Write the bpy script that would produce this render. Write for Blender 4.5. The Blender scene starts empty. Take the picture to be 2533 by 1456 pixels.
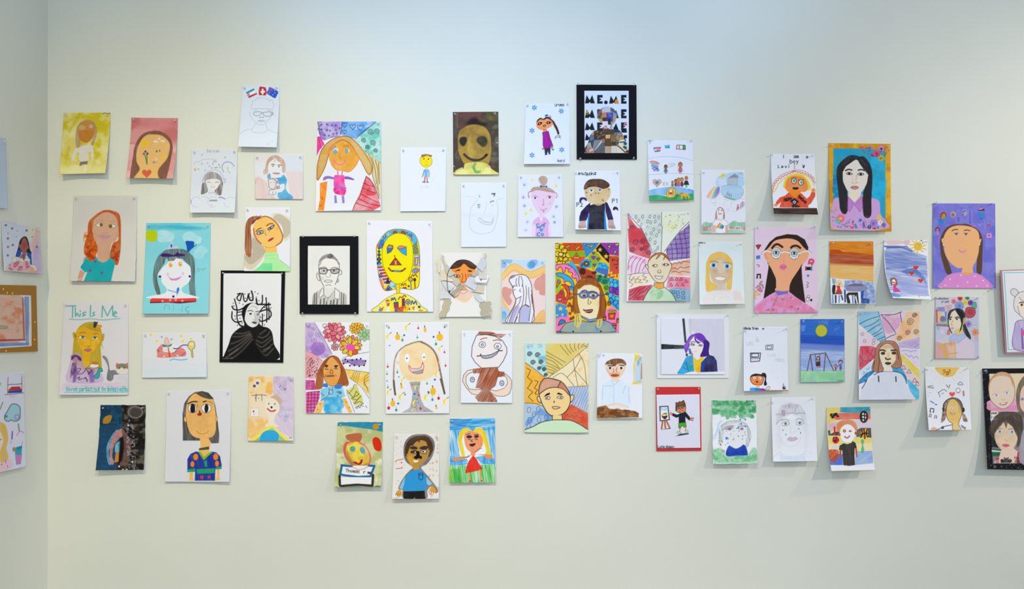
import bpy, math, random
import numpy as np

# ------------------------------------------------------------------ camera, world, lights, exposure
PW, PH = 2533, 1456            # the photograph's frame
K = 533.0                      # pixels per metre on the long wall (an A4 sheet is 112 px wide)
D = 3.87                       # camera to long wall
ZC = 1.50                      # camera height
FPX = K * D
XL = (118 - PW / 2) / K        # the left wall's plane (the room corner)

scene = bpy.context.scene
scene.view_settings.view_transform = 'Standard'
scene.view_settings.look = 'None'
scene.view_settings.gamma = 1.0
scene.view_settings.use_curve_mapping = False
scene.view_settings.exposure = 0.0

cam_d = bpy.data.cameras.new('camera')
cam = bpy.data.objects.new('camera', cam_d)
scene.collection.objects.link(cam)
cam.location = (0, -D, ZC)
cam.rotation_euler = (math.pi / 2, 0, 0)
cam_d.sensor_fit = 'HORIZONTAL'
cam_d.sensor_width = 36.0
cam_d.lens = 36.0 * FPX / PW
scene.camera = cam

world = bpy.data.worlds.new('room_ambient')
scene.world = world
world.use_nodes = True
bgn = world.node_tree.nodes['Background']
bgn.inputs[0].default_value = (0.86, 0.93, 1.0, 1)
bgn.inputs[1].default_value = 0.30


def look_rot(loc, target):
    from mathutils import Vector
    return (Vector(target) - Vector(loc)).to_track_quat('-Z', 'Y').to_euler()


def area(name, loc, target, sx, sy, power, col):
    d = bpy.data.lights.new(name, 'AREA')
    d.shape = 'RECTANGLE'
    d.size, d.size_y = sx, sy
    d.energy = power
    d.color = col
    o = bpy.data.objects.new(name, d)
    scene.collection.objects.link(o)
    o.location = loc
    o.rotation_euler = look_rot(loc, target)
    return o


def spot(name, loc, target, power, col, angle, blend, radius):
    d = bpy.data.lights.new(name, 'SPOT')
    d.energy = power
    d.color = col
    d.spot_size = math.radians(angle)
    d.spot_blend = blend
    d.shadow_soft_size = radius
    o = bpy.data.objects.new(name, d)
    scene.collection.objects.link(o)
    o.location = loc
    o.rotation_euler = look_rot(loc, target)
    return o


# ceiling track lamps (outside the frame), daylight falling high on the wall, two lamps from the right, soft daylight behind the camera
bgn.inputs[0].default_value = (0.68, 0.85, 1.10, 1)
bgn.inputs[1].default_value = 0.64
spot('track_lamp_left', (-1.8, -3.0, 4.1), (-1.25, 0, 0.45), 225, (1.0, 0.83, 0.35), 64, 1.0, 0.06)
spot('track_lamp_middle', (-0.1, -3.0, 4.1), (-0.45, 0, 0.60), 272, (0.84, 0.90, 1.08), 64, 1.0, 0.06)
spot('daylight_patch', (0.3, -4.5, 4.2), (0.14, 0, 3.66), 330, (0.32, 0.58, 1.08), 42, 0.5, 0.25)
spot('lamp_right_far', (6.6, -3.5, 4.4), (2.0, 0, 1.3), 690, (1.0, 0.92, 0.84), 36, 1.0, 0.10)
spot('lamp_right_near', (4.9, -1.0, 3.25), (1.7, 0, 0.85), 185, (1.0, 0.91, 0.74), 58, 1.0, 0.05)
area('daylight_soft', (0.3, -6.2, 2.6), (0, 0, 1.6), 3.0, 2.0, 54, (0.97, 1.0, 1.06))


# ------------------------------------------------------------------ materials
def mat(name):
    m = bpy.data.materials.new(name)
    m.use_nodes = True
    nt = m.node_tree
    return m, nt, nt.nodes['Principled BSDF']


def lin(c):
    c = np.asarray(c, float)
    return np.where(c <= 0.04045, c / 12.92, ((c + 0.055) / 1.055) ** 2.4)


def hexc(h):
    if len(h) == 3:
        h = ''.join(a * 2 for a in h)
    return np.array([int(h[i:i + 2], 16) for i in (0, 2, 4)]) / 255.0


REF = lin(np.array([220, 225, 231]) / 255.0)      # how a clean white sheet reads in the photograph


def alb(h):
    return np.clip(lin(hexc(h)) / REF * 0.80, 0.004, 0.9)


def noise_bump(nt, bsdf, scale, strength, dist=0.001):
    tc = nt.nodes.new('ShaderNodeTexCoord')
    n = nt.nodes.new('ShaderNodeTexNoise')
    n.inputs['Scale'].default_value = scale
    n.inputs['Detail'].default_value = 4
    b = nt.nodes.new('ShaderNodeBump')
    b.inputs['Strength'].default_value = strength
    b.inputs['Distance'].default_value = dist
    nt.links.new(tc.outputs['Object'], n.inputs['Vector'])
    nt.links.new(n.outputs['Fac'], b.inputs['Height'])
    nt.links.new(b.outputs['Normal'], bsdf.inputs['Normal'])
    return tc


def paint(name, c1, c2, scale=1.3, rough=0.6):
    """wall paint: two close tones mottled by a broad noise, fine roller texture"""
    m, nt, b = mat(name)
    tc = noise_bump(nt, b, 220, 0.12)
    n = nt.nodes.new('ShaderNodeTexNoise')
    n.inputs['Scale'].default_value = scale
    n.inputs['Detail'].default_value = 5
    r = nt.nodes.new('ShaderNodeValToRGB')
    r.color_ramp.elements[0].position = 0.35
    r.color_ramp.elements[1].position = 0.7
    r.color_ramp.elements[0].color = (*c1, 1)
    r.color_ramp.elements[1].color = (*c2, 1)
    nt.links.new(tc.outputs['Object'], n.inputs['Vector'])
    nt.links.new(n.outputs['Fac'], r.inputs['Fac'])
    nt.links.new(r.outputs['Color'], b.inputs['Base Color'])
    b.inputs['Roughness'].default_value = rough
    b.inputs['Specular IOR Level'].default_value = 0.25
    return m


def plain(name, col, rough=0.7, bump=0.0, scale=300):
    m, nt, b = mat(name)
    if bump:
        noise_bump(nt, b, scale, bump)
    b.inputs['Base Color'].default_value = (*col, 1)
    b.inputs['Roughness'].default_value = rough
    b.inputs['Specular IOR Level'].default_value = 0.3
    return m


M_WALL = paint('wall_paint', (0.72, 0.715, 0.605), (0.755, 0.75, 0.637))
M_CEIL = paint('ceiling_paint', (0.80, 0.80, 0.79), (0.83, 0.83, 0.82))
M_FLOOR = paint('floor_vinyl', (0.30, 0.29, 0.27), (0.36, 0.35, 0.32), 6, 0.4)
M_ART, _nt, _b = mat('drawn_paper')
noise_bump(_nt, _b, 420, 0.10, 0.0006)
_at = _nt.nodes.new('ShaderNodeAttribute')
_at.attribute_name = 'art'
_nt.links.new(_at.outputs['Color'], _b.inputs['Base Color'])
_b.inputs['Roughness'].default_value = 0.85
_b.inputs['Specular IOR Level'].default_value = 0.15
M_BACK = plain('paper_back', (0.74, 0.74, 0.73), 0.9)
M_BLACK = plain('black_card', (0.006, 0.006, 0.008), 0.75, 0.1)
M_BLACK.node_tree.nodes['Principled BSDF'].inputs['Specular IOR Level'].default_value = 0.12
M_PIN, _nt, _b = mat('clear_plastic')
_b.inputs['Base Color'].default_value = (0.95, 0.96, 0.98, 1)
_b.inputs['Roughness'].default_value = 0.12
_b.inputs['Transmission Weight'].default_value = 0.7
_b.inputs['IOR'].default_value = 1.25
M_STEEL, _nt, _b = mat('pin_steel')
_b.inputs['Base Color'].default_value = (0.6, 0.6, 0.62, 1)
_b.inputs['Metallic'].default_value = 1.0
_b.inputs['Roughness'].default_value = 0.3


# ------------------------------------------------------------------ mesh helpers
def obj_from(name, verts, faces, mats, parent=None, smooth=False, loc=None):
    me = bpy.data.meshes.new(name)
    me.from_pydata([tuple(v) for v in verts], [], faces)
    for m in (mats if isinstance(mats, (list, tuple)) else [mats]):
        me.materials.append(m)
    if smooth:
        me.polygons.foreach_set('use_smooth', [True] * len(me.polygons))
    me.update()
    o = bpy.data.objects.new(name, me)
    scene.collection.objects.link(o)
    if parent:
        o.parent = parent
    if loc is not None:
        o.location = loc
    return o


def box_mesh(x0, x1, y0, y1, z0, z1):
    v = [(x, y, z) for z in (z0, z1) for y in (y0, y1) for x in (x0, x1)]
    f = [(0, 2, 3, 1), (4, 5, 7, 6), (0, 1, 5, 4), (2, 6, 7, 3), (0, 4, 6, 2), (1, 3, 7, 5)]
    return v, f


# ------------------------------------------------------------------ the room
RX, RY, RZ = 4.6, -6.4, 3.7     # right end, back end, ceiling height


def structure(name, ext, m):
    v, f = box_mesh(*ext)
    o = obj_from(name, v, f, m)
    o['kind'] = 'structure'
    return o


structure('wall_back', (XL - 0.15, RX + 0.15, 0, 0.15, 0, RZ), M_WALL)
structure('wall_left', (XL - 0.15, XL, RY, 0, 0, RZ), M_WALL)
structure('floor', (XL - 0.15, RX + 0.15, RY - 0.15, 0.15, -0.1, 0), M_FLOOR)
structure('baseboard_back', (XL + 0.014, RX, -0.014, 0, 0, 0.10), M_CEIL)
structure('baseboard_left', (XL, XL + 0.014, RY, 0, 0, 0.10), M_CEIL)


# ------------------------------------------------------------------ a small painter that colours the vertices of a sheet
def vnoise(x, y, seed=0):
    xi, yi = np.floor(x).astype(np.int64), np.floor(y).astype(np.int64)
    fx, fy = x - xi, y - yi
    fx, fy = fx * fx * (3 - 2 * fx), fy * fy * (3 - 2 * fy)

    def hsh(a, b):
        n = (a * 374761393 + b * 668265263 + seed * 69069 + 12345) & 0xffffffff
        n = ((n ^ (n >> 13)) * 1274126177) & 0xffffffff
        return ((n ^ (n >> 16)) & 0xffff) / 65535.0
    return ((hsh(xi, yi) * (1 - fx) + hsh(xi + 1, yi) * fx) * (1 - fy)
            + (hsh(xi, yi + 1) * (1 - fx) + hsh(xi + 1, yi + 1) * fx) * fy)


def fbm(x, y, seed=0):
    return (vnoise(x, y, seed) * 0.55 + vnoise(x * 2.1, y * 2.1, seed + 7) * 0.3
            + vnoise(x * 4.3, y * 4.3, seed + 13) * 0.15)


SHEETS = []
S = None                        # the sheet being drawn
FX, FY, FS = 0.0, 0.0, 1.0      # frame of the numbers below: photograph px = origin + number / scale


def F(ox, oy, s):
    global FX, FY, FS
    FX, FY, FS = ox, oy, s


def pts(s):
    a = np.array(s.split(), float) if isinstance(s, str) else np.array(s, float).ravel()
    a = a.reshape(-1, 2)
    return np.stack([FX + a[:, 0] / FS, FY + a[:, 1] / FS], 1)


def smooth(p, closed, n=5):
    if len(p) < 3:
        return p
    q = np.concatenate([p[-1:], p, p[:2]]) if closed else np.concatenate([2 * p[:1] - p[1:2], p, 2 * p[-1:] - p[-2:-1]])
    t = (np.arange(n) / n)[:, None]
    out = []
    for i in range(len(q) - 3):
        a, b, c, d = q[i:i + 4]
        out.append(0.5 * (2 * b + (c - a) * t + (2 * a - 5 * b + 4 * c - d) * t * t + (3 * b - a - 3 * c + d) * t ** 3))
    r = np.concatenate(out)
    return r if closed else np.concatenate([r, p[-1:]])


def window(p, m):
    """rows and columns of the sheet's vertices near the points p"""
    x0, y0 = p.min(0) - m
    x1, y1 = p.max(0) + m
    k = (S['X'] >= x0) & (S['X'] <= x1) & (S['Y'] >= y0) & (S['Y'] <= y1)
    r, c = np.any(k, 1).nonzero()[0], np.any(k, 0).nonzero()[0]
    if len(r) == 0 or len(c) == 0:
        return None
    return slice(r[0], r[-1] + 1), slice(c[0], c[-1] + 1)


def dist2(X, Y, p, closed):
    best = np.full(X.shape, 1e9)
    inside = np.zeros(X.shape, bool)
    n = len(p)
    for i in range(n if closed else n - 1):
        ax, ay = p[i]
        bx, by = p[(i + 1) % n]
        dx, dy = bx - ax, by - ay
        l2 = dx * dx + dy * dy + 1e-12
        t = np.clip(((X - ax) * dx + (Y - ay) * dy) / l2, 0, 1)
        best = np.minimum(best, (X - ax - t * dx) ** 2 + (Y - ay - t * dy) ** 2)
        if closed and ay != by:
            inside ^= ((ay > Y) != (by > Y)) & (X < ax + (Y - ay) * dx / dy)
    return best, inside


def tex(X, Y, t):
    """t = 'w.5' watercolour, 'c.5@30' crayon streaks at 30 degrees, 'g.5' grain: factor 1-amount..1"""
    if not t:
        return 1.0
    kind, rest = t[0], t[1:]
    am, _, an = rest.partition('@')
    am = float(am)
    an = math.radians(float(an or 0))
    sd = S['seed']
    if kind == 'w':
        n = fbm(X / 17, Y / 17, sd)
        f = np.clip((n - 0.25) * 2.0, 0, 1)
    elif kind == 'g':
        f = vnoise(X / 1.6, Y / 1.6, sd) * 0.6 + 0.4 * vnoise(X / 5, Y / 5, sd + 3)
    elif kind == 'b':                                    # broad dabs
        f = np.clip((fbm(X / 6, Y / 6, sd) - 0.25) * 2.2, 0, 1)
    else:
        u = X * math.cos(an) + Y * math.sin(an)
        v = -X * math.sin(an) + Y * math.cos(an)
        f = np.clip((0.65 * vnoise(u / 22, v / 1.7, sd) + 0.35 * vnoise(u / 40, v / 6, sd + 5) - 0.2) * 1.7, 0, 1)
    return 1 - am * (1 - f)


def lay(w, col, a):
    C = S['C'][w]
    a = np.asarray(a)[..., None]
    S['C'][w] = C * (1 - a) + alb(col) ** 0.4545 * a          # colours mix in perceptual space, as paint looks


def fill(p, col, a, t, soft):
    w = window(p, 2 + soft)
    if w is None:
        return
    X, Y = S['X'][w], S['Y'][w]
    d, ins = dist2(X, Y, p, True)
    d = np.sqrt(d)
    cov = np.clip(np.where(ins, d, -d) / (1.1 + soft) + 0.5, 0, 1)
    lay(w, col, cov * a * tex(X, Y, t))


def stroke(p, col, wd, a, t, closed, soft=0.0):
    w = window(p, wd + 2)
    if w is None:
        return
    X, Y = S['X'][w], S['Y'][w]
    d, _ = dist2(X, Y, p, closed)
    cov = np.clip((wd / 2 - np.sqrt(d)) / (1.1 + soft) + 0.5, 0, 1) * min(1.0, wd / 0.9 + 0.1)
    lay(w, col, cov * a * tex(X, Y, t))


def P(col, s, a=1.0, t='', o=None, w=1.2, sm=0, soft=0.0):
    """filled polygon; sm=1 rounds it; o outlines it"""
    p = pts(s)
    if sm:
        p = smooth(p, True)
    if col:
        fill(p, col, a, t, soft)
    if o:
        stroke(p, o, w, 0.9, '', True)


def B(col, s, a=1.0, t='', o=None, w=1.2, soft=0.0):
    P(col, s, a, t, o, w, 1, soft)


def L(col, s, w=1.2, a=0.9, t='', sm=1, cl=False, soft=0.0):
    """strokes; '|' separates several"""
    for q in s.split('|'):
        p = pts(q)
        if sm:
            p = smooth(p, cl)
        stroke(p, col, w, a, t, cl, soft)


def E(col, x, y, rx, ry=None, a=1.0, t='', o=None, w=1.2, rot=0, soft=0.0):
    ry = rx if ry is None else ry
    n = 24
    th = np.arange(n) * 2 * math.pi / n
    c, s = math.cos(math.radians(rot)), math.sin(math.radians(rot))
    ex, ey = rx * np.cos(th), ry * np.sin(th)
    p = pts(np.stack([x + ex * c - ey * s, y + ex * s + ey * c], 1))
    if col:
        fill(p, col, a, t, soft)
    if o:
        stroke(p, o, w, 0.9, '', True)


def ES(col, s, r, a=1.0, o=None, w=1.2, ry=None):
    """several equal dots"""
    for x, y in np.array(s.split(), float).reshape(-1, 2):
        E(col, x, y, r, ry, a, '', o, w)


def R(col, x0, y0, x1, y1, **k):
    P(col, [x0, y0, x1, y0, x1, y1, x0, y1], **k)


def HT(col, s, ang, gap, w=1.0, a=0.8, wob=0.35, sm=0):
    """hatching inside a polygon: gap and w in photograph px"""
    p = pts(s)
    if sm:
        p = smooth(p, True)
    win = window(p, 2)
    if win is None:
        return
    X, Y = S['X'][win], S['Y'][win]
    d, ins = dist2(X, Y, p, True)
    cov = np.clip(np.where(ins, np.sqrt(d), -np.sqrt(d)) + 0.5, 0, 1)
    an = math.radians(ang)
    u = X * math.cos(an) + Y * math.sin(an)
    v = -X * math.sin(an) + Y * math.cos(an)
    v = v + wob * gap * (vnoise(u / 14, v / (gap * 2), S['seed']) - 0.5) * 2
    q = np.abs((v / gap) % 1 - 0.5) * gap
    line = np.clip((w / 2 - q) / 1.0 + 0.5, 0, 1)
    lay(win, col, cov * line * a)


def WASH(col, s=None, a=0.6, sc=20, lo=0.45, hi=0.7, seed=1, sm=1):
    """patches of another tone, by a broad noise, inside a polygon or over the sheet"""
    if s is None:
        w = (slice(None), slice(None))
        cov = 1.0
        X, Y = S['X'], S['Y']
    else:
        p = pts(s)
        if sm:
            p = smooth(p, True)
        w = window(p, 2)
        if w is None:
            return
        X, Y = S['X'][w], S['Y'][w]
        d, ins = dist2(X, Y, p, True)
        cov = np.clip(np.where(ins, np.sqrt(d), -np.sqrt(d)) / 1.5 + 0.5, 0, 1)
    n = fbm(X / sc, Y / sc, S['seed'] + seed * 31)
    lay(w, col, a * cov * np.clip((n - lo) / (hi - lo), 0, 1))


def SCAT(col, s, n, r, a=0.8, seed=3, r2=None, o=None, rot=None):
    """n small dabs scattered in a polygon (r in frame units)"""
    q = np.array(s.split(), float).reshape(-1, 2)
    rn = random.Random(seed)
    x0, y0 = q.min(0)
    x1, y1 = q.max(0)
    k = g = 0
    while k < n and g < n * 30:
        g += 1
        x, y = rn.uniform(x0, x1), rn.uniform(y0, y1)
        ins = False
        for i in range(len(q)):
            ax, ay = q[i]
            bx, by = q[i - 1]
            if (ay > y) != (by > y) and x < ax + (y - ay) * (bx - ax) / (by - ay):
                ins = not ins
        if not ins:
            continue
        c = col.split() if ' ' in col else [col]
        E(c[k % len(c)], x, y, r * rn.uniform(0.7, 1.3), (r2 or r) * rn.uniform(0.7, 1.3), a, '', o, 0.8,
          rn.uniform(0, 180) if rot is None else rot)
        k += 1


def SPIRAL(col, x, y, r, turns=2.0, w=1.2, d=1):
    th = np.linspace(0, turns * 2 * math.pi, int(12 * turns) + 2)
    rr = r * (0.12 + 0.88 * th / th[-1])
    p = pts(np.stack([x + rr * np.cos(th) * d, y + rr * np.sin(th)], 1))
    stroke(p, col, w, 0.9, '', False)


def HEART(col, x, y, r, a=1.0, o=None, w=1.0):
    t = np.linspace(0, 2 * math.pi, 25)[:-1]
    hx = r * np.sin(t) ** 3
    hy = -r / 16 * (13 * np.cos(t) - 5 * np.cos(2 * t) - 2 * np.cos(3 * t) - np.cos(4 * t))
    p = pts(np.stack([x + hx, y + hy], 1))
    if col:
        fill(p, col, a, '', 0)
    if o:
        stroke(p, o, w, 0.9, '', True)


def STAR(col, x, y, r, n=5, k=0.45, a=1.0, rot=-90, o=None, w=1.0):
    th = math.radians(rot) + np.arange(2 * n) * math.pi / n
    rr = np.where(np.arange(2 * n) % 2 == 0, r, r * k)
    p = pts(np.stack([x + rr * np.cos(th), y + rr * np.sin(th)], 1))
    if col:
        fill(p, col, a, '', 0)
    if o:
        stroke(p, o, w, 0.9, '', True)


def FLOWER(col, cx, x, y, r, n=6, o=None, a=0.95):
    for i in range(n):
        th = 2 * math.pi * i / n + 0.3
        E(col, x + 0.62 * r * math.cos(th), y + 0.62 * r * math.sin(th), r * 0.42, r * 0.36, a, '', o, 0.9, math.degrees(th))
    E(cx, x, y, r * 0.33, None, 1, '', o, 0.9)


# strokes of handwriting on a grid: each pair of digits is x then y, base line at y=2, capitals up to 8, small letters up to 6
GLYPH = {
    'A': '02 28 42|14 34', 'B': '02 08 38 47 36 05 35 43 32 02', 'C': '47 28 06 04 22 43', 'D': '02 08 28 46 44 22 02',
    'E': '48 08 02 42|05 35', 'F': '48 08 02|05 35', 'G': '47 28 06 04 22 43 45 25', 'H': '02 08|42 48|05 45', 'I': '28 22',
    'J': '38 33 22 03', 'K': '08 02|48 05 42', 'L': '08 02 42', 'M': '02 08 25 48 42', 'N': '02 08 42 48',
    'O': '28 06 04 22 44 46 28', 'P': '02 08 38 47 46 35 05', 'R': '02 08 38 46 35 05|25 42', 'S': '47 28 07 26 44 42 22 03',
    'T': '08 48|28 22', 'U': '08 03 22 43 48', 'V': '08 22 48', 'W': '08 12 26 32 48', 'X': '02 48|08 42', 'Y': '08 25 48|25 22',
    'a': '46 16 04 12 33 46 42', 'b': '08 02 32 44 36 05', 'c': '46 16 04 12 43', 'd': '48 42 12 04 16 45', 'e': '04 44 36 16 04 12 43',
    'f': '48 28 22|06 36', 'g': '45 26 04 13 44 46 41 20 01', 'h': '08 02|05 26 45 42', 'i': '26 22|28 29', 'j': '36 31 10|38 39',
    'k': '08 02|46 04 42', 'l': '28 22', 'm': '02 06|05 16 25 22|25 36 45 42', 'n': '02 06|05 26 45 42', 'o': '26 04 22 44 26',
    'p': '06 00|05 26 44 22 03', 'r': '02 06|04 26 46', 's': '46 16 05 34 32 02', 't': '28 23 32 42|06 46', 'u': '06 03 22 43|46 42',
    'v': '06 22 46', 'w': '06 12 25 32 46', 'x': '02 46|06 42', 'y': '06 23|46 10', 'z': '06 46 02 42',
    '1': '17 28 22', '2': '07 28 46 02 42', '8': '25 07 28 47 25 03 22 43 25', '.': '22 23', ':': '23 24|26 27', '!': '28 25|22 23', "'": '28 27',
}


def T(txt, x, y, h, col='333333', w=1.1, sp=0.75, slant=0.0, a=0.9, rise=0.0):
    """handwriting: x, y = left end of the base line, h = capital height (frame units)"""
    u = h / 6.0
    for ch in txt:
        g = GLYPH.get(ch)
        nar = ch in "ilI.:'!"
        if g:
            for q in g.split('|'):
                s = []
                for pr in q.split():
                    gx, gy = int(pr[0]), int(pr[1]) - 2
                    s += [x + (gx - 1.3 * nar) * u * 0.85 + slant * gy * u, y - gy * u]
                p = pts(s)
                stroke(smooth(p, False, 4) if ch.islower() else p, col, w, a, '', False)
        x += h * sp * (0.45 if nar else 1.0) if ch != ' ' else h * 0.5
        y += rise * h


def sheet(kind, label, corners, bg='d6dae2', cat='drawing', pins='tl tr', lift=(0.006, 0.006), ease=1.6, side='B', pitch=1.0,
          h0=0.0015, top=(0, 0), base=None, power=2.6, curl=0.0, group=None, rough=0.0):
    """a sheet of paper on the wall; corners TL TR BR BL in the current frame; lift = bottom left and right corners off the wall (m)"""
    global S
    c = pts(corners)
    w = (np.hypot(*(c[1] - c[0])) + np.hypot(*(c[2] - c[3]))) / 2
    h = (np.hypot(*(c[3] - c[0])) + np.hypot(*(c[2] - c[1]))) / 2
    nu, nv = max(12, int(w / pitch)), max(12, int(h / pitch))
    u, v = np.meshgrid(np.linspace(0, 1, nu + 1), np.linspace(0, 1, nv + 1))
    e = v ** ease
    lx, rx = c[0, 0] + (c[3, 0] - c[0, 0]) * e, c[1, 0] + (c[2, 0] - c[1, 0]) * e
    X = lx * (1 - u) + rx * u
    ly, ry = c[0, 1] + (c[3, 1] - c[0, 1]) * v, c[1, 1] + (c[2, 1] - c[1, 1]) * v
    Y = ly * (1 - u) + ry * u
    seed = len(SHEETS) * 17 + 5
    if rough:                                            # hand-cut or torn edges
        X = X + rough * (vnoise(Y / 9, u * 0, seed) - 0.5) * np.abs(2 * u - 1) ** 3
        Y = Y + rough * (vnoise(X / 9, v * 0, seed + 1) - 0.5) * np.abs(2 * v - 1) ** 3
    bow = 0.0012 * np.sin(math.pi * v) * (0.5 + fbm(u * 2, v * 2, seed))
    hh = h0 + bow + (lift[0] * (1 - u) + lift[1] * u) * v ** power + (top[0] * (1 - u) + top[1] * u) * (1 - v) ** 3
    hh = hh + curl * (np.abs(2 * u - 1) ** 2.5) * v ** 2
    S = dict(kind=kind, label=label, cat=cat, X=X, Y=Y, H=hh, nu=nu, nv=nv, seed=seed, pins=pins, side=side, c=c,
             C=np.zeros(X.shape + (3,)) + alb(bg) ** 0.4545, base=base, group=group, extra=[])
    S['C'] *= (1 + 0.012 * (fbm(X / 30, Y / 30, seed) - 0.5))[..., None]
    SHEETS.append(S)
    return S


def scrap(kind, parent, corners, bg, h0=0.003, **k):
    """a piece glued on a sheet: a part of that sheet's thing"""
    e = sheet(kind, '', corners, bg, pins='', h0=h0, **k)
    SHEETS.pop()
    e['seed'] += 991 + len(parent['extra'])
    parent['extra'].append(e)
    return e


def back(parent):
    global S
    S = parent

# ------------------------------------------------------------------ the drawings, numbers read off enlarged views
# yellow painting, girl in white
F(0, 200, 4.854)
sheet('painted_portrait', 'yellow watercolour of a brown-faced figure in a white top, in the upper left corner', '762 383 1327 380 1262 1108 708 1120', 'd0c66e', 'painting', lift=(0.03, 0.026), curl=0.008)
WASH('c2b218', None, 0.9, 26, 0.42, 0.62, 1)
WASH('dcd9a0', None, 0.8, 30, 0.5, 0.72, 4)
P('dedcaa', '700 1020 1330 1000 1330 1130 700 1130', a=.7, soft=14)
L('b9a800', '960 400 860 560 830 610|830 800 800 900', 6, .6, soft=5)
L('6b6a30', '1235 395 1255 385 1290 395 1320 388', 2.2, .8)
B('a08074', '960 790 915 790 908 640 940 530 1000 480 1060 470 1120 490 1160 560 1162 640 1130 750 1095 770 1110 640 1000 560', a=.8, t='c.3@80')
L('8f8090', '915 620 940 540 1000 482 1060 472 1120 495 1155 560', 1.6, .7)
B('bd8440', '932 600 945 530 1000 490 1060 486 1115 510 1135 580 1128 650 1090 710 1050 740 1010 742 960 700 938 650', t='w.25')
B('b8792e', '938 610 1000 580 1060 590 1125 600 1110 680 1050 740 1010 740 960 700', t='w.3')
E('cfae7c', 985, 560, 40, 32, a=.6)
E('d5b98a', 1090, 545, 24, 24, a=.6)
E('d9cdb4', 990, 545, 14, 10)
E('d9cdb4', 1085, 545, 16, 12)
E('5f6f6a', 992, 545, 7, 8)
E('5f6f6a', 1082, 545, 7, 9)
B('c9ad4e', '1000 740 1050 742 1045 770 1005 770', a=.6)
B('d3cfd3', '945 800 985 775 1060 770 1105 775 1125 850 1120 960 1100 970 1090 860 1062 870 1060 960 955 965 950 860 915 880 890 975 862 965 870 890 900 820', a=.95, t='w.15')
E('c0b8bc', 882, 966, 14, 16, a=.8)
P('7c7368', '965 970 1055 962 1048 1000 985 1005 975 1018 950 1014')
P('dcdcc0', '1010 1010 1040 1008 1030 1110 1000 1110', a=.8, soft=3)
P('d8d8b8', '965 1025 985 1022 975 1110 945 1112', a=.6, soft=3)
# pink painting, long brown hair
sheet('painted_portrait', 'pink watercolour of a long brown-haired face decorated with a flower, sun and red heart', '1577 440 2136 446 2080 1172 1512 1165', 'cf8f90', 'painting', lift=(0.03, 0.03), curl=0.006)
WASH('b96668', '1577 440 2140 446 2140 760 1560 760', .8, 30, .4, .65, 1, 0)
P('bf6b6d', '1577 450 2140 450 2140 560 1577 560', a=.7, soft=12, t='w.5')
WASH('e0b6b4', '1540 760 2140 760 2100 1170 1500 1170', .7, 26, .42, .7, 2, 0)
P('e3bcc0', '1520 1080 1600 1080 1590 1172 1512 1166', a=.7, soft=8)
P('d39a8e', '1990 1100 2110 1050 2090 1172 1985 1172', a=.7)
B('75503f', '1560 1172 1590 950 1620 780 1680 670 1770 610 1900 600 1980 630 2050 700 2075 800 2055 920 2000 1160 1960 1180 1880 1170 1890 1050 1960 960 2040 760 1900 660 1740 680 1650 800 1640 950 1680 1050 1620 1172', t='c.2@80')
B('dab26a', '1612 1185 1680 1060 1640 970 1645 860 1690 720 1760 650 1850 642 1950 660 2030 740 2035 840 2000 940 1910 1050 1890 1120 1895 1190', t='w.15')
P('dab26a', '1620 1166 1700 1060 1890 1060 1898 1172')
FLOWER('dcb64c', 'dcb41e', 1738, 750, 52, 9)
E('dcb81c', 1735, 755, 26)
B('d8d4cc', '1840 725 1870 712 1900 735 1860 742')
B('d8d4cc', '1895 695 1915 680 1930 700 1910 704')
B('d8d4cc', '1925 722 1955 708 1985 725 1950 735')
L('39784c', '1765 1000 1740 880|1766 1000 1762 880', 2.2)
E('2e4a90', 1746, 848, 13, 14)
E('b0525a', 1726, 875, 14, 15)
E('4a3a7a', 1770, 872, 12, 14)
E('3a7a58', 1884, 845, 13, 14)
E('c0503c', 1914, 840, 11, 14, rot=-20)
P('d8d2c0', '1894 832 1906 832 1906 858 1894 858')
STAR('dcb81c', 1950, 902, 26, 8, .6)
E('e0cfa8', 1872, 938, 12, 18, a=.7)
L('6a5a80', '1836 980 1848 966 1860 978 1880 976|1840 980 1850 988', 1.4)
HEART('c85f42', 1762, 1108, 58)
L('8a5560', '2092 1060 2085 1100 2088 1140', 1.2, .6)
# red-haired girl in turquoise
F(0, 480, 6.666)
sheet('painted_portrait', 'painting of a red-haired person in a turquoise top on a plain grey sheet', '1212 22 2262 22 2225 1440 1150 1430', 'cccccb', 'painting', lift=(0.02, 0.014), rough=1.0)
P('c2c2c2', '1210 22 2265 22 2265 420 1210 600', a=.6, soft=40)
B('b8541a', '1580 340 1680 275 1760 258 1850 270 1960 320 1990 440 1995 620 1990 900 1960 1110 1930 1170 1890 1150 1880 1090 1810 1060 1830 900 1870 800 1940 740 1950 560 1900 370 1760 300 1600 380 1540 480 1530 680 1600 830 1612 940 1580 1090 1480 1110 1420 1030 1385 960 1395 820 1440 660 1450 520 1480 430', t='w.2')
WASH('9c2f0c', '1390 640 1540 640 1610 940 1560 1100 1420 1040 1385 900', .8, 9, .5, .62, 2)
WASH('9c2f0c', '1830 900 1960 760 1980 900 1950 1100 1840 1060', .8, 9, .5, .62, 3)
WASH('d9701c', '1390 640 1540 640 1610 940 1560 1100 1420 1040 1385 900', .8, 11, .52, .62, 5)
L('a0410f', '1700 285 1800 285 1900 330|1960 350 1970 480 1975 640|1490 470 1500 560 1470 680', 2.2, .6)
B('c49a80', '1532 480 1560 410 1660 330 1760 300 1860 330 1910 380 1945 490 1950 640 1930 740 1850 800 1835 830 1810 960 1810 1040 1760 1110 1690 1125 1630 1100 1590 1030 1610 920 1600 820 1540 700', t='w.12')
B('c8c8ce', '1905 780 1950 700 1945 760')
P('c9c9cf', '1580 1000 1600 960 1610 1030 1590 1060')
B('b88f92', '1610 690 1680 668 1740 670 1830 690 1780 735 1700 735')
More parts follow.
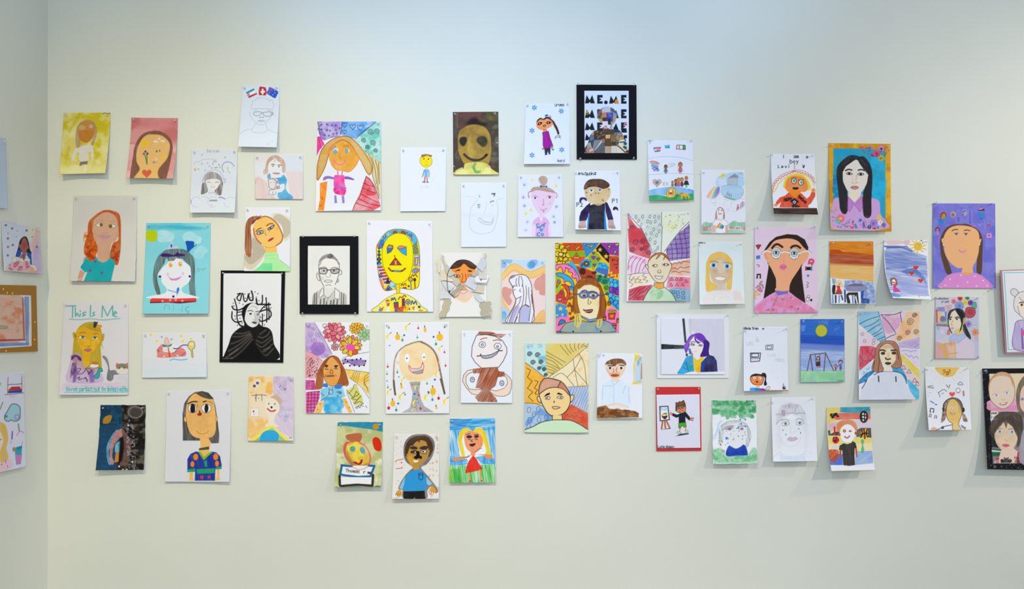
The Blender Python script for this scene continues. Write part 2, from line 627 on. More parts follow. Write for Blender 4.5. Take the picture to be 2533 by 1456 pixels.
L('a87f86', '1615 692 1700 700 1825 692', 1.0, .6)
B('d4d4d2', '1585 505 1640 475 1700 500 1660 532 1610 525')
B('d4d4d2', '1790 525 1850 495 1915 525 1860 555 1810 555')
L('7a7068', '1580 505 1640 472 1702 500|1785 525 1850 495 1918 528 1860 556 1810 550', 1.3, .8)
E('6e5c1e', 1668, 505, 26, 28)
E('6e5c1e', 1822, 528, 30, 30)
L('9c8070', '1590 455 1640 430 1695 440|1810 460 1860 440 1905 460|1680 640 1720 650 1790 640', 1.4, .6)
L('b88f76', '1910 650 1935 660 1915 720 1880 760', 1.6, .6)
P('14a0ac', '1410 1035 1460 1090 1530 1108 1560 1060 1590 1040 1620 1095 1690 1128 1760 1108 1810 1045 1830 1072 1895 1078 1890 1180 1860 1300 1830 1440 1378 1440 1440 1285 1400 1285 1330 1220 1330 1190 1380 1120', t='w.08')
P('7a9aa2', '1795 960 1830 960 1810 1072 1795 1060', a=.7)
ES('7a5088', '1572 1110 1485 1258 1680 1298', 24)
P('c49a82', '1320 1245 1400 1290 1360 1380 1345 1440 1275 1440 1290 1350')
P('d2bfc0', '1282 1392 1358 1385 1350 1400 1280 1410', a=.8)
L('c07060', '1395 1040 1370 1110', 2, .7)
# left wall: girl at the party table
sheet('painted_portrait', 'small landscape painting on the left wall: long-haired person in blue behind pink cakes, gold spots', '30 448 655 548 710 1312 72 1262', 'c6cfe2', 'painting', pins='tl tr', lift=(0.012, 0.016), side='L', h0=0.002)
P('d8d8b4', '480 500 620 530 600 760 470 760', a=.85, soft=14)
P('d6b4b0', '600 560 660 560 640 800 560 960 500 920 500 860', a=.9, soft=8)
P('b99fca', '620 780 680 900 690 1320 500 1300 540 960', a=.9, t='w.4', soft=8)
ES('8a7a48', '95 510 200 565 438 598 130 730 212 838 608 868 128 1010', 20)
ES('b8a878', '290 605 270 698 540 590', 14, .8)
ES('d8907a', '132 645', 15)
ES('d2604c', '132 870', 19)
ES('c37ac0', '530 705', 14)
B('2c2420', '262 1030 300 880 330 760 390 700 440 710 475 800 490 900 520 970 500 1000 440 960 360 950')
B('9c5f5c', '340 830 370 740 405 715 440 760 465 850 470 890 440 920 430 1000 400 1080 350 1080 330 1040 370 960 320 880 310 810')
B('8c464a', '370 800 440 790 430 880 380 890', a=.7, soft=5)
P('1f5aa6', '300 920 360 915 345 1000 320 1042 268 1030')
P('1f5aa6', '445 960 515 975 525 1165 490 1160 480 1060 440 1000')
L('4a3a80', '395 1000 395 1060', 2)
B('d8d4c8', '205 1060 260 1030 285 1100 360 1050 390 1100 430 1060 490 1070 500 1160 580 1170 575 1270 140 1250 130 1170 200 1120', o='a89c70', w=1)
B('cf9cb8', '140 1180 240 1110 330 1120 400 1100 480 1110 490 1170 560 1220 540 1270 160 1250', t='b.5')
WASH('b85f70', '140 1180 240 1110 480 1110 490 1200 430 1250 160 1250', .8, 6, .5, .6)
P('e0a848', '470 1250 560 1230 570 1275 470 1275', a=.7, soft=5)
# left wall: cropped white sheet at the top
F(0, 200, 4.854)
sheet('blank_sheet', 'pale blue sheet cut by the photo edge, highest on the left wall', '-160 640 72 690 95 1535 -190 1500', 'b4c4d8', 'drawing', pins='tr', lift=(0.004, 0.012), side='L', h0=0.002)
L('8f9cb4', '-150 900 -60 860 -20 900|-120 1100 -30 1080', 1.2, .5)
L('a8b4cc', '-130 720 -40 740|-140 1300 -20 1310', 1.2, .5)
# left wall: gold framed drawing
F(0, 690, 6.666)
s = sheet('framed_drawing', 'orange drawing with red and blue border in a sequinned gold card frame, left wall', '-420 240 515 265 525 1105 -420 1170', 'd2d2d8', 'drawing', pins='', lift=(0, 0), ease=1.0, side='L', h0=0.0062)
s['base'] = dict(name='card_frame', outer=pts('-560 85 600 108 625 1190 -560 1225'), hole=pts('-420 240 515 265 525 1105 -420 1170'), h=0.007, thick=0.006, mat='gold')
B('cfa58e', '-420 270 370 290 410 985 -420 1010', t='c.35@8')
WASH('c97c50', '-400 380 300 400 340 960 -400 960', .8, 22, .42, .62)
P('d2a694', '-420 270 370 290 375 420 -420 500', a=.4, t='c.8@5')
P('5f8cc0', '400 290 475 290 475 1090 430 1085', t='c.4@90')
P('6a8cbc', '-420 1045 480 1045 480 1090 -420 1130', t='c.5@0')
P('a85a60', '362 300 385 295 412 980 385 985', t='c.3@88')
P('ad3f4c', '-420 1000 425 985 425 1012 -420 1040', t='c.2@0')
B('a8a090', '-60 770 40 770 130 790 100 812 -60 815', o='7c7666')
sequins = '55 165 118 225 203 233 577 707 567 995 100 1183 -120 150 -260 200'
s['sequins'] = pts(sequins)
# This Is Me poster
F(0, 690, 6.666)
sheet('lettered_portrait', 'portrait titled This Is Me with a yellow long-haired face and a grey cat', '1050 378 2115 385 2110 1908 970 1908', 'd2d2da', 'drawing', lift=(0.016, 0.006), ease=1.2)
L('3fa6a4', '1120 445 1250 440|1200 445 1195 630|1240 470 1245 615 1275 560 1300 612|1325 570 1318 612|1322 520 1326 532|1415 545 1375 550 1365 575 1410 590 1360 612|1495 435 1488 615|1560 545 1530 560 1560 590 1520 612|1680 625 1690 440 1770 605 1855 440 1860 600|1870 575 1925 560 1900 530 1875 560 1880 610 1925 620', 3.0, .85, sm=0)
L('62b4b4', '1145 660 1300 668 1500 655 1700 672 1980 648', 2.6, .8)
B('b59a1c', '1190 1300 1215 1000 1250 880 1310 780 1400 720 1480 705 1560 712 1640 770 1670 850 1700 1000 1680 1060 1710 1170 1660 1090 1670 1300 1660 1500 1460 1560 1380 1500 1200 1360', t='c.2@80')
B('cfa32c', '1205 880 1240 900 1250 990 1215 970', o='a07818')
B('cfa32c', '1690 920 1715 905 1710 980 1690 1010', o='a07818')
B('8a6420', '1225 905 1258 930 1255 965 1232 950', a=.8)
B('d9a520', '1255 900 1300 820 1400 790 1500 820 1580 860 1650 880 1650 1000 1600 1100 1540 1190 1440 1205 1360 1180 1290 1060', t='w.15')
P('d9a520', '1360 1180 1500 1190 1480 1340 1430 1440 1380 1380', t='w.1')
B('a58c1a', '1420 780 1500 740 1620 780 1660 860 1600 870 1500 840 1430 800', a=.8, t='c.4@10')
WASH('e0b437', '1290 1000 1640 1000 1540 1190 1360 1180', .7, 10, .5, .65)
L('8a5a2c', '1310 895 1360 880 1415 885|1535 905 1580 895 1620 905', 1.8, .8)
B('dce0dc', '1295 960 1350 935 1420 965 1360 978')
B('dce0dc', '1515 975 1570 950 1620 975 1570 992')
E('2c7a80', 1365, 955, 26, 22)
E('2c6a80', 1565, 965, 24, 22)
L('6a5030', '1290 955 1350 932 1420 960|1515 965 1570 945 1622 970', 1.3, .7)
L('a87c10', '1500 980 1490 1090 1440 1110|1390 1100 1440 1115 1500 1108', 1.3, .6)
B('93546a', '1385 1160 1440 1145 1510 1155 1480 1190 1420 1190')
L('d8b8a0', '1410 1168 1490 1165', 1.4)
P('33384e', '1545 700 1618 708 1575 800 1540 800')
B('d9952a', '1590 800 1620 755 1670 755 1680 790 1640 810 1600 815')
F(0, 890, 4.412)
B('8f6aa0', '770 -40 810 -70 870 -50 880 10 860 20 840 -20 790 0', a=.9)
B('b89ccc', '740 240 755 60 790 -60 850 -80 900 -20 960 80 1010 80 1090 120 1110 240', t='w.4', a=.85)
P('6f4a9a', '800 120 830 60 850 120 820 240 795 245', a=.8, soft=3)
P('6f4aa0', '960 120 1020 100 1030 240 985 250', a=.7, soft=3)
B('3c2a48', '775 0 790 -45 830 -55 880 -30 890 10 860 0 830 -25 800 -10', t='w.2')
E('b078b0', 825, -5, 26, 30, a=.9)
P('4a3458', '790 30 840 25 825 120 765 205 770 120', a=.8, t='b.5')
L('1c1c28', '850 90 880 95 850 150 890 150|900 150 930 110 940 90 970 150|950 85 1000 110 960 160|840 200 870 185 860 215 900 200|910 205 940 190 950 240|925 195 960 225', 1.4)
B('d8b020', '900 0 960 20 1000 40 940 70 930 75 905 30', a=.9)
B('e0dcd0', '975 60 1010 35 1060 35 1080 70 1030 88 985 80', o='5a4828')
B('b87830', '985 40 1030 15 1075 30 1060 50 1010 45')
B('2fa8a8', '1025 175 1060 140 1080 90 1110 90 1118 125 1090 130 1080 190 1040 200', o='1c5a60', w=1.4)
B('6e7278', '1120 -30 1130 -50 1170 -20 1190 50 1200 110 1250 110 1310 150 1260 160 1240 170 1235 210 1200 230 1165 210 1170 150 1180 80 1150 10', t='c.2@70')
B('787c80', '1265 50 1300 40 1360 40 1395 60 1390 100 1330 90 1280 100')
B('d8d4d0', '1268 100 1300 95 1330 80 1350 95 1392 95 1390 150 1320 155 1275 135', o='a0a0a0', w=.8)
P('d86a50', '1265 60 1270 30 1305 42 1290 60')
P('d86a50', '1370 42 1395 25 1398 70 1380 60')
ES('a09418', '1300 85 1358 80', 15)
ES('222222', '1303 84 1356 80', 6)
P('c8a0cc', '690 250 1100 240 1390 260 1390 310 900 330 660 330', a=.5, t='c.7@3', soft=8)
P('a8b8c0', '1260 170 1390 160 1395 260 1250 260', a=.35, t='c.8@30', soft=8)
L('3ab8b8', '700 355 1000 352 1395 352', 1.5)
T("I'm not perfect but I'm limited edition", 722, 340, 46, '2fb0b4', 1.6, .43)
# half dark, half blue painting
sheet('abstract_painting', 'dark painting half blue half black with a curved pink and light blue arch', '1095 492 1590 490 1568 1196 1042 1204', '2a2724', 'painting', lift=(0.028, 0.02), rough=1.2)
WASH('5c564f', '1330 490 1600 490 1570 1200 1300 1200', .9, 10, .45, .65, 1, 0)
WASH('0c0b0b', '1330 490 1600 490 1570 1200 1300 1200', .8, 12, .5, .62, 3, 0)
P('174a72', '1090 490 1322 490 1335 640 1330 840 1270 1200 1040 1206', t='b.35')
WASH('0f2f48', '1095 492 1322 492 1330 700 1100 720', .7, 9, .45, .6, 5, 0)
E('5a554f', 1475, 568, 88, 70, a=.9, t='b.3')
E('3f3b38', 1480, 575, 60, 45, t='b.3')
E('726b62', 1478, 570, 78, 62, a=.0, o='75706a', w=3)
P('14100f', '1330 650 1400 655 1480 670 1580 620 1570 690 1450 700 1360 680', soft=4)
B('b8831c', '1125 690 1130 640 1165 608 1218 604 1215 650 1185 690', t='w.2')
B('6f9cbc', '1165 940 1200 860 1240 790 1290 760 1260 860 1220 930 1190 1000 1215 1120 1190 1140 1165 1060', t='b.4')
B('b8807c', '1200 1060 1205 920 1240 820 1290 765 1330 750 1360 800 1290 870 1240 950 1225 1060 1250 1110 1220 1145', t='b.25')
B('6f4f4a', '1330 760 1400 830 1430 920 1420 1040 1390 1130 1310 1150 1330 1000 1340 860', t='b.4')
B('6fb0cc', '1255 1000 1260 920 1300 890 1325 900 1320 980 1280 1010', t='b.3')
P('c07c34', '1262 1020 1305 990 1295 1110 1250 1115')
P('100c0c', '1310 850 1345 850 1355 960 1330 1100 1295 1130', soft=4)
ES('d8d4c8', '1340 1196 1382 1196 1300 1160 1445 1110 1400 712', 10)
WASH('8f959a', '1380 700 1450 700 1480 1160 1400 1160', .8, 4, .55, .65, 8)
# left wall: girl with pancakes of things around
sheet('drawn_portrait', 'sheet on the left wall with blond hair, pink cup, pool and small doodles', '-190 185 262 118 290 1160 -190 1270', 'd2d6e6', 'drawing', pins='tr', lift=(0.014, 0.01), side='L', h0=0.002)
L('b0846a', '88 190 82 370|238 185 240 360', 2.4)
L('4a4a58', '85 270 130 265 180 265 238 258', 1.6)
P('b83838', '85 335 125 292 215 288 238 325')
P('2a48b0', '88 338 238 322 236 355 90 362')
L('a07850', '55 378 260 358', 2)
L('8a8fa8', '100 385 185 380|110 400 160 402', 1.2, .6)
B('9cc8d4', '50 610 80 560 120 490 170 480 215 510 220 580 215 640 170 668 120 655 90 670 55 650', o='506878', w=2.2)
E('3a8f78', 68, 615, 15)
E(None, 185, 620, 24, 24, o='a878b8', w=2.4)
L('7a8a50', '0 540 30 460', 2.4)
B('d8b050', '-30 690 20 680 65 720 90 860 70 960 90 1060 60 1130 10 1120 0 1000 30 900 0 780', t='c.25@85')
B('e4d0c8', '-60 800 0 780 35 860 20 940 -10 1000 -60 1000')
L('5a7a98', '0 870 15 865', 2.2)
B('e2c0ce', '-60 1160 20 1120 110 1080 140 1160 60 1210 -60 1230', a=.9)
L('a86a9a', '60 1090 65 1120|80 1150 85 1170|10 1140 25 1140', 2)
L('6a9a5a', '200 700 210 770', 3.5)
L('d06a7a', '185 825 215 775 260 795', 1.8)
L('7a50a8', '135 780 130 860', 3.4)
L('c08aa0', '125 880 115 910', 1.8)
P('3aa0b8', '165 955 240 935 236 1035 165 1030')
P('2a8a90', '180 950 240 935 240 965 190 985')
P('cc7ac0', '168 1035 236 1030 225 1130 180 1140', o='5f8fa0')
E('988a78', 155, 975, 20, 24)
L('8a90a0', '235 935 245 890', 1.4)
E('88c860', 0, 262, 14, 20)
# pencil face with three flags
F(460, 200, 8.443)
sheet('drawn_portrait', 'pencil outline portrait with glasses under three little flags', '1170 90 1960 90 1893 1388 1085 1372', 'd0dae8', 'drawing', lift=(0.03, 0.028), ease=1.5)
P('d8e2ee', '1080 1000 1950 1000 1950 1390 1080 1390', a=.6, soft=60)
P('2f8ab0', '1250 240 1415 155 1435 190 1275 275')
P('dfe4ea', '1275 272 1435 190 1465 250 1300 330')
P('b03a48', '1300 320 1475 248 1485 278 1312 362')
E('b06a78', 1305, 290, 28, 40, t='g.5')
B('b3282e', '1535 130 1600 125 1660 140 1685 230 1665 300 1600 295 1525 285', t='c.15@0')
L('e8e4e8', '1602 180 1602 265|1575 232 1635 225', 4.5, 1)
B('2448c0', '1745 130 1830 165 1925 225 1900 300 1860 360 1780 320 1690 255 1720 190', t='c.15@30')
B('a05a80', '1740 145 1815 165 1790 220 1725 200', t='g.6')
ES('9cb4ea', '1740 245 1810 290 1860 250 1850 200', 12)
for q in ('1370 570 1365 520 1390 460 1400 415 1440 405 1480 370 1490 345 1520 375 1560 350 1650 360 1700 385 1720 375 1750 430 1790 390 1830 480 1832 540 1815 600', '1330 650 1345 720 1370 760 1420 830 1480 880 1520 915 1600 915 1660 870 1760 770 1800 700',
          '1460 890 1420 950 1370 1020 1420 1070 1550 1082 1650 1075 1700 1010 1680 940 1665 875', '1120 1112 1200 1050 1290 1015 1370 1005', '1700 1012 1800 1050 1915 1095'):
    L('a3abba', q, 1.1, .75)
L('8b95a4', '1410 670 1440 650 1520 642 1580 660 1540 715 1480 730 1430 710 1410 670|1610 665 1680 650 1760 650 1790 690 1740 735 1640 730 1610 670|1575 665 1612 668', 1.9, .8)
L('9aa3b2', '1370 575 1440 580 1540 580 1640 580 1800 595|1420 620 1480 600|1700 610 1800 640', 1.2, .7)
B('98a2b4', '1790 650 1830 660 1815 720 1785 700', a=.8)
B('b4bcca', '1490 830 1540 812 1600 815 1660 830 1600 856 1530 854')
L('7c8694', '1540 762 1560 755|1595 765 1615 755', 2)
L('a8b0be', '1680 1320 1720 1310 1760 1330|1790 1260 1810 1250', 1.1, .6)
# girl with clouds and headphones
F(460, 360, 8.443)
sheet('drawn_portrait', 'pale pencil portrait of a fringed head with headphones among clouds', '115 75 1075 75 1015 1400 75 1400', 'd0d8e2', 'drawing', lift=(0.022, 0.026), curl=0.005)
T('This is me', 430, 138, 55, '9098ac', 1.3, .55, a=.6)
P('c9d0e4', '100 640 1060 640 1060 860 95 860', a=.6, t='c.7@0', soft=20)
L('9aa4cc', '160 400 190 350 290 330 370 285 450 285 540 280 620 290', 1.4, .6)
L('7f8cc0', '1005 430 960 370 880 340 800 360 755 430 765 500 790 550', 2.2, .8)
L('b8a040', '868 450 870 500', 2.2, .7)
L('88a0b0', '880 530 920 575', 1.8, .7)
ES('5f8fa0', '335 195 818 245', 14, .8)
P('d89a60', '165 480 205 470 215 520 185 535', a=.9)
for q, c in (('450 365', 'b890b8'), ('560 380', 'b080b0'), ('690 400', '9a8a88'), ('490 430', '8fa0a8'), ('540 465', 'a08ab0'), ('610 460', '8a9098'), ('645 458', '8a9098'), ('708 455', '90a090'), ('260 488', '88a8a0'), ('400 515', '90a8a8'), ('330 380', '8a98c8')):
    ES(c, q, 17, .7)
L('909aa0', '570 340 600 310 640 330 590 345', 1.4)
L('a8a8cc', '340 750 380 640 440 560 540 510 640 510 720 560 770 640 790 720', 2.4, .6)
L('9c98b8', '345 740 370 670|800 690 825 720 810 770 780 770', 2.2, .7)
B('877f7e', '380 720 400 620 470 560 560 545 660 580 740 660 770 780 700 760 680 710 560 690 460 715 410 760', t='c.45@85', a=.9)
B('5f5754', '345 780 410 770 440 860 450 960 370 1010 315 1010 325 900', t='c.5@88')
B('6a5d5e', '700 800 770 780 760 900 730 1030 660 1020 600 940 660 880', t='c.5@75')
B('d9dcda', '415 730 460 712 560 700 690 715 720 760 680 840 610 915 540 935 470 880 430 810', a=.9)
L('787878', '450 765 480 758 510 770|615 770 650 758 685 768', 2, .7)
L('9a9a98', '510 855 550 868 600 858|540 800 560 805', 1.6, .7)
L('9c94b0', '475 975 510 1000 560 975 590 985 640 1030', 1.6, .7)
for q in ('105 1180 120 1120 180 1080 250 1075 300 1110', '330 1080 400 1060 460 1100', '450 1180 470 1110 560 1062 630 1080', '820 1110 900 1070 980 1090 1040 1095', '110 1200 150 1265 250 1280', '450 1200 520 1280 620 1270', '790 1180 820 1260 900 1280'):
    L('a8b2d8', q, 1.5, .6)
L('5f78c4', '690 1085 740 1080 810 1112', 2.4, .8)
L('7f90cc', '105 1200 108 1140', 2.6, .7)
L('6f7680', '490 1160 530 1150 580 1155 650 1150|500 1140 640 1135', 2.4, .6)
ES('7a8088', '535 1240', 10, .8)
# girl in blue with teddy (landscape)
sheet('drawn_portrait', 'landscape coloured-pencil picture of a child in blue hugging a plush animal', '1430 190 2445 180 2440 1118 1445 1115', 'd6dae2', 'drawing', lift=(0.005, 0.006))
P('dac8c8', '1440 200 1850 190 1640 330 1450 330', a=.5, t='c.6@90', soft=15)
P('cdd6e4', '2050 200 2440 190 2440 540 2080 540', a=.7)
P('d8c2c4', '2090 540 2445 540 2440 1118 2200 1118', a=.8, t='c.4@88')
B('d6bcb8', '1440 700 1520 640 1600 700 1680 760 1720 900 1720 1010 1860 1110 1450 1118 1440 900', a=.9, t='c.4@80')
L('c89c98', '1460 720 1500 690|1460 800 1450 740', 3, .5)
P('d4a8a0', '1790 1060 1850 1080 1870 1110 1790 1112', a=.5, soft=6)
B('b88a70', '1640 560 1660 440 1690 320 1760 230 1860 200 1960 230 2040 300 2075 400 2070 560 2010 540 1990 400 1930 320 1860 260 1800 340 1730 400 1710 560 1660 590', t='c.5@80', a=.85)
B('d9dde2', '1710 480 1740 360 1820 290 1870 260 1900 300 1960 350 2000 420 2005 560 1960 640 1860 660 1760 620')
L('a88068', '1850 330 1870 280|1930 330 1910 290|1640 600 1620 540 1650 500', 2, .6)
L('6a5450', '1785 400 1810 388 1850 395|1920 410 1950 402 1990 412', 2.2, .8)
ES('5a4a48', '1818 425 1942 440', 14, .9)
B('a8909c', '1800 575 1860 560 1960 570 1940 600 1860 598')
B('5f9cc8', '1700 620 1740 580 1770 620 1760 680 1710 690', t='c.3@60')
B('3f9cd0', '1860 680 1980 660 2040 610 2100 690 2105 760 2080 880 2130 980 2210 1040 2220 1112 1950 1112 1920 990 2010 960 2060 860 2000 810 1950 820 1930 720', t='w.35')
B('d6dce2', '1960 820 2050 800 2060 900 1990 960 1880 970 1890 930 1970 900')
B('b090cc', '1885 740 1930 720 1945 790 1900 790')
B('d4d4d4', '1720 720 1760 690 1840 690 1880 740 1870 860 1820 910 1740 880 1725 800', o='8a807c', w=1.8)
B('9c9088', '1890 850 1940 830 1970 870 1940 910 1880 900', t='g.5')
L('90807a', '1740 700 1800 690 1860 720|1730 930 1800 920 1880 910|1740 940 1730 1010 1790 1030|1820 960 1810 1030 1870 1010 1880 960', 1.8, .7)
ES('5a5050', '1770 770 1840 765', 8, .8)
# crowned princess on blue sheet
F(340, 520, 6.666)
sheet('painted_portrait', 'turquoise painting of a white-faced princess with dark hair, crown and yellow sun', '145 205 1210 205 1168 1705 80 1705', '83cddc', 'painting', lift=(0.018, 0.014), ease=1.2)
P('6fc4d8', '140 360 1200 360 1200 800 120 800', a=.5, t='w.6', soft=30)
P('2fa6c8', '150 240 700 215 1150 300 900 330 160 320', a=.8, t='c.6@2', soft=6)
B('b0c400', '130 420 150 340 220 325 305 335 330 400 315 490 250 520 180 505 135 460')
B('bfdfea', '335 350 420 320 520 345 610 400 580 500 500 520 350 510', a=.8, t='w.5')
B('bfdfea', '745 430 790 370 900 355 1000 420 1060 450 1040 540 960 550 940 510 800 510 760 500', a=.8, t='w.5')
B('b4dbe8', '960 640 1060 575 1160 670 1110 720 1060 800 940 770 930 680', a=.7, t='w.5')
B('0f52b0', '795 510 870 505 930 520 935 590 965 560 970 575 900 630 830 690 810 590')
B('b8c4e0', '490 650 530 570 580 510 600 600 650 590 670 630 640 670 520 690', a=.95)
E('2f5ac0', 560, 585, 16, 30)
E('2a90cc', 562, 655, 22, 16)
B('55605f', '255 1100 280 900 340 760 420 680 520 640 760 640 880 720 940 820 950 1000 945 1200 960 1440 880 1440 850 1200 880 960 800 860 720 790 500 780 440 880 340 1040 330 1160 380 1350 350 1430 320 1380 270 1240', t='c.45@85')
B('dbe2ec', '335 1060 400 960 500 860 540 770 660 770 740 830 860 920 885 1050 880 1110 840 1190 740 1270 730 1320 780 1370 940 1410 970 1450 200 1450 220 1410 440 1370 480 1290 400 1190 390 1100')
P('55605f', '480 770 560 740 690 740 720 800 640 790 600 830 510 840', t='c.7@88')
B('3c1e68', '380 750 420 710 520 715 600 735 660 690 690 710 780 725 770 750 640 760 450 765')
ES('e8a030', '548 900 706 885', 30, ry=40)
ES('dbe2ec', '560 880 712 870', 11)
B('d678c4', '490 1060 540 1110 600 1125 690 1100 730 1080 690 1130 640 1155 600 1155 550 1150 510 1090', t='w.1')
E('dfa8cc', 500, 1050, 22, 28, a=.6)
E('dfa8cc', 750, 1040, 24, 30, a=.6)
ES('3c1e78', '372 1090 862 1088 592 1420', 20)
L('4a90dc', '500 1310 540 1325 600 1340 640 1350', 2.6, .7)
B('3a80d8', '645 1330 650 1290 675 1265 692 1290 685 1330 660 1380 650 1400')
L('5a7a80', '975 1020 1000 950 1020 1010|1030 980 1060 965 1070 990|1080 960 1090 985 1110 960 1135 955', 1.2, .6)
P('dd3a3a', '205 1480 240 1448 600 1455 960 1445 975 1470 972 1500 600 1510 210 1510')
P('5a2030', '205 1510 350 1505 500 1512 960 1495 970 1508 700 1535 500 1520 210 1530')
ES('e0c0c8', '415 1495 540 1478 632 1475 740 1490', 18, .8)
L('5f8ca0', '445 1650 450 1570 520 1570 525 1640|590 1560 600 1620 590 1660|745 1570 730 1670', 1.4, .6)
L('4a7ab0', '850 1585 800 1610 800 1650 850 1670 820 1700', 1.6, .7)
# collage girl with long ponytail
F(340, 520, 6.666)
sheet('collage_portrait', 'portrait with tilted head and brown side ponytail in green top, newspaper pieces behind', '1775 -48 2520 -48 2515 1005 1755 1000', 'dcdfe8', 'drawing', lift=(0.01, 0.004))
B('d8d2bc', '2220 60 2320 45 2530 150 2530 410 2420 510 2390 300 2220 120')
B('b8b0a0', '2240 130 2340 60 2525 200 2520 360 2450 450 2410 440 2380 250', t='g.25')
B('cdc4ae', '1900 380 1960 480 2100 620 2100 700 2070 790 2000 880 1900 975 1820 970 1745 890 1770 760 1880 760')
B('b0a896', '1900 450 2040 560 2095 650 2090 720 1880 890 1770 800 1780 700 1890 700', t='g.25')
B('f0ba62', '1910 250 1950 180 2020 130 2120 110 2220 140 2300 220 2350 300 2390 420 2380 500 2290 580 2180 610 2100 600 2030 540 1960 460 1920 350', t='w.1')
P('f0ba62', '2100 600 2290 580 2305 700 2110 705')
L('a05a26', '1915 300 1925 380 1970 480 2040 550|1980 150 2090 100 2200 130 2310 230 2380 370 2395 440 2370 520 2290 580', 3.0, .9)
L('b07838', '2070 590 2180 618 2290 585|2110 610 2105 690', 1.2, .7)
B('8a4a1e', '1900 100 2000 95 1960 150 1880 240 1870 330 1885 480 1885 640 1860 770 1800 740 1770 640 1775 420 1780 260 1820 150', t='c.35@88')
L('d8702a', '1860 250 1865 380|1775 640 1800 730 1850 770', 2, .7)
P('7a2a58', '1880 225 1900 180 2045 75 2030 110 1960 160 1900 230')
P('ddd9d0', '1885 250 1905 235 1900 380 1885 385')
L('6a3a30', '1955 350 2000 305 2040 292|2130 255 2170 225 2230 218', 2.6, .85)
B('c8c8c4', '1970 390 2000 345 2060 335 2070 370 2010 395', o='3f4048', w=2.2)
B('c8c8c4', '2150 305 2200 270 2255 240 2230 290 2170 320', o='3f4048', w=2.2)
ES('3a3c44', '2025 365 2195 295', 15)
P('b8945c', '2070 310 2110 330 2120 400 2090 380', a=.6, soft=5)
L('6a6258', '2112 380 2118 420|2170 330 2180 350', 1.6, .6)
B('a82a58', '2150 510 2180 470 2250 445 2230 480 2180 510')
E('e89c68', 1985, 430, 35, 25, a=.5, soft=4)
E('e89c68', 2300, 300, 30, 30, a=.5, soft=4)
B('a4e09c', '2105 710 2305 700 2350 820 2500 940 2510 1003 1930 1003 2010 920 2090 810', t='w.15')
P('6ad490', '2070 870 2225 870 2220 995 1935 990', t='w.3')
L('8fd088', '2115 790 2330 800|2112 740 2320 740', 1.4, .5)
L('70787a', '2350 820 2510 940', 1.2, .6)
# sleeping figure on a couch, landscape
F(340, 700, 6.666)
sheet('drawn_picture', 'landscape pencil picture of a pink reclining figure, yellow stars and a trumpet-like shape', '85 820 1140 818 1140 1548 72 1560', 'd6d9e2', 'drawing', lift=(0.006, 0.01), ease=1.0)
P('c4d8e4', '90 1400 1140 1400 1140 1550 72 1560', a=.8, t='c.5@3', soft=14)
P('ccd4e0', '90 1260 1130 1300 1130 1400 90 1400', a=.5, t='c.7@5', soft=14)
ES('e8d020', '218 852 318 958 722 878 748 958 880 920', 19)
ES('e8d020', '718 860', 15)
ES('909098', '400 885 560 925', 16, .8)
B('e0bcb4', '445 990 455 920 480 890 510 930 528 1000 490 1015', o='c09088')
P('4a7a68', '415 1005 500 1030 575 995 560 1040 490 1050 415 1050')
B('d67874', '320 1100 345 1060 415 1005 425 1120 500 1140 600 1140 650 1080 740 1070 800 1130 790 1200 690 1210 550 1225 340 1225 325 1170', t='c.25@20')
P('d4d8de', '415 1055 500 1045 510 1125 420 1130')
B('dce0e6', '540 1050 600 1000 680 1050 640 1090 600 1140 530 1110', a=.9)
L('7a5050', '330 1100 360 1115 340 1125|590 1150 640 1120|720 1200 790 1140', 2.2, .7)
P('c8501e', '500 1050 515 1060 550 1220 520 1225')
L('5a4a9a', '595 1075 660 1078 740 1025 800 1020 850 1030', 2.8, .9)
B('d8cc70', '840 1060 840 990 880 960 930 965 945 1020 940 1070 905 1090 920 1200 900 1222 890 1150 880 1110', o='8a7c30', w=1.8)
B('d8d8d4', '860 1020 880 980 920 985 915 1030')
ES('c8ccd2', '440 1205 660 1195', 18)
L('3cc0dc', '535 1270 600 1250 680 1265 760 1262 820 1250', 2.8, .9)
L('a8aab4', '1060 860 1090 840|1080 900 1110 900', 1.2, .6)
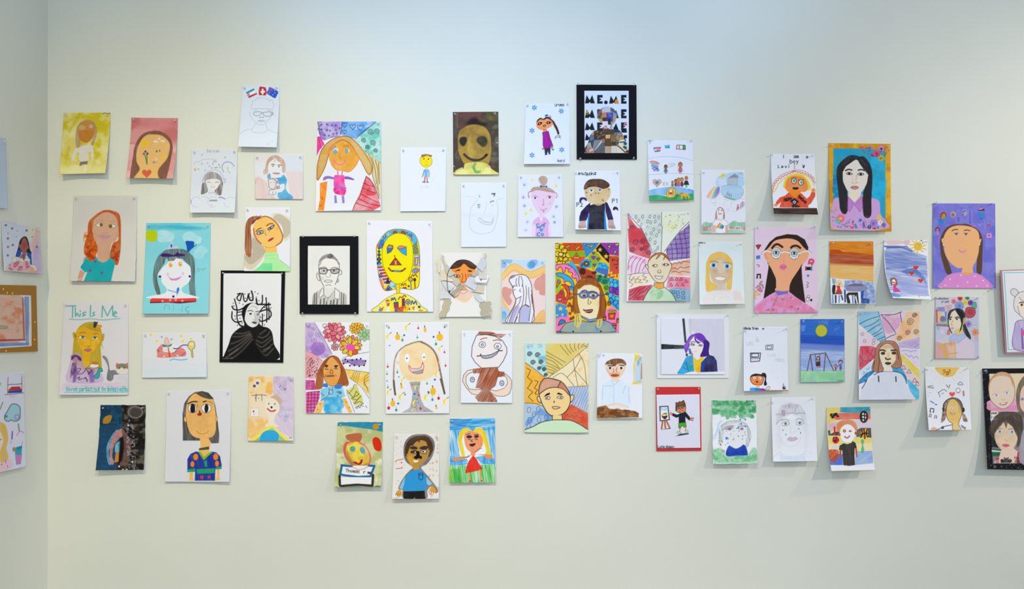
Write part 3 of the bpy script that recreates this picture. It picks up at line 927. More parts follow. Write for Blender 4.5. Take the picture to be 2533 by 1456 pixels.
# calligraphy hood portrait in a black border
s = sheet('framed_portrait', 'black and white print of a hooded person with calligraphy halo on black card', '1418 -162 2375 -160 2348 1262 1405 1255', 'dcdee2', 'picture', pins='tl tr', lift=(0.0, 0.0), ease=1.0, h0=0.0058)
s['base'] = dict(name='backing_card', outer=pts('1375 -210 2432 -205 2400 1310 1352 1303'), h=0.0055, thick=0.0045, mat='black')
B('151514', '1425 1200 1500 1020 1560 850 1680 740 1760 700 1740 600 1720 480 1760 380 1840 330 1920 325 2000 350 1960 380 2000 420 2020 560 2010 660 2060 710 2160 740 2220 820 2250 1000 2300 1260 1410 1256', t='')
P('151514', '1405 1256 1440 1160 1600 800 2180 800 2305 1262')
B('d8dadc', '1770 560 1800 430 1860 345 1930 330 2000 390 2015 460 2012 600 1980 690 1900 728 1820 690 1775 620')
for q, wd in (('1600 260 1640 420 1640 560 1660 640', 3), ('1560 380 1590 430 1680 440 1760 400', 3.4), ('1560 480 1560 580 1620 640 1720 630', 3.2), ('1660 650 1700 700 1740 710', 4), ('1650 180 1700 170 1640 240 1690 290 1720 180 1740 180 1760 290 1800 290 1830 180', 3), ('1830 180 1850 270 1900 280 1900 200 1880 130', 3.6), ('1960 260 1970 330 1990 350', 4),
              ('2060 200 2060 300 2040 345', 3), ('2010 350 2190 350', 4), ('2120 240 2135 460 2130 640', 3), ('2165 320 2170 600', 2.6), ('2010 480 2080 390 2170 350', 2.6), ('2020 470 2110 440 2190 460 2200 540 2130 600 2040 630 2010 600', 3.2), ('2060 510 2060 700', 2.6), ('1650 480 1720 470|1660 530 1720 520', 2.4), ('2090 400 2190 430', 2)):
    L('111111', q, wd, .95)
ES('1c1c1c', '1580 330 1590 375 1605 540 1612 592 1560 468 1680 330 1740 350 1770 180 1780 250 1850 170 1870 240 1940 145 1985 172 1960 232 2005 290 2090 530 2032 560 2095 685 1650 692 1692 580 1725 660 2200 405', 9)
E('3c3c3c', 1865, 505, 22, 16)
E('4a4a4a', 1985, 515, 18, 18)
L('3a3a3a', '1820 460 1870 450 1905 465|1950 470 1990 465 2010 490', 2.2, .8)
L('8a8a8a', '1930 500 1945 560 1950 610 1910 600', 1.8, .6)
P('9c9c9c', '1950 480 2012 460 2012 640 1960 700 1940 620', a=.45, soft=8)
B('4a4a4a', '1885 640 1930 632 1970 650 1940 672 1900 660')
L('9a9a9a', '1830 420 1900 370 1980 430|1900 380 1990 400', 1.4, .6)
for q in ('1600 820 1720 830 1850 800', '1570 880 1700 880 1860 830', '1540 1000 1680 950 1860 840', '1500 1120 1680 1010 1880 850', '1470 1220 1650 1100 1890 880', '1560 1240 1720 1120 1900 920', '1990 880 2060 900 2140 860 2180 800', '1960 940 2060 980 2200 880', '1960 1000 2060 1050 2220 920', '1970 1060 2080 1130 2230 1000', '2000 1120 2120 1190 2240 1080', '2020 840 2120 770'):
    L('6b655e', q, 2.6, .75, soft=2.5)
L('8f8a82', '1420 1245 1560 1235|1520 1180 1660 1080|2080 1100 2180 1060', 2.2, .6, soft=2)
P('0a0a0a', '1620 1250 1900 960 1990 1060 2120 1250', soft=6)
# large-eyed girl in blue
F(400, 920, 5.2)
sheet('drawn_portrait', 'drawing of a dark-haired person with huge eyes and a blue top with orange dots', '60 238 892 230 868 1412 38 1408', 'd4d6de', 'drawing', lift=(0.006, 0.012), curl=0.004)
P('403c3a', '268 540 290 400 350 310 430 255 520 243 600 265 660 330 690 430 720 640 740 800 735 912 640 915 600 850 500 880 272 880', t='c.3@85')
B('e8b468', '310 540 318 430 360 330 440 265 520 260 600 320 660 350 680 430 698 560 700 660 690 770 650 830 560 852 460 845 390 810 340 720 318 620', t='w.12')
P('403c3a', '430 270 520 243 600 265 670 345 620 348 560 335 500 310 460 285', t='c.3@30')
B('e8b468', '288 590 305 570 320 610 312 640 290 625', o='8a6a40')
B('e8b468', '700 570 716 575 712 625 695 625', o='8a6a40')
P('e8b468', '492 850 605 850 632 910 615 980 605 1050 640 1020 545 1100 480 1030 500 950')
E('dfe2ea', 395, 465, 55, 58, o='5a4a40')
E('dfe2ea', 574, 465, 62, 58, o='5a4a40')
B('1a1a1c', '368 480 378 415 400 408 425 425 430 480 418 518 380 518')
B('1a1a1c', '550 470 560 420 585 412 600 440 598 490 580 520 560 515')
L('2e2a28', '338 405 380 385 420 378 455 380', 3.2)
L('2e2a28', '535 382 570 372', 3.4)
L('7a5a3c', '570 372 630 385 655 410|460 425 465 440', 1.6, .8)
B('8a3424', '480 490 490 490 500 515 518 535 500 560 470 558 455 540 475 525')
L('a87838', '450 755 480 785 530 795 580 780 600 750', 1.5, .8)
P('2b3a38', '480 980 610 955 608 992 480 1005')
L('4a9a40', '490 995 540 985 605 970', 1.6, .7)
P('1a2c90', '330 1260 330 1120 370 1050 440 1020 490 1025 540 1110 640 1020 700 1030 750 1080 772 1200 768 1240 700 1245 690 1240 685 1395 425 1395 430 1260', t='c.15@80')
P('7ab82a', '472 1030 500 1025 545 1085 625 1020 658 1022 540 1132')
ES('e8801e', '437 1090 695 1088', 32, ry=42)
ES('e8801e', '395 1182 712 1175', 25, ry=38)
P('1f9a6a', '328 1250 432 1238 428 1282 328 1286')
P('1f9a6a', '695 1222 770 1208 768 1245 695 1252')
P('1f9a6a', '445 1248 680 1235 678 1298 455 1306')
P('1f9a6a', '545 1140 580 1135 582 1215 558 1220')
P('c03a48', '495 1330 538 1328 538 1368 495 1370')
P('c03a48', '590 1335 630 1332 622 1365 592 1366')
P('e8b468', '358 1288 402 1285 400 1345 415 1395 350 1395 358 1340')
P('e8b468', '708 1250 745 1248 742 1340 750 1390 695 1392 710 1330')
# smiling round head, orange and purple halves
sheet('drawn_portrait', 'crayon picture split orange and purple with a small smiling head over a blue oval', '1120 52 1700 52 1692 882 1105 884', 'e0d8d4', 'drawing', lift=(0.006, 0.014))
P('f0cc94', '1120 52 1435 52 1430 280 1380 700 1100 884 1105 500', t='c.35@-15')
WASH('e8ac52', '1130 60 1430 60 1420 280 1150 280', .8, 18, .42, .6)
WASH('ecb868', '1110 590 1400 600 1250 800 1110 830', .8, 14, .4, .6, 2)
P('e2dad0', '1130 290 1400 290 1390 600 1250 590 1130 590', a=.55, soft=10)
P('c9bcd8', '1435 52 1700 52 1692 860 1500 760 1440 640 1500 420 1430 260', t='c.4@60')
WASH('a890c0', '1440 60 1690 60 1690 600 1500 560', .5, 20, .45, .65, 4)
B('dcd8d4', '1180 170 1215 100 1265 90 1255 160 1210 200', t='')
ES('55555c', '1232 140 1192 178', 19)
L('66666c', '1160 300 1220 295 1290 290 1345 300|1215 280 1212 370|1285 290 1290 365|1215 290 1205 340', 2.2, .7)
P('e2e2e0', '1145 462 1248 460 1250 570 1145 575', o='c0b8b0')
ES('c83048', '1182 503', 12)
L('5a9a58', '1185 515 1190 550', 1.2, .7)
ES('7a9a58', '1247 335', 8)
L('5a5068', '1515 195 1530 170|1570 205 1585 232 1600 205', 1.6, .8)
B('c4ac8c', '1395 330 1440 300 1500 305 1540 360 1535 410 1490 400 1440 350')
B('e4dccc', '1330 460 1340 370 1400 330 1470 360 1515 430 1505 510 1450 560 1440 640 1500 700 1330 700 1370 640 1370 560 1335 500')
ES('4a4448', '1378 405 1455 408', 10, .8)
ES('2c2424', '1412 452', 14)
L('b83030', '1360 470 1400 500 1440 500 1460 488', 3.4)
L('7aa0d8', '1560 555 1600 580|1570 580 1640 570|1590 530 1610 595|1600 550 1650 550|1590 540 1630 590', 1.6, .7)
P('ecd858', '1100 884 1150 860 1350 700 1400 680 1450 690 1560 800 1630 850 1660 882', a=.95, t='w.2')
P('90c07c', '1190 884 1400 720 1430 715 1520 810 1600 882', t='w.3')
B('1fa0e4', '1265 850 1290 790 1350 750 1440 750 1500 790 1505 850 1470 890 1275 890', t='w.12')
P('e0e0d8', '1635 830 1685 828 1685 870 1635 872', a=.8)
L('3c3c40', '1640 850 1655 835 1665 855 1675 840', 1.4, .7)
# big blond child with patterned rays
F(770, 290, 6.067)
sheet('painted_portrait', 'big painting of a blond child in a pink dress, purple stars and spirals behind', '95 62 1050 62 1042 1395 62 1408', 'dfe3ea', 'painting', lift=(0.006, 0.012), ease=1.0)
P('d2d8e2', '150 680 900 700 1000 900 1000 1300 200 1300 120 900', a=.4, t='c.7@-8', soft=20)
P('9a86cc', '95 62 465 62 440 270 300 310 200 350 150 330 120 250', t='w.45')
WASH('7450a8', '95 62 465 62 440 270 300 310 200 350 150 330', .6, 10, .5, .7)
SCAT('3a2a58', '130 90 440 80 430 180 300 250 150 200', 0, 5)
for x, y in ((155, 110), (235, 105), (310, 120), (365, 120), (155, 185), (235, 190), (425, 165), (370, 190), (280, 200), (330, 250), (205, 270), (265, 275), (380, 240)):
    STAR('2c2440', x, y, 22, 5, .25)
P('4a90d8', '465 62 970 62 650 320 445 265', t='w.4')
P('1f70c8', '700 260 860 140 830 200 690 290', a=.8, soft=4)
WASH('b8d0f0', '470 70 940 70 760 180 480 150', .8, 14, .45, .7)
for x, y, r in ((500, 110, 38), (620, 140, 45), (735, 150, 45), (500, 215, 34)):
    HEART(None, x, y, r, o='28487c', w=1.3)
P('8fd0c4', '970 70 1045 62 1048 690 800 500 650 330', t='w.5')
WASH('4ab49c', '700 280 1040 250 1040 640 800 480', .6, 16, .45, .7)
for x, y, r in ((885, 220, 50), (980, 210, 46), (780, 345, 40), (920, 380, 48), (840, 445, 36), (960, 500, 36)):
    SPIRAL('28484c', x, y, r, 2.2, 1.3)
L('303038', '95 62 130 260|465 62 440 260|970 70 660 325|800 500 1048 690', 1.4)
P('e03a90', '85 290 130 285 200 400 130 480 80 590', t='w.25')
L('a02060', '130 290 190 420|110 300 150 470', 1.5, .8)
P('d8c48c', '800 510 900 560 1045 690 1040 1250 980 1100 930 950 900 700', t='w.3')
L('3c3430', '860 550 920 700 920 880 990 1080|910 600 960 800 980 1000|960 640 1000 800 1000 1050 1020 1180|1010 680 1025 1000', 1.3, .8)
B('c99a44', '85 900 95 700 160 480 300 340 460 285 580 300 680 380 780 500 880 660 910 780 880 862 830 820 760 680 700 580 600 420 480 340 400 370 290 460 250 600 200 760 110 930 90 930', t='w.2', o='8a4a28', w=1.8)
P('d6c08c', '560 320 680 390 780 510 890 690 900 800 870 850 760 680 640 470', a=.6, t='w.3', soft=6)
B('d9962e', '262 500 300 430 390 380 470 345 560 390 640 480 712 600 690 690 620 780 555 820 470 800 380 790 310 720 275 620', t='w.2', o='e07838', w=1.6)
WASH('e8b050', '262 500 470 345 712 600 555 820 310 720', .6, 14, .45, .7)
E('d8dce4', 365, 490, 45, 35, a=.7)
E('d8dce4', 540, 500, 40, 30, a=.7)
B('5ab0dc', '335 510 360 490 385 520 360 545', o='3a80b8')
B('5ab0dc', '510 500 530 475 550 500 530 535', o='3a80b8')
L('7a6aa8', '290 480 340 435 365 440 330 475 300 488', 1.4)
L('a07838', '490 430 520 415 560 430 520 442 490 430', 1.4)
L('b07828', '430 540 425 610 450 615', 1.3)
L('e068a0', '340 650 370 690 430 712 490 690 515 640|345 645 355 660|500 640 520 645', 2.4)
L('a03a70', '395 810 400 860|465 815 460 860', 2)
P('ec3a98', '340 880 360 865 495 868 500 980 520 1060 515 1130 500 1168 430 1165 350 1145 335 1000', t='w.3')
WASH('c81f78', '340 1060 515 1070 500 1160 350 1140', .7, 9, .45, .62)
L('8a6ac8', '350 1025 420 1045 515 1065', 4)
B('8a70c4', '180 930 200 895 260 885 335 905 330 925 250 915 195 940', o='6a4aa0')
B('7a58b8', '500 890 560 890 640 925 630 942 560 930 505 925')
P('9078c8', '345 1170 375 1170 388 1285 350 1288')
P('9078c8', '455 1175 490 1170 500 1260 495 1292 465 1285')
P('e88420', '128 985 240 960 230 1100 200 1310 190 1400 95 1400 130 1240', t='w.25')
SCAT('7a3c14', '140 975 230 975 215 1090 195 1300 120 1380', 14, 6, .8)
P('e05a68', '825 880 880 910 940 1010 1010 1200 1040 1340 920 1400 615 1405 680 1250 760 1060', t='w.5')
WASH('d03a48', '825 890 940 1010 980 1150 800 1150', .8, 12, .42, .6)
L('303038', '825 880 770 1040 740 1160 660 1290 615 1405|825 885 930 1000 1020 1220|780 985 860 1020 930 1040|775 1060 880 1110 960 1130|740 1150 880 1220 1010 1280|700 1215 860 1290 1030 1330|670 1285 800 1330 920 1365', 1.3)
# small yellow-headed boy on white
sheet('drawn_portrait', 'nearly empty white sheet with a tiny yellow-headed boy in a blue jumper', '1338 452 2025 455 2010 1408 1335 1412', 'dbe2ee', 'drawing', lift=(0.006, 0.006))
B('e8d824', '1630 660 1640 600 1690 580 1740 570 1790 600 1815 650 1800 710 1760 740 1720 750 1660 720', o='a89420')
P('e8d824', '1710 740 1740 740 1740 780 1712 780')
P('9c5c34', '1648 560 1720 550 1810 565 1808 598 1740 572 1660 605', t='c.2@0')
ES('2c2c20', '1690 622 1758 628', 9)
L('a89010', '1700 715 1730 720 1745 700|1725 650 1728 680', 1.2)
P('6aa8dc', '1700 780 1755 778 1745 880 1700 880', t='c.2@80')
P('5a9cd4', '1690 785 1705 790 1680 890 1660 895')
P('5a9cd4', '1755 782 1770 800 1775 895 1760 895')
ES('e8d850', '1665 900 1766 910', 12)
L('b04858', '1710 882 1698 965', 2.6)
L('a04868', '1735 882 1740 970', 2.2)
L('6a5a60', '1670 968 1710 975|1732 972 1755 975', 2.4)
L('b0bcd0', '1650 1030 1655 1060|1690 1040 1680 1060|1720 1020 1720 1055|1745 1035 1765 1060', 1.4, .7)
L('c8d2e0', '1900 850 1800 970', 1.4, .5)
# pencil man with glasses in black mount
F(735, 540, 5.944)
s = sheet('framed_portrait', 'grey pencil portrait with glasses and striped shirt in a wide black mount', '157 400 775 400 773 1268 157 1266', 'dcdedd', 'picture', pins='750,585 876,585 748,774 878,774', lift=(0, 0), ease=1.0, h0=0.0062)
s['base'] = dict(name='mount', outer=pts('35 262 897 260 900 1402 38 1402'), hole=pts('157 400 775 400 773 1268 157 1266'), h=0.0072, thick=0.006, mat='black')
P('d2d4d4', '160 400 775 400 775 700 160 720', a=.4, t='w.7', soft=10)
B('e0e0de', '320 640 340 580 420 560 520 570 600 640 620 740 610 850 560 960 530 1005 460 1020 400 1005 350 930 325 800')
B('6f6e6e', '315 680 330 600 400 540 490 515 530 540 590 600 620 660 610 680 560 610 480 590 420 590 370 620 345 680', t='c.55@-35')
B('4a4a4a', '440 560 490 520 530 545 510 580 460 585', t='c.4@30', a=.8)
L('4c4c4c', '318 680 322 760 350 910 395 1000|620 660 615 800 590 900 560 970', 1.6, .8)
L('3a3a3a', '325 745 330 800 400 815 435 790 435 740 325 740|490 760 510 800 560 810 610 790 605 745 490 755|435 760 490 755', 2.4, .85)
B('9a9a9a', '350 755 420 750 425 790 350 795', a=.7, t='c.4@20')
B('8a8a8a', '505 765 590 755 595 790 520 800', a=.8, t='c.4@20')
ES('2c2c2c', '395 768 540 768', 14, .8)
L('555555', '340 725 400 715 435 735|500 730 560 720 600 735', 2.6, .6)
L('8c8c8c', '430 800 425 850 460 865 490 845 480 800', 1.6, .7)
L('6a6a6a', '400 920 430 905 500 910 520 925|400 930 450 940 510 930|420 985 470 975 500 985', 1.8, .7)
B('b4b4b4', '340 870 390 860 390 900 350 900', a=.5, soft=4)
B('dcdcda', '300 800 285 850 310 905 335 915 325 850', o='606060', w=1.5)
L('606060', '620 750 650 770 655 810 630 830|580 930 600 895 610 925 590 940', 1.8, .8)
P('c4c4c2', '215 1266 235 1110 260 1085 380 1020 450 1130 560 1020 640 1070 730 1120 735 1266')
for x0, x1, y in ((240, 262, 1100), (272, 292, 1085), (330, 352, 1180), (380, 404, 1170), (420, 440, 1220), (480, 505, 1200), (520, 548, 1190), (575, 600, 1190), (640, 658, 1090), (672, 690, 1100), (225, 232, 1130), (705, 712, 1130)):
    P('4a4a4a', [x0 + 8, y, x1 + 4, y, x1, 1266, x0, 1266], a=.85, t='c.3@88')
B('d8d8d6', '380 1015 320 1140 325 1170 390 1120 440 1150 520 1110 560 1010 470 1030')
P('e0e0de', '365 1020 315 1150 330 1165 390 1120 395 1040', o='6a6a6a')
P('e0e0de', '555 1020 550 1170 620 1190 625 1080', o='6a6a6a')
L('7a7a7a', '395 1010 390 1100 450 1170 540 1070|430 1230 460 1170', 1.6, .7)
# yellow face with doodle-filled hair
sheet('marker_portrait', 'marker drawing of a flat yellow face with blue and red patterned hair', '1020 32 1985 40 2000 1372 1025 1372', 'dfe2ec', 'drawing', lift=(0.004, 0.006), ease=1.0)
B('f0dc00', '1165 480 1180 380 1250 270 1330 190 1440 158 1580 165 1700 210 1765 300 1795 430 1802 620 1800 800 1790 980 1740 1030 1660 1045 1530 1025 1440 1040 1340 1062 1280 1050 1230 960 1190 780', o='6a6020', w=1.4)
B('48b0e4', '1190 400 1260 270 1340 190 1440 160 1580 165 1690 205 1755 290 1770 360 1720 400 1660 290 1560 220 1420 225 1320 320 1260 440 1200 440', t='w.1')
P('2a78cc', '1180 400 1230 310 1280 300 1270 430 1190 440')
P('e05058', '1180 380 1210 375 1205 420 1175 430')
P('b03030', '1240 380 1275 370 1265 430')
for x in (1440, 1555):
    for r, c in ((46, 'f0d020'), (34, '3a90c8'), (24, 'b04048')):
        E(c, x, 215, r, r * 1.1, o='2c2c38', w=.8)
L('7a2a50', '1260 260 1280 290 1305 270 1295 240|1590 240 1600 210 1625 215 1630 245|1650 250 1670 230 1690 250 1665 265 1645 240', 2, .9)
P('f0c818', '1320 250 1345 200 1355 250')
L('a83a60', '1680 250 1685 330', 2.4)
P('3a5c58', '1700 390 1760 335 1790 500 1780 525 1710 530')
HT('e0d860', '1700 390 1760 335 1790 500 1780 525 1710 530', 35, 4.2, 1.3, .9, .1)
for y, r in ((440, 12), (485, 16), (535, 20), (600, 26), (660, 26)):
    P('2a2c40', [1200 - r * 1.3, y, 1204, y - r * 1.6, 1204 + r * 1.5, y, 1206, y + r * 1.6])
    P('2a68c8', [1200 - r * .6, y, 1204, y - r * .8, 1204 + r * .8, y, 1206, y + r * .8])
P('9ad0ec', '1178 700 1250 690 1290 830 1390 930 1440 960 1450 1010 1400 1020 1290 970 1220 880')
for i in range(6):
    P('c03030', [1180 + i * 18, 705 + i * 45, 1258 + i * 24, 700 + i * 42, 1264 + i * 25, 725 + i * 42, 1184 + i * 18, 732 + i * 45])
P('48b0e4', '1178 690 1215 655 1255 690')
E('e07848', 1226, 840, 20, 28, o='2c3c70', w=1.8)
E('2a4a98', 1226, 845, 9, 14)
P('e06a78', '1210 880 1240 890 1290 1045 1270 1045')
P('2a2430', '1300 960 1330 860 1370 960', a=.9)
P('48b0e4', '1395 1000 1445 965 1450 1030')
P('e0c820', '1280 1050 1340 960 1430 1045 1340 1062')
P('2a78cc', '1295 1052 1345 980 1400 1045 1340 1062', o='a04848', w=1.6)
E('3a3c48', 1340, 1040, 16)
P('b8d4ec', '1725 540 1790 535 1800 700 1715 700', o='2c2c50')
P('d8c858', '1740 575 1775 570 1770 680 1732 685', o='6a2a60', w=2)
P('f0d820', '1700 720 1800 700 1800 740 1700 760')
B('58b0dc', '1690 770 1740 725 1795 755 1760 800 1710 800', o='2c2c50', w=1)
L('c83a48', '1720 740 1730 800|1745 730 1755 798|1770 740 1775 785', 2)
L('6a2a48', '1680 850 1700 825 1715 850 1740 820 1765 860|1530 985 1545 960 1560 985 1585 955 1605 985|1555 1025 1570 1010 1580 1030 1595 1010 1605 1030', 2.2)
E('d8a830', 1668, 895, 28, 32, o='6a2a40', w=2)
E('2c2c38', 1728, 900, 22, 26)
L('3a80c0', '1672 925 1676 1035', 3)
L('8a2a48', '1728 925 1735 1020', 2.8)
ES('902c40', '1640 995', 16)
B('f2dc00', '1250 590 1258 430 1320 300 1420 230 1500 218 1590 240 1660 310 1700 430 1705 580 1690 720 1650 850 1580 930 1480 965 1400 930 1330 840 1275 720', o='7a6c10', w=1.2)
P('2a70b8', '1320 430 1350 385 1410 400 1410 440 1380 490 1325 518', o='2c3c60')
E('d0b080', 1365, 420, 40, 24, o='7a3a38', w=1.6)
E('d8c878', 1365, 422, 22, 10, o='4a3028', w=1)
P('2aa4dc', '1470 435 1500 410 1605 415 1608 545 1540 510', o='2c5070')
E('e8a0a0', 1530, 425, 48, 24, o='a03848', w=1.6)
E('d8b868', 1535, 428, 26, 10, o='4a3028', w=1)
P('a83430', '1445 575 1535 685 1360 685', o='4a2420', w=1.4)
ES('2c2c28', '1433 550', 8)
L('2c2c28', '1433 550 1440 580', 1.2)
L('e8d040', '1435 625 1460 675|1462 625 1438 675', 2)
ES('3a68b0', '1395 670 1490 665', 13)
L('98342c', '1345 730 1385 770 1430 772 1530 775 1590 735', 4, .95)
L('4a90c0', '1425 768 1525 770', 3.4, 1)
ES('202024', '1410 770 1535 770', 10)
P('f0cc18', '1450 965 1505 960 1512 1150 1490 1165 1470 1150', o='7a6c10')
B('f0e070', '1130 1372 1200 1270 1300 1180 1400 1130 1450 1105 1530 1100 1640 1130 1750 1200 1830 1290 1880 1372', o='7a6c10')
P('f0dc00', '1350 1180 1600 1130 1640 1372 1380 1372', a=.8, soft=10)
P('e84830', '1290 1215 1330 1185 1368 1215 1330 1225')
L('4a4a58', '1310 1235 1340 1250 1320 1270 1355 1275|1330 1290 1360 1240', 1.8)
P('e85038', '1200 1290 1240 1320 1280 1290 1250 1365')
P('2a90d8', '1195 1365 1215 1310 1250 1365')
P('dfe2ec', '1305 1370 1340 1300 1370 1370')
P('dfe2ec', '1725 1370 1745 1305 1768 1370')
P('2a58b0', '1420 1235 1485 1225 1490 1300 1430 1320', o='30202c')
P('b03040', '1425 1240 1450 1260 1480 1255 1480 1320 1430 1325', t='b.5')
P('4a2a58', '1540 1175 1582 1170 1590 1280 1540 1290')
HT('c04858', '1540 1175 1582 1170 1590 1280 1540 1290', 30, 3, 1.2)
P('c03030', '1430 1330 1600 1270 1605 1372 1430 1372', t='b.5')
P('2a68c8', '1430 1372 1455 1310 1480 1372|1500 1372 1520 1320 1550 1372'.split('|')[0])
P('f0c818', '1555 1372 1580 1300 1610 1372')
E('c8c080', 1630, 1225, 30, 34, o='2a4870', w=2.2)
E('2a4890', 1630, 1228, 12, 14)
L('8a3048', '1490 1190 1510 1155 1545 1160 1575 1130 1600 1150', 2.6)
L('2a4c90', '1385 1205 1395 1170 1410 1195 1430 1165 1450 1205|1675 1265 1690 1210 1715 1255 1740 1215 1760 1265', 3)
L('c04848', '1690 1310 1725 1300 1700 1330 1720 1335|1790 1355 1810 1340 1820 1358 1845 1345', 2)
ES('2a4c80', '1795 1300', 20)
ES('a83038', '1650 1330', 14)
L('6a6a50', '1640 1265 1645 1320|1620 1262 1622 1360', 1)
# flowers and stripes behind brown-haired girl
F(740, 780, 5.6)
sheet('painted_portrait', 'painting of a brown-haired person in a blue shirt below big pink and yellow flowers', '85 95 975 98 975 1358 92 1352', 'dfe2e9', 'painting', lift=(0.005, 0.006))
P('b49ad0', '85 95 210 95 340 310 460 540 330 600 150 510 85 480', t='w.4')
E('9a68c4', 260, 460, 105, 95, t='w.3', a=.9)
for x, y, r in ((130, 140, 40), (165, 255, 42), (210, 340, 45), (200, 180, 30), (270, 260, 45), (130, 450, 36), (265, 470, 80), (265, 475, 45), (380, 550, 34), (320, 400, 40)):
    SPIRAL('7a6a98', x, y, r, 1.6, 1.1)
L('55505c', '210 95 330 290 455 530|80 485 220 540 325 630|600 590 740 545 970 505', 1.2, .8)
P('d8909c', '85 485 200 530 325 630 270 720 240 880 85 870', t='w.35')
SCAT('2c2028', '95 550 290 600 250 850 110 850', 75, 14, .75, 5, 3, rot=-60)
P('b83a88', '85 890 215 895 225 1030 85 1030', t='b.3')
P('d8489c', '95 1060 290 1040 280 1150 200 1350 95 1350', t='w.25')
HT('3c2030', '95 1060 290 1040 280 1150 200 1350 95 1350', 92, 8, 1.3, .85, .15)
HT('3c2030', '95 1060 290 1040 280 1150 200 1350 95 1350', 2, 8, 1.3, .85, .15)
for k, (rr, n, off) in enumerate(((118, 12, 0), (80, 8, .2))):
    for i in range(n):
        th = 2 * math.pi * i / n + off
        E(('d87080', 'e898a0', 'd05868')[i % 3], 490 + rr * math.cos(th), 232 + rr * math.sin(th) * .9, 42, 28, 1, '', '5a2a34', 1.2, math.degrees(th))
E('d86474', 475, 245, 50, 34, o='4a2028', w=1.4)
E('ecd0d4', 355, 140, 30, 26, o='5a4a50', a=.3)
for i in range(11):
    th = 2 * math.pi * i / 11
    E(('e0a838', 'ecc050')[i % 2], 800 + 72 * math.cos(th), 175 + 55 * math.sin(th), 34, 20, 1, '', '6a4418', 1.2, math.degrees(th))
for i in range(6):
    th = 2 * math.pi * i / 6
    E('e8b040', 800 + 34 * math.cos(th), 185 + 28 * math.sin(th), 28, 16, 1, '', '6a4418', 1.1, math.degrees(th))
for i in range(8):
    th = 2 * math.pi * i / 8
    E('9cc494', 905 + 55 * math.cos(th), 265 + 55 * math.sin(th), 38, 24, 1, '', '54704c', 1.1, math.degrees(th))
E('88b880', 905, 265, 34, 34, o='54704c')
for i in range(14):
    th = 2 * math.pi * i / 14
    E(('ec9a50', 'f0b070', 'e87848')[i % 3], 710 + 128 * math.cos(th), 410 + 108 * math.sin(th), 34, 22, 1, '', '4a3418', 1.2, math.degrees(th))
for th, c in ((-1.6, 'd8b820'), (-.7, 'f0b820'), (.15, 'e0c840'), (.9, 'e0583a'), (1.5, 'f0b020'), (2.4, 'd8c030'), (3.6, 'f0a830')):
    E(c, 705 + 85 * math.cos(th), 430 + 85 * math.sin(th), 52, 30, 1, '', '4a3418', 1.3, math.degrees(th))
E('e050b0', 710, 440, 66, 46)
for i in range(7):
    th = 2 * math.pi * i / 7
    E('d89aa4', 495 + 32 * math.cos(th), 435 + 32 * math.sin(th), 22, 15, 1, '', '4a2c34', 1.2, math.degrees(th))
B('8a6cb4', '590 610 700 605 860 610 920 630 900 690 740 690 690 660 620 665', t='w.3')
ES('1c1820', '640 605 672 635 735 615 797 605 853 598 920 628 615 665 703 695 765 690 832 700 898 690', 12)
P('f0bc40', '635 745 800 765 970 790 970 1110 850 960 690 860', t='w.4')
WASH('f8e0a0', '640 750 970 790 970 1110 690 860', .6, 14, .5, .7)
for i in range(7):
    L('5a4a38', f'{770 + i * 24} {770 + i * 4} {720 + i * 28} {880 + i * 18}' if i < 4 else f'965 {800 + (i - 4) * 45} {900 - (i - 4) * 5} {880 + (i - 4) * 30} 960 {1060 - (i - 4) * 30}', 1.1, .7)
L('5a5450', '640 745 800 765 970 790|690 860 850 980 970 1145|660 1060 770 1340', 1.2, .8)
P('c8c860', '655 1040 720 1000 800 960 840 1080 870 1120 890 1220 770 1250 720 1150', t='w.3')
L('3c3c24', '660 1030 690 1080 750 1010 760 960 790 960|700 1080 750 1140 790 1050 830 1090 720 1150 800 1170 860 1110 760 1220 840 1190 890 1220 780 1270 800 1290 820 1250 840 1280 860 1240 890 1260|650 980 680 960|920 1250 940 1275', 1.3, .85, sm=0)
B('9c5428', '220 1010 235 880 270 740 330 640 400 575 470 552 540 580 590 660 640 760 680 900 680 960 600 975 520 960 560 850 570 760 520 640 440 570 380 640 330 730 340 880 320 1000 250 1025', t='c.2@80')
B('dd9440', '330 760 350 670 400 600 470 565 530 590 570 680 580 780 550 900 500 970 420 970 360 900', t='w.2', o='4a3420', w=1.1)
P('9c5428', '250 800 330 650 450 555 400 620 340 740 320 860', t='c.2@80')
P('9c5428', '450 560 540 580 600 690 640 790 690 930 590 975 540 940 580 800 560 680', t='c.2@80')
L('3c2818', '330 690 400 600 470 560|575 720 600 750 580 780|310 730 300 760 320 790', 1.3, .8)
ES('3c3434', '378 700 510 705', 20)
L('2c2420', '355 695 400 690|485 700 540 695|360 740 400 745|490 735 530 740', 2, .8)
L('4a3020', '435 750 430 795 455 805 465 775 450 745|375 820 365 840 380 850|505 820 510 835', 1.3)
P('8a6a60', '390 830 480 825 485 842 388 848', o='3c2820', w=1)
P('78c0e4', '300 1020 420 985 600 980 640 1120 590 1140 595 1350 360 1350 350 1180 300 1180', t='w.25')
WASH('2aa0d8', '360 1150 590 1150 595 1350 360 1350', .9, 22, .38, .6)
B('3a78cc', '330 950 380 940 400 990 330 985')
B('3a78cc', '490 980 540 955 600 960 570 1010 500 1010')
L('3c4858', '300 1180 400 1110 410 1060|415 1000 420 1080 465 1080 460 990|420 1030 462 1030|300 1070 340 1110', 1.3)
B('2c6c88', '505 1060 570 1045 590 1080 520 1110 585 1130 520 1125 560 1090', t='b.5')
P('e8b860', '210 1350 260 1200 330 1185 345 1200 300 1350', t='w.2')
P('e8b050', '600 1145 650 1150 740 1345 690 1350 620 1230', t='w.2')
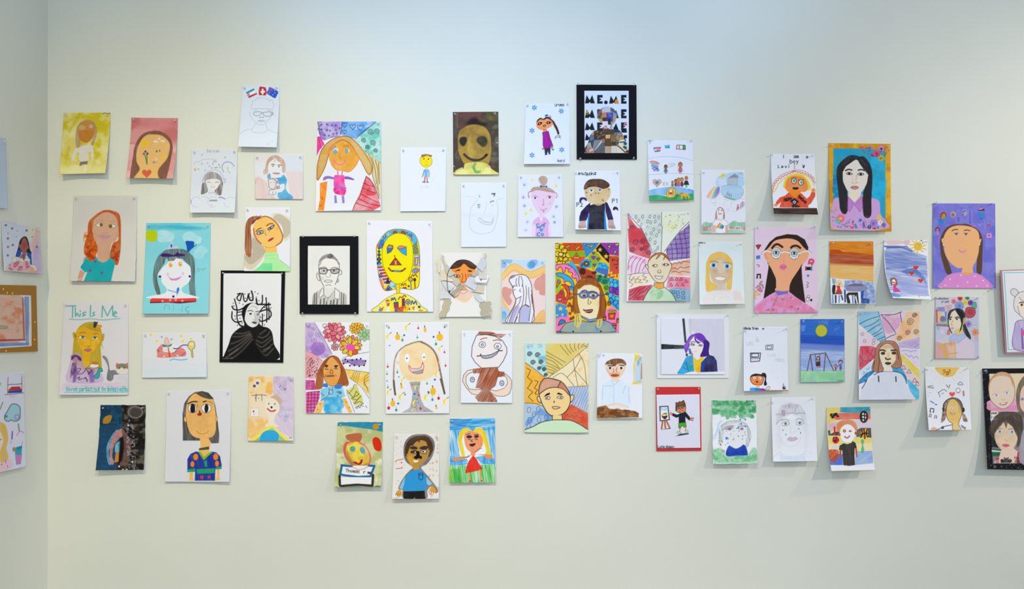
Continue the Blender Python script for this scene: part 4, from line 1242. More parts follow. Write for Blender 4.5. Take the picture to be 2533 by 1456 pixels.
ES('7a4c20', '292 1225 255 1300 655 1200 695 1275', 7)
# round peach face in fruit rain
sheet('drawn_portrait', 'drawing of a huge round peach face with open grin, fruits scattered all over', '1180 98 2080 88 2078 1355 1200 1362', 'dfe2e9', 'drawing', lift=(0.004, 0.006), ease=1.0)
def banana(x, y, r, fl=1, c='f0d820'):
    B(c, [x + fl * r * .7, y - r, x + fl * r * .2, y - r * .5, x - fl * r * .1, y + r * .4, x + fl * r * .2, y + r, x - fl * r * .35, y + r * .6, x - fl * r * .55, y, x - fl * r * .3, y - r * .6])
    L('6a4a28', f'{x + fl * r * .6} {y - r} {x + fl * r} {y - r * 1.3}', 1.6)
for x, y, r in ((1490, 170, 48), (1230, 295, 46), (1948, 465, 36), (1430, 900, 36), (1235, 1070, 40), (1405, 1130, 50), (1905, 810, 50), (1755, 1135, 50), (2020, 1195, 50)):
    banana(x, y, r)
B('fbd4a8', '1385 660 1390 560 1440 450 1530 390 1640 362 1740 372 1840 450 1900 560 1925 660 1910 760 1850 840 1760 890 1650 918 1530 905 1450 850 1400 760', t='c.15@70')
WASH('f4c08c', '1400 500 1900 500 1900 800 1500 880', .5, 24, .45, .7)
P('9a9ca0', '1525 920 1680 915 1665 1040 1690 1160 1730 1250 1870 1340 1420 1345 1530 1280 1560 1180 1570 1060', t='c.4@82')
P('c0c2c6', '1420 1345 1530 1280 1640 1310 1870 1342', a=.5, t='c.6@10')
L('7a5c44', '1335 1095 1310 980 1310 800 1320 640 1360 520 1440 440 1530 395 1640 362 1700 365', 3.6, .75, 'c.4@70')
L('6a5040', '1690 365 1780 410 1860 480 1910 580 1935 680 1970 850 2015 1080', 4.2, .85, 'c.3@70')
L('55402f', '1310 900 1330 1095|1960 880 2015 1080', 4.5, .8)
E('f4f6fa', 1495, 590, 32, 62)
E('f4f6fa', 1728, 570, 24, 52)
ES('2a60c8', '1492 592 1730 577', 11)
B('f2c498', '1340 640 1385 640 1380 670 1350 665', a=.8)
B('f2c498', '1925 640 1965 650 1945 680', a=.8)
P('dcdee4', '1520 690 1560 740 1640 740 1690 720 1710 645 1728 700 1715 790 1640 808 1570 790 1530 750')
B('9ca0a4', '1570 770 1640 760 1715 740 1700 795 1630 802 1580 790')
L('cc4858', '1520 690 1525 740 1570 792 1640 808 1710 795 1728 700 1710 645 1690 720 1640 740 1560 740 1520 690', 1.8, .9, sm=0)
def orange(x, y, rx, ry):
    E('f4b420', x, y, rx, ry, t='w.15')
    L('5a3c20', f'{x - 5} {y - ry - 4} {x - 8} {y - ry - 22}', 2.4)
for a in ((1365, 300, 36, 42), (1745, 200, 20, 34), (1948, 300, 46, 52), (1855, 1050, 40, 55), (1418, 985, 18, 26), (1298, 1218, 34, 44), (1903, 1280, 14, 18)):
    orange(*a)
for x, y, r, c in ((1243, 170, 11, '3a9c74'), (1650, 175, 13, 'cc3040'), (2015, 160, 13, '3a9c74'), (1430, 340, 16, '3a9c74'), (1637, 305, 12, '3a9c74'), (1895, 395, 17, '3a9c74'), (2013, 508, 12, 'cc3050'), (2028, 695, 13, 'cc3048'), (1227, 708, 14, 'd84050'), (1218, 810, 11, '3a9c74'), (1360, 785, 13, '3a9c74'), (1772, 943, 12, '3a9c74'), (1228, 995, 12, '4aa080'), (1468, 1093, 11, '3a9c74'), (1932, 1145, 18, 'c02434'), (1846, 1165, 16, '3a9c74'), (1240, 1280, 20, 'cc2838'), (1345, 1308, 17, '3a9c74'), (1567, 958, 12, 'd85868'), (1658, 1105, 13, 'cc4050'), (1682, 1287, 16, 'cc3040')):
    E(c, x, y, r, r * 1.2)
    L('70787c', f'{x} {y - r} {x - 3} {y - r * 3.4}', .9, .7)
ES('1f60d0', '1455 273 1862 295 1880 887 1790 1060 1598 1085 1372 1218', 14)
ES('5a8ce0', '1253 415 1380 850 1218 905 1647 1207 1742 1320', 10)
for x, y, r in ((1617, 1000, 42), (1595, 1210, 46), (1575, 1310, 34)):
    banana(x, y, r, 1, 'f0e060')
# hat boy with name plate
F(820, 1020, 6.031)
sheet('painted_portrait', 'green painting of a yellow egg-shaped face with brown hat and blue name banner', '92 142 768 138 738 1108 42 1112', 'c6c898', 'painting', lift=(0.022, 0.02), ease=1.3, rough=1.5)
WASH('a8b070', None, .8, 20, .42, .62)
WASH('e2e4d4', '60 600 760 700 740 1100 50 1100', .7, 22, .5, .7, 2, 0)
P('1c84ac', '90 140 768 138 768 290 600 250 400 225 200 195 90 200', t='b.15')
P('4a8080', '180 140 235 140 230 190 185 195', a=.6, soft=4)
E('cc8a18', 662, 208, 48, 44, t='w.2')
B('cc2a10', '615 400 650 365 710 385 745 460 740 560 690 575 640 540 615 460', t='w.08')
B('b05c38', '215 340 300 315 440 310 445 400 400 440 280 425 225 395', t='c.2@5')
B('d8b040', '205 560 225 470 300 435 400 440 490 490 550 570 580 670 560 760 490 830 410 850 340 810 270 720 220 640', t='w.3', o='d0585c', w=3.6)
WASH('f0dc40', '230 480 400 440 480 600 470 760 330 700', .8, 14, .4, .6)
P('d4cca8', '410 470 500 500 560 580 540 620 440 560', a=.7, soft=8)
B('8a7c28', '230 570 300 700 400 790 540 750 480 830 400 850 320 790 240 660', a=.8, t='w.2', soft=3)
B('c84850', '175 560 190 470 230 435 250 440 210 490 200 580 230 680 300 780 270 760 200 660', a=.8)
E('3a90b4', 315, 540, 42, 42, t='w.2')
E('4a9cc0', 462, 562, 36, 55, rot=-25, t='w.3')
B('a0182c', '320 740 360 730 400 755 430 730 435 705 465 700 455 750 420 780 370 770')
P('dfe2e4', '150 790 640 790 600 950 130 950')
L('1c5c94', '150 785 300 800|560 790 640 795 600 900 580 950 400 960 200 935 130 920 155 785', 5.5, .95, sm=0)
P('dfe2e4', '115 960 630 965 630 1095 130 1095')
L('242422', '120 945 125 1080 140 1095 380 1075 610 1090 620 930', 6, .95, sm=0)
L('d05860', '290 790 340 825 420 852 500 830 550 790', 2, .6)
T('Thomas', 215, 885, 44, '2c2c30', 1.4, .8, rise=.06)
T('r  mm', 480, 905, 40, '2c2c30', 1.6, .55, rise=.05)
B('3c8058', '50 1105 80 1098 95 1108')
B('4a7c58', '270 1105 360 1095 440 1105')
B('3c8058', '640 1095 690 1085 735 1095 730 1108 650 1108')
# dark haired man with moustache
sheet('painted_portrait', 'painting of a moustached dark-haired figure in a blue shirt with grey outline', '935 318 1610 320 1600 1285 902 1288', 'dcdcda', 'painting', lift=(0.02, 0.016), ease=1.3)
SCAT('d88870 d8a078 c8a860', '1430 760 1600 700 1600 1270 1440 1250', 26, 15, .55, 4)
SCAT('d88870 d0a080', '1560 330 1605 330 1605 740 1570 740', 8, 16, .5, 8)
SCAT('b8846c d08868 9a9a80', '950 380 1090 400 1080 1090 950 1100', 26, 7, .8, 2, 3, rot=-15)
L('c86840', '950 735 980 710 1040 700 1070 690|965 835 1030 830', 2.2, .8)
ES('c85840', '1050 822 1045 745', 11)
B('5c5458', '1075 560 1085 470 1130 390 1210 335 1320 318 1430 330 1510 390 1540 470 1530 580 1490 680 1420 770 1340 815 1380 880 1450 960 1580 1130 1560 1200 1500 1100 1430 1160 1410 1285 1080 1280 1060 1160 1010 1150 1000 1110 1080 960 1170 860 1210 815 1120 740 1080 660', t='w.25', a=.85)
B('45301f', '1100 640 1100 520 1140 430 1220 365 1330 345 1430 360 1490 430 1515 530 1490 620 1440 660 1450 480 1380 420 1300 420 1220 480 1150 520 1130 640', t='w.2')
B('b88a38', '1120 640 1150 540 1210 480 1290 420 1380 410 1440 450 1465 540 1445 640 1390 730 1300 790 1200 795 1150 730', t='w.2')
P('b88a38', '1210 790 1310 780 1305 840 1250 860 1210 835')
B('45301f', '1130 620 1130 520 1200 430 1330 380 1440 410 1480 500 1450 560 1410 440 1330 410 1310 450 1280 420 1240 440 1220 490 1180 490', t='w.2')
B('d09a2c', '1140 660 1190 640 1220 720 1210 790 1160 730', a=.8)
B('3c3028', '1170 520 1220 498 1280 520 1270 548 1190 545')
B('3c3028', '1310 525 1370 498 1440 505 1420 545 1340 548')
B('3c3430', '1175 585 1220 560 1280 570 1260 605 1200 610')
E('c8b8a0', 1375, 582, 46, 30, o='3a342c', w=1.8)
ES('4a3820', '1222 585 1368 582', 14)
ES('e8e4dc', '1248 590 1396 580', 9)
B('101010', '1275 580 1310 580 1320 640 1350 655 1340 690 1300 680 1260 695 1225 665 1260 640')
P('e8e6e0', '1215 708 1300 712 1290 735 1240 745')
P('2494d8', '1185 870 1260 855 1310 845 1400 920 1420 960 1415 1150 1360 1180 1080 1170 1080 1080 1110 950', t='c.18@88')
P('7cbce0', '1100 940 1085 1060 1060 1140 1010 1130 1040 1060')
P('8ac0e0', '1415 960 1450 1000 1500 1060 1460 1090 1420 1060')
L('1c3c5c', '1300 905 1362 905 1362 985 1335 1008 1308 985 1300 905|1300 930 1362 930', 1.8, .9, sm=0)
P('171514', '1070 1175 1390 1165 1400 1285 1250 1285 1240 1260 1220 1285 1075 1285', t='w.1')
B('d09a30', '970 1180 1000 1155 1040 1165 1050 1210 1000 1245 960 1220')
B('d09a30', '1480 1120 1500 1095 1550 1140 1560 1190 1480 1180')
L('7a5c30', '970 1200 955 1230|990 1210 980 1250|1010 1210 1010 1255|1030 1205 1040 1245|1470 1160 1450 1190|1490 1180 1480 1210|1520 1180 1520 1215|1550 1180 1560 1205', 1.6, .7)
L('9c9a9c', '935 1270 960 1275 1040 1240 1060 1200', 2, .6)
# blond girl marker with blue sky
sheet('marker_portrait', 'marker drawing of a blond person in a red dress on grass under blue scribbled sky', '1765 85 2442 75 2445 1045 1752 1045', 'e6eaf0', 'drawing', lift=(0.014, 0.012), ease=1.0, rough=1.5)
P('2a94d8', '1765 90 2440 78 2445 260 1765 260', t='c.8@-4')
P('2a94d8', '1765 230 1960 260 1900 600 1960 780 1765 790', t='c.85@80')
P('2a94d8', '2240 230 2442 200 2445 770 2200 770 2330 560', t='c.85@85')
P('2a94d8', '1765 640 2020 690 2060 760 1960 790 1765 795', t='c.7@10')
P('1f78c0', '1765 90 2100 95 2000 200 1765 240', a=.7, t='c.6@8')
P('2a94d8', '2050 190 2150 210 2120 290 2060 260', a=.9, t='c.4@0')
P('2a94d8', '2150 660 2330 640 2445 690 2445 770 2240 770', t='c.75@20')
P('3cb03c', '1755 795 2445 770 2445 1045 1752 1045', t='c.75@80')
P('2c9c30', '1755 850 1900 830 1950 1045 1752 1045', a=.7, t='c.6@88')
P('b8d020', '1752 790 1790 790 1810 1040 1752 1045', a=.6, t='c.6@88')
B('f0cc28', '2100 280 2040 230 1960 240 1905 310 1890 420 1915 540 1945 650 1990 650 1970 520 1950 420 1975 330 2040 280', t='c.25@80')
B('f0cc28', '2110 280 2170 230 2260 240 2310 330 2340 440 2370 570 2400 620 2320 620 2290 500 2250 400 2200 310', t='c.25@75')
B('ee8c58', '1980 400 1990 310 2050 275 2120 285 2200 310 2250 380 2260 460 2230 530 2160 590 2060 580 2000 500', t='c.25@80')
P('ee8c58', '2080 570 2150 590 2140 650 2070 640', t='c.3@80')
P('ee8c58', '2060 630 2000 660 1920 660 1810 680 1820 735 1900 720 1990 690 2060 660', t='c.25@0')
P('ee8c58', '2160 625 2300 620 2400 640 2405 690 2320 690 2260 640', t='c.35@0')
B('3c3038', '2015 350 2060 335 2100 360 2060 385 2020 375')
B('3c3038', '2125 355 2170 335 2200 355 2160 380')
L('3c3038', '2040 400 2070 405|2140 395 2180 400|2100 400 2085 425 2105 430|2010 330 2060 312|2130 330 2190 325', 1.8, .9)
B('5a2028', '2060 475 2100 465 2145 460 2130 490 2100 502 2070 495', o='2c1c20')
L('2a4a80', '2140 590 2200 540 2240 535|2060 640 2020 660 1920 665', 1.5, .7)
P('dc2c20', '2110 640 2160 680 2210 780 2255 830 2240 850 2100 885 1995 905 2010 820 2050 720', t='c.12@80')
P('ee8c58', '2050 890 2065 890 2080 1010 2055 1015')
P('ee8c58', '2205 850 2225 850 2240 1000 2220 1010')
ES('d82c40', '2065 1022 2238 1018', 18, ry=12)
# dark yellow smiley
F(1080, 260, 7.237)
sheet('painted_portrait', 'dark brown painting of a smiling ochre head with black oval eyes and yellow collar', '290 122 1105 115 1115 1240 300 1245', '4c4038', 'painting', pins='tl tr 1231,354.5 1123.5,414', lift=(0.008, 0.01), ease=1.0)
WASH('6a4440', '370 120 800 120 800 400 380 420', .9, 26, .4, .6)
WASH('6a6838', '760 130 1100 130 1110 400 820 380', .9, 22, .42, .62, 3)
WASH('60605a', '300 500 400 500 480 1100 300 1200', .8, 14, .45, .65, 5)
WASH('6c6858', '960 500 1110 400 1115 1230 980 1200', .8, 14, .42, .65, 6)
P('55524a', '295 125 368 125 375 560 300 600', a=.7, t='b.4')
L('8a8470', '368 130 370 400', 1.6, .5)
B('221e1c', '540 330 600 250 700 220 780 290 890 320 870 380 740 350 620 350', soft=7, a=.9)
B('a88a3c', '390 520 450 430 550 370 660 345 770 360 880 410 950 520 975 660 975 850 950 1000 900 1080 780 1070 600 1060 500 1050 430 930 385 780', t='w.25')
WASH('8a6838', '420 420 880 400 940 560 700 560 450 560', .7, 18, .42, .62)
WASH('c4a850', '580 560 700 520 720 900 560 900', .6, 18, .42, .62, 3)
B('2e2c28', '405 640 430 580 490 565 540 590 535 660 490 730 440 715', soft=2)
B('38362f', '715 640 750 570 830 550 900 590 905 680 840 750 760 700', soft=3, t='b.25')
L('3a3436', '495 880 560 940 650 980 760 980 840 940 890 890', 6, .95)
L('1c1a1a', '880 905 900 885', 5, .9)
B('d4d070', '320 1240 400 1170 480 1140 500 1060 580 1030 720 1020 850 1030 960 1090 980 1140 1080 1200 1112 1240', t='w.2')
P('d4d070', '320 1243 480 1140 960 1120 1112 1238')
WASH('e4e094', '330 1240 500 1100 960 1120 1100 1235', .8, 18, .45, .65)
L('3a9058', '690 1050 660 1110 690 1170 700 1195 770 1190', 6, .75, 'b.4', soft=3)
# braid girl with blue flowers
sheet('drawn_portrait', 'drawing of a figure with braid and purple dress between six blue flowers', '1590 -25 2380 -25 2385 1052 1560 1055', 'd6deec', 'drawing', pins='1304,262 1404,259', lift=(0.016, 0.014), ease=1.3)
for x, y in ((1750, 45), (2232, 105), (1708, 455), (1708, 895), (2240, 798)):
    for i in range(6):
        th = i * 1.047 + .5 + x
        E('2078cc', x + 30 * math.cos(th), y + 30 * math.sin(th), 22, 9, rot=math.degrees(th))
    E('c8d060', x, y, 11)
T('Drama', 2120, 18, 52, '3a3c4a', 1.2, .62)
T('Avery!', 2160, 1015, 46, '4a4a9c', 1.1, .55)
B('2a1c18', '1790 330 1800 270 1860 225 1910 245 1960 210 2030 220 2080 290 2050 300 1980 240 1920 265 1850 260')
B('ee8e54', '1785 350 1800 300 1860 250 1915 268 1980 235 2050 270 2085 330 2050 380 1980 420 1900 445 1830 430 1795 395', t='c.1@30')
P('ee8e54', '1912 440 1968 435 1970 475 1915 485', o='5a3020', w=.8)
B('1c1c20', '1808 340 1830 308 1880 305 1888 325 1850 355 1815 355')
B('1c1c20', '1965 315 1990 290 2050 305 2020 335 1975 335')
ES('d8d4d0', '1845 330 2000 315', 10)
B('3c2420', '1905 370 1930 350 1960 360 1945 385 1915 388')
ES('d8c8c8', '1935 372', 9)
P('2a50c0', '1930 190 1970 162 2010 185 1960 205')
ES('e060a8', '2035 212', 18)
ES('40b0dc', '2030 190', 10)
B('3c241a', '2060 260 2100 285 2130 340 2165 400 2198 505 2170 525 2140 450 2100 370 2075 300', t='b.15')
P('98188c', '1895 490 2000 465 2030 580 2080 720 2040 735 2038 760 1925 780 1905 720 1905 560', t='c.1@80', o='4a1048')
B('ee9c70', '2045 735 2080 730 2088 750 2055 755', o='5a3020', w=.8)
B('ee9c70', '1888 780 1918 765 1922 790 1900 795', o='5a3020', w=.8)
P('2c3444', '1930 780 2040 760 2035 880 2008 880 1990 820 1975 890 1942 895')
L('2c2c30', '2060 755 2070 790', 2)
E('2090b8', 2085, 795, 20, 16)
L('4a4c58', '2125 570 2160 545 2230 555|2125 570 2120 605|2135 580 2205 572 2215 605|2195 540 2205 575', 1.2)
# pencil grin
F(1080, 430, 7.237)
sheet('drawn_portrait', 'white sheet with a faint pencil face grinning with many teeth', '432 160 1250 155 1245 1305 440 1310', 'd8e2f0', 'drawing', lift=(0.004, 0.005), ease=1.0)
L('a0acbe', '740 460 650 560 610 650 590 780 590 900 620 990 690 1050 800 1070 920 1055 1010 1010 1050 920 1080 800 1100 680 1090 560 1070 480', 1.1, .65)
L('b0bccc', '550 410 640 405 720 450 745 490|1070 490 1120 450 1210 440|890 500 880 620 850 690', 1.1, .55)
L('98a4b6', '745 820 760 785 800 800 850 850 920 865 990 850 1010 790 1020 820 990 890 930 912 850 895 780 860 745 820', 1.3, .75)
for x in range(790, 1000, 26):
    L('a0acbe', f'{x} {810 + (x - 790) * .35} {x + 6} {860 + (x - 790) * .22}', 1.0, .6)
L('687484', '735 560 755 548 778 552', 2.4, .8)
L('808c9c', '738 590 755 575 775 590 760 610 740 600', 1.6, .7)
ES('78849a', '758 588 1005 558', 7, .9)
L('606c7c', '962 510 985 488 1025 488', 2.4, .8)
L('3a5048', '990 356 1042 352|1040 352 1030 390', 3, .85, sm=0)
P('4a9c64', '762 365 778 415 768 425 760 400')
P('c8d2dc', '450 720 620 700 1090 720 1090 780 480 780', a=.35, t='b.6', soft=8)
# girl with bun and stars
sheet('drawn_portrait', 'coloured-pencil portrait with hair bun and bow, pink top and purple stars', '1460 15 2245 15 2270 1128 1452 1130', 'd8dfee', 'drawing', lift=(0.006, 0.006), ease=1.0)
for x, y, c in ((1710, 105, 'dcd88c'), (2140, 218, 'e4d850'), (1690, 645, 'dcd070'), (1600, 710, 'e0d468')):
    STAR(c, x, y, 42, 5, .45, .85)
for x, y, c in ((1570, 195, '8c90cc'), (1553, 420, '8486cc'), (1572, 570, '7f82cc'), (2145, 585, '8486cc'), (2095, 765, '9094d0'), (2112, 865, '7a7cc8'), (1625, 860, '9a9ed8'), (1598, 1005, 'a8aadc')):
    STAR(c, x, y, 45, 6, .3, .8)
B('b49684', '1830 130 1825 80 1870 40 1940 40 1985 90 1975 160 1930 215 1885 210', t='c.3@60')
B('ddc4e0', '1700 430 1690 340 1760 300 1900 310 2050 320 2120 350 2120 430 2090 540 2030 650 1950 715 1850 725 1780 650 1720 530', t='c.15@60')
B('aa8a74', '1680 300 1720 245 1800 225 1900 230 2010 245 2090 290 2115 335 2040 330 1900 305 1790 295 1690 325', t='c.35@10')
L('a08478', '1690 315 1645 330 1650 390 1665 410|2110 330 2150 360 2140 430', 2.4, .8)
E('dcb8cc', 1645, 395, 16, 38, a=.8)
E('dcb8cc', 2160, 390, 18, 40, a=.8)
L('c06a70', '1640 370 1650 430', 2, .6)
P('4848a8', '1850 195 1915 225 1855 245')
P('4848a8', '1980 205 1925 225 1980 248')
ES('4a9068', '1920 226', 14)
B('e8e8ee', '1715 415 1770 398 1815 425 1770 450')
B('e8e8ee', '1980 410 2020 395 2062 415 2020 432')
ES('6a4434', '1765 428 2022 418', 20)
L('8a6a78', '1712 412 1765 390 1815 420|1978 405 2020 390 2065 412', 1.5, .8)
L('b07a8c', '1915 450 1915 530 1895 558 1920 560', 1.8, .8)
L('8a7888', '1865 630 1900 648 1970 620', 1.6, .8)
P('c83c3c', '1895 668 1915 662 1935 670 1915 682')
L('8890c0', '2028 512 2030 535', 2, .6)
P('ddc8e2', '1835 720 1925 720 1930 790 1840 800', a=.9)
B('d8a4d8', '1715 920 1740 830 1830 770 1870 860 1920 770 1990 820 2030 910 2000 940 2010 1128 1770 1128 1765 930', t='c.25@70')
B('e0ccec', '1700 1128 1715 920 1770 920 1765 1128', a=.8)
B('e0ccec', '2000 920 2040 920 2055 1128 2005 1128', a=.8)
L('3a88b8', '1830 895 1795 900 1800 940 1830 950 1795 965|1840 935 1850 965 1870 930|1880 915 1885 935|1885 915 1905 905|1920 960 1925 890 1950 880|1910 925 1935 915', 2.6, .9)
HEART('2aa0d8', 1875, 1000, 36)
L('2a90cc', '1845 1050 1805 1065 1805 1100 1840 1108', 3.2)
E(None, 1892, 1085, 20, 16, o='3a90cc', w=3)
# newspaper collage face
F(1080, 600, 7.237)
s = sheet('collage_portrait', 'portrait collaged from torn newspaper with an orange forehead and dark hair', '70 185 870 185 905 1325 50 1330', 'e0e0e0', 'drawing', pins='', lift=(0.006, 0.008), ease=1.0)
def print_lines(c, ang, gap=3.0):
    HT('6a6860', c, ang, 2.4, .8, .32, .3)
B('e0e2e6', '250 900 190 760 190 600 240 480 330 400 700 430 770 560 760 800 640 1000 480 1070 330 1000', t='')
L('3c3c44', '240 460 195 560 188 700 200 820 230 900 320 990', 1.6)
scrap('newspaper_scrap', s, '75 190 130 250 340 560 210 610', 'c6c4b4', 0.0035, rough=3)
WASH('d8d4c0', None, .6, 18, .4, .6); print_lines('60 180 400 180 400 700 60 700', 20)
scrap('newspaper_scrap', s, '-5 330 70 250 70 540 40 520', 'd6d0bc', 0.0045, lift=(0.004, 0.004), rough=3)
scrap('newspaper_scrap', s, '60 450 210 560 300 690 70 680', 'd4c8b0', 0.004, rough=4)
scrap('newspaper_scrap', s, '60 650 150 660 320 790 220 880', 'd4d8de', 0.0045, rough=3)
print_lines('60 640 330 640 330 890 60 890', 35)
scrap('newspaper_scrap', s, '70 680 240 900 260 1000 70 1010', 'd2d6da', 0.004, rough=3)
print_lines('60 680 330 680 330 1010 60 1010', 35)
scrap('newspaper_scrap', s, '410 720 480 750 330 975 240 900', 'b8b2a2', 0.006, rough=3)
HT('3c3a34', '230 700 490 700 490 990 230 990', -55, 3.0, 1.1, .5, .3)
scrap('newspaper_scrap', s, '210 590 330 560 440 700 350 790', 'cac2b0', 0.0055, rough=4)
print_lines('200 550 450 550 450 800 200 800', 30)
scrap('newspaper_scrap', s, '800 250 890 330 830 520 700 420', 'ccd2de', 0.004, rough=4)
print_lines('690 240 900 240 900 530 690 530', -30)
scrap('newspaper_scrap', s, '830 180 880 185 870 290 830 230', 'ccc8b8', 0.005, rough=3)
print_lines('820 180 890 180 890 300 820 300', -10)
scrap('newspaper_scrap', s, '740 500 880 420 890 650 760 640', 'd2d2cc', 0.0045, rough=3)
print_lines('730 400 900 400 900 660 730 660', -60)
scrap('newspaper_scrap', s, '690 570 930 590 880 735 680 720', 'dde0e6', 0.006, rough=3)
L('30343c', '785 655 800 645 800 665 790 675', 2); L('50545c', '690 705 780 720 885 722', 1.6, .8)
scrap('newspaper_scrap', s, '580 610 740 690 690 860 480 740', 'ccd2e0', 0.0058, rough=3)
print_lines('470 600 750 600 750 870 470 870', 25)
scrap('newspaper_scrap', s, '740 470 770 560 640 610 620 550', 'bdb8a6', 0.0062, rough=3)
print_lines('600 450 780 450 780 620 600 620', 15)
scrap('newspaper_scrap', s, '740 760 850 750 840 900 620 870', 'd2cab4', 0.005, rough=4)
print_lines('610 740 860 740 860 910 610 910', -35)
scrap('newspaper_scrap', s, '640 880 740 860 880 1040 770 1070', 'd0d6de', 0.0055, rough=3)
print_lines('630 850 890 850 890 1080 630 1080', 25)
scrap('newspaper_scrap', s, '130 970 260 1020 160 1335 40 1330', 'c8c0a4', 0.007, lift=(0.006, 0.003), rough=3)
HT('4a483c', '30 960 270 960 270 1340 30 1340', -68, 3.4, 1.1, .42, .4)
scrap('newspaper_scrap', s, '765 1075 960 1040 985 1310 815 1325', 'c4beaa', 0.008, lift=(0.004, 0.008), rough=4)
HT('55534a', '760 1030 1000 1030 1000 1330 760 1330', -6, 2.4, .9, .5, .3)
for e in [s] + s['extra']:                           # the painted features run on over the glued scraps
    back(e)
    B('f08c34', '270 480 490 350 700 470 620 570 560 640 490 735 440 720 380 640 330 550', t='w.1')
    B('3c2a24', '245 465 290 390 380 320 490 305 590 330 670 385 715 430 670 470 580 440 490 370 420 430 340 455', t='c.15@20', o='2c1c18')
    L('8a4418', '450 550 470 600 445 690 440 700 500 705 530 670 515 560', 1.6)
    B('4a2c20', '325 520 360 490 410 475 420 498 370 505'); B('4a2c20', '565 490 630 500 625 520 570 518')
    B('c8c0b4', '310 590 350 575 420 600 380 625 340 615', o='3a3430', w=1.6); ES('3a3028', '365 602', 16)
    B('b8a8a8', '560 585 600 570 640 590 600 610', o='5a5050', w=1)
    B('e4c0a0', '430 850 480 760 540 820 620 870 640 960 560 1050 480 1070 380 1020 320 970 380 890', a=.9, t='w.25')
    B('dba070', '430 840 480 760 545 830 530 850 470 850', a=.9); B('e0d4d0', '400 855 460 850 550 858 500 905 450 900', o='9a7a78', w=1.2)
    L('3c3c44', '240 460 195 560 188 700 200 820 230 900 320 990', 1.6); P('22222a', '225 850 245 855 235 910 218 900')
back(s)
# long-haired profile print with pastel waves
sheet('art_print', 'pastel print of a white long-haired profile before yellow waves and pink blots', '1158 300 1945 300 1945 1430 1172 1430', 'e2cfd0', 'picture', lift=(0.006, 0.006), ease=1.0)
P('b8d4f0', '1158 300 1945 300 1945 420 1800 480 1650 500 1520 400 1400 370 1280 430 1170 560')
for x, y, r, c in ((1215, 310, 60, '68acd8'), (1300, 320, 55, '7cb4dc'), (1200, 400, 55, '88a8dc'), (1740, 350, 70, '8ca4dc'), (1690, 400, 72, '60a8d4'), (1710, 390, 60, '5098cc')):
    E(c, x, y, r, a=.8)
P('e4b86c', '1165 570 1240 450 1330 375 1420 368 1510 410 1590 480 1680 505 1790 470 1945 390 1945 530 1830 600 1720 645 1600 640 1480 560 1400 510 1330 540 1250 620 1170 690', t='')
for k in range(3):
    L('f0d4a0', f'1170 {600 + k * 30} 1260 {500 + k * 28} 1350 {415 + k * 28} 1430 {405 + k * 30} 1520 {455 + k * 30} 1620 {530 + k * 28} 1740 {535 + k * 28} 1945 {430 + k * 30}', 1.6, .7)
B('cf948a', '1170 870 1190 800 1250 790 1290 815 1350 830 1340 900 1310 960 1350 1040 1310 1120 1250 1080 1180 960', t='w.1')
B('cf948a', '1945 560 1840 610 1780 650 1740 760 1780 850 1830 850 1840 920 1900 940 1945 910', t='w.1')
P('e0bc80', '1172 930 1220 1060 1330 1230 1300 1240 1210 1170 1172 1090')
P('a8c8e8', '1172 1120 1230 1180 1340 1250 1240 1430 1172 1430')
E('5aa0cc', 1205, 1290, 45, 65, a=.8)
E('7cb8dc', 1195, 1330, 40, 60, a=.7)
B('e0b068', '1740 1430 1780 1320 1850 1230 1945 1210 1945 1430', t='w.1')
L('f0d090', '1780 1330 1850 1260 1940 1235|1790 1380 1860 1310 1930 1280', 1.6, .7)
B('dce2ee', '1310 700 1300 660 1340 600 1430 580 1520 570 1600 590 1660 660 1700 770 1715 950 1740 1150 1745 1260 1700 1430 1250 1430 1310 1270 1390 1120 1420 1000 1380 920 1365 800', o='6a5048', w=1.8)
B('e4e8f0', '1370 800 1400 770 1500 780 1520 940 1430 1000 1390 930', a=.9)
B('b0b4dc', '1480 1430 1490 1250 1530 1150 1590 1115 1650 1140 1670 1220 1650 1430')
B('a8a8dc', '1300 1430 1360 1250 1430 1150 1485 1130 1450 1220 1380 1390 1370 1430')
for q in ('1370 800 1390 770 1440 775 1420 720 1430 640', '1310 700 1350 770 1390 775', '1480 780 1470 680 1480 600', '1530 780 1540 700 1510 600', '1540 750 1560 900 1540 1080 1480 1250', '1600 770 1610 900 1590 1100', '1650 800 1650 950 1680 1150 1650 1400', '1425 1000 1400 1120 1320 1270 1260 1420', '1500 970 1480 1080 1380 1200 1300 1420', '1400 1430 1450 1280 1500 1170 1590 1110 1660 1150', '1470 1430 1490 1250', '1365 830 1370 900 1400 970 1425 1000 1520 960', '1500 830 1485 860 1510 880', '1700 850 1720 1100 1740 1250 1700 1420', '1350 800 1375 805|1390 850 1410 835|1330 640 1400 600|1300 690 1310 640 1380 590'):
    L('6a4c40', q, 1.7, .85)
L('6a4438', '1590 1110 1650 1140|1440 1330 1400 1420|1700 930 1715 1080', 3.2, .8)
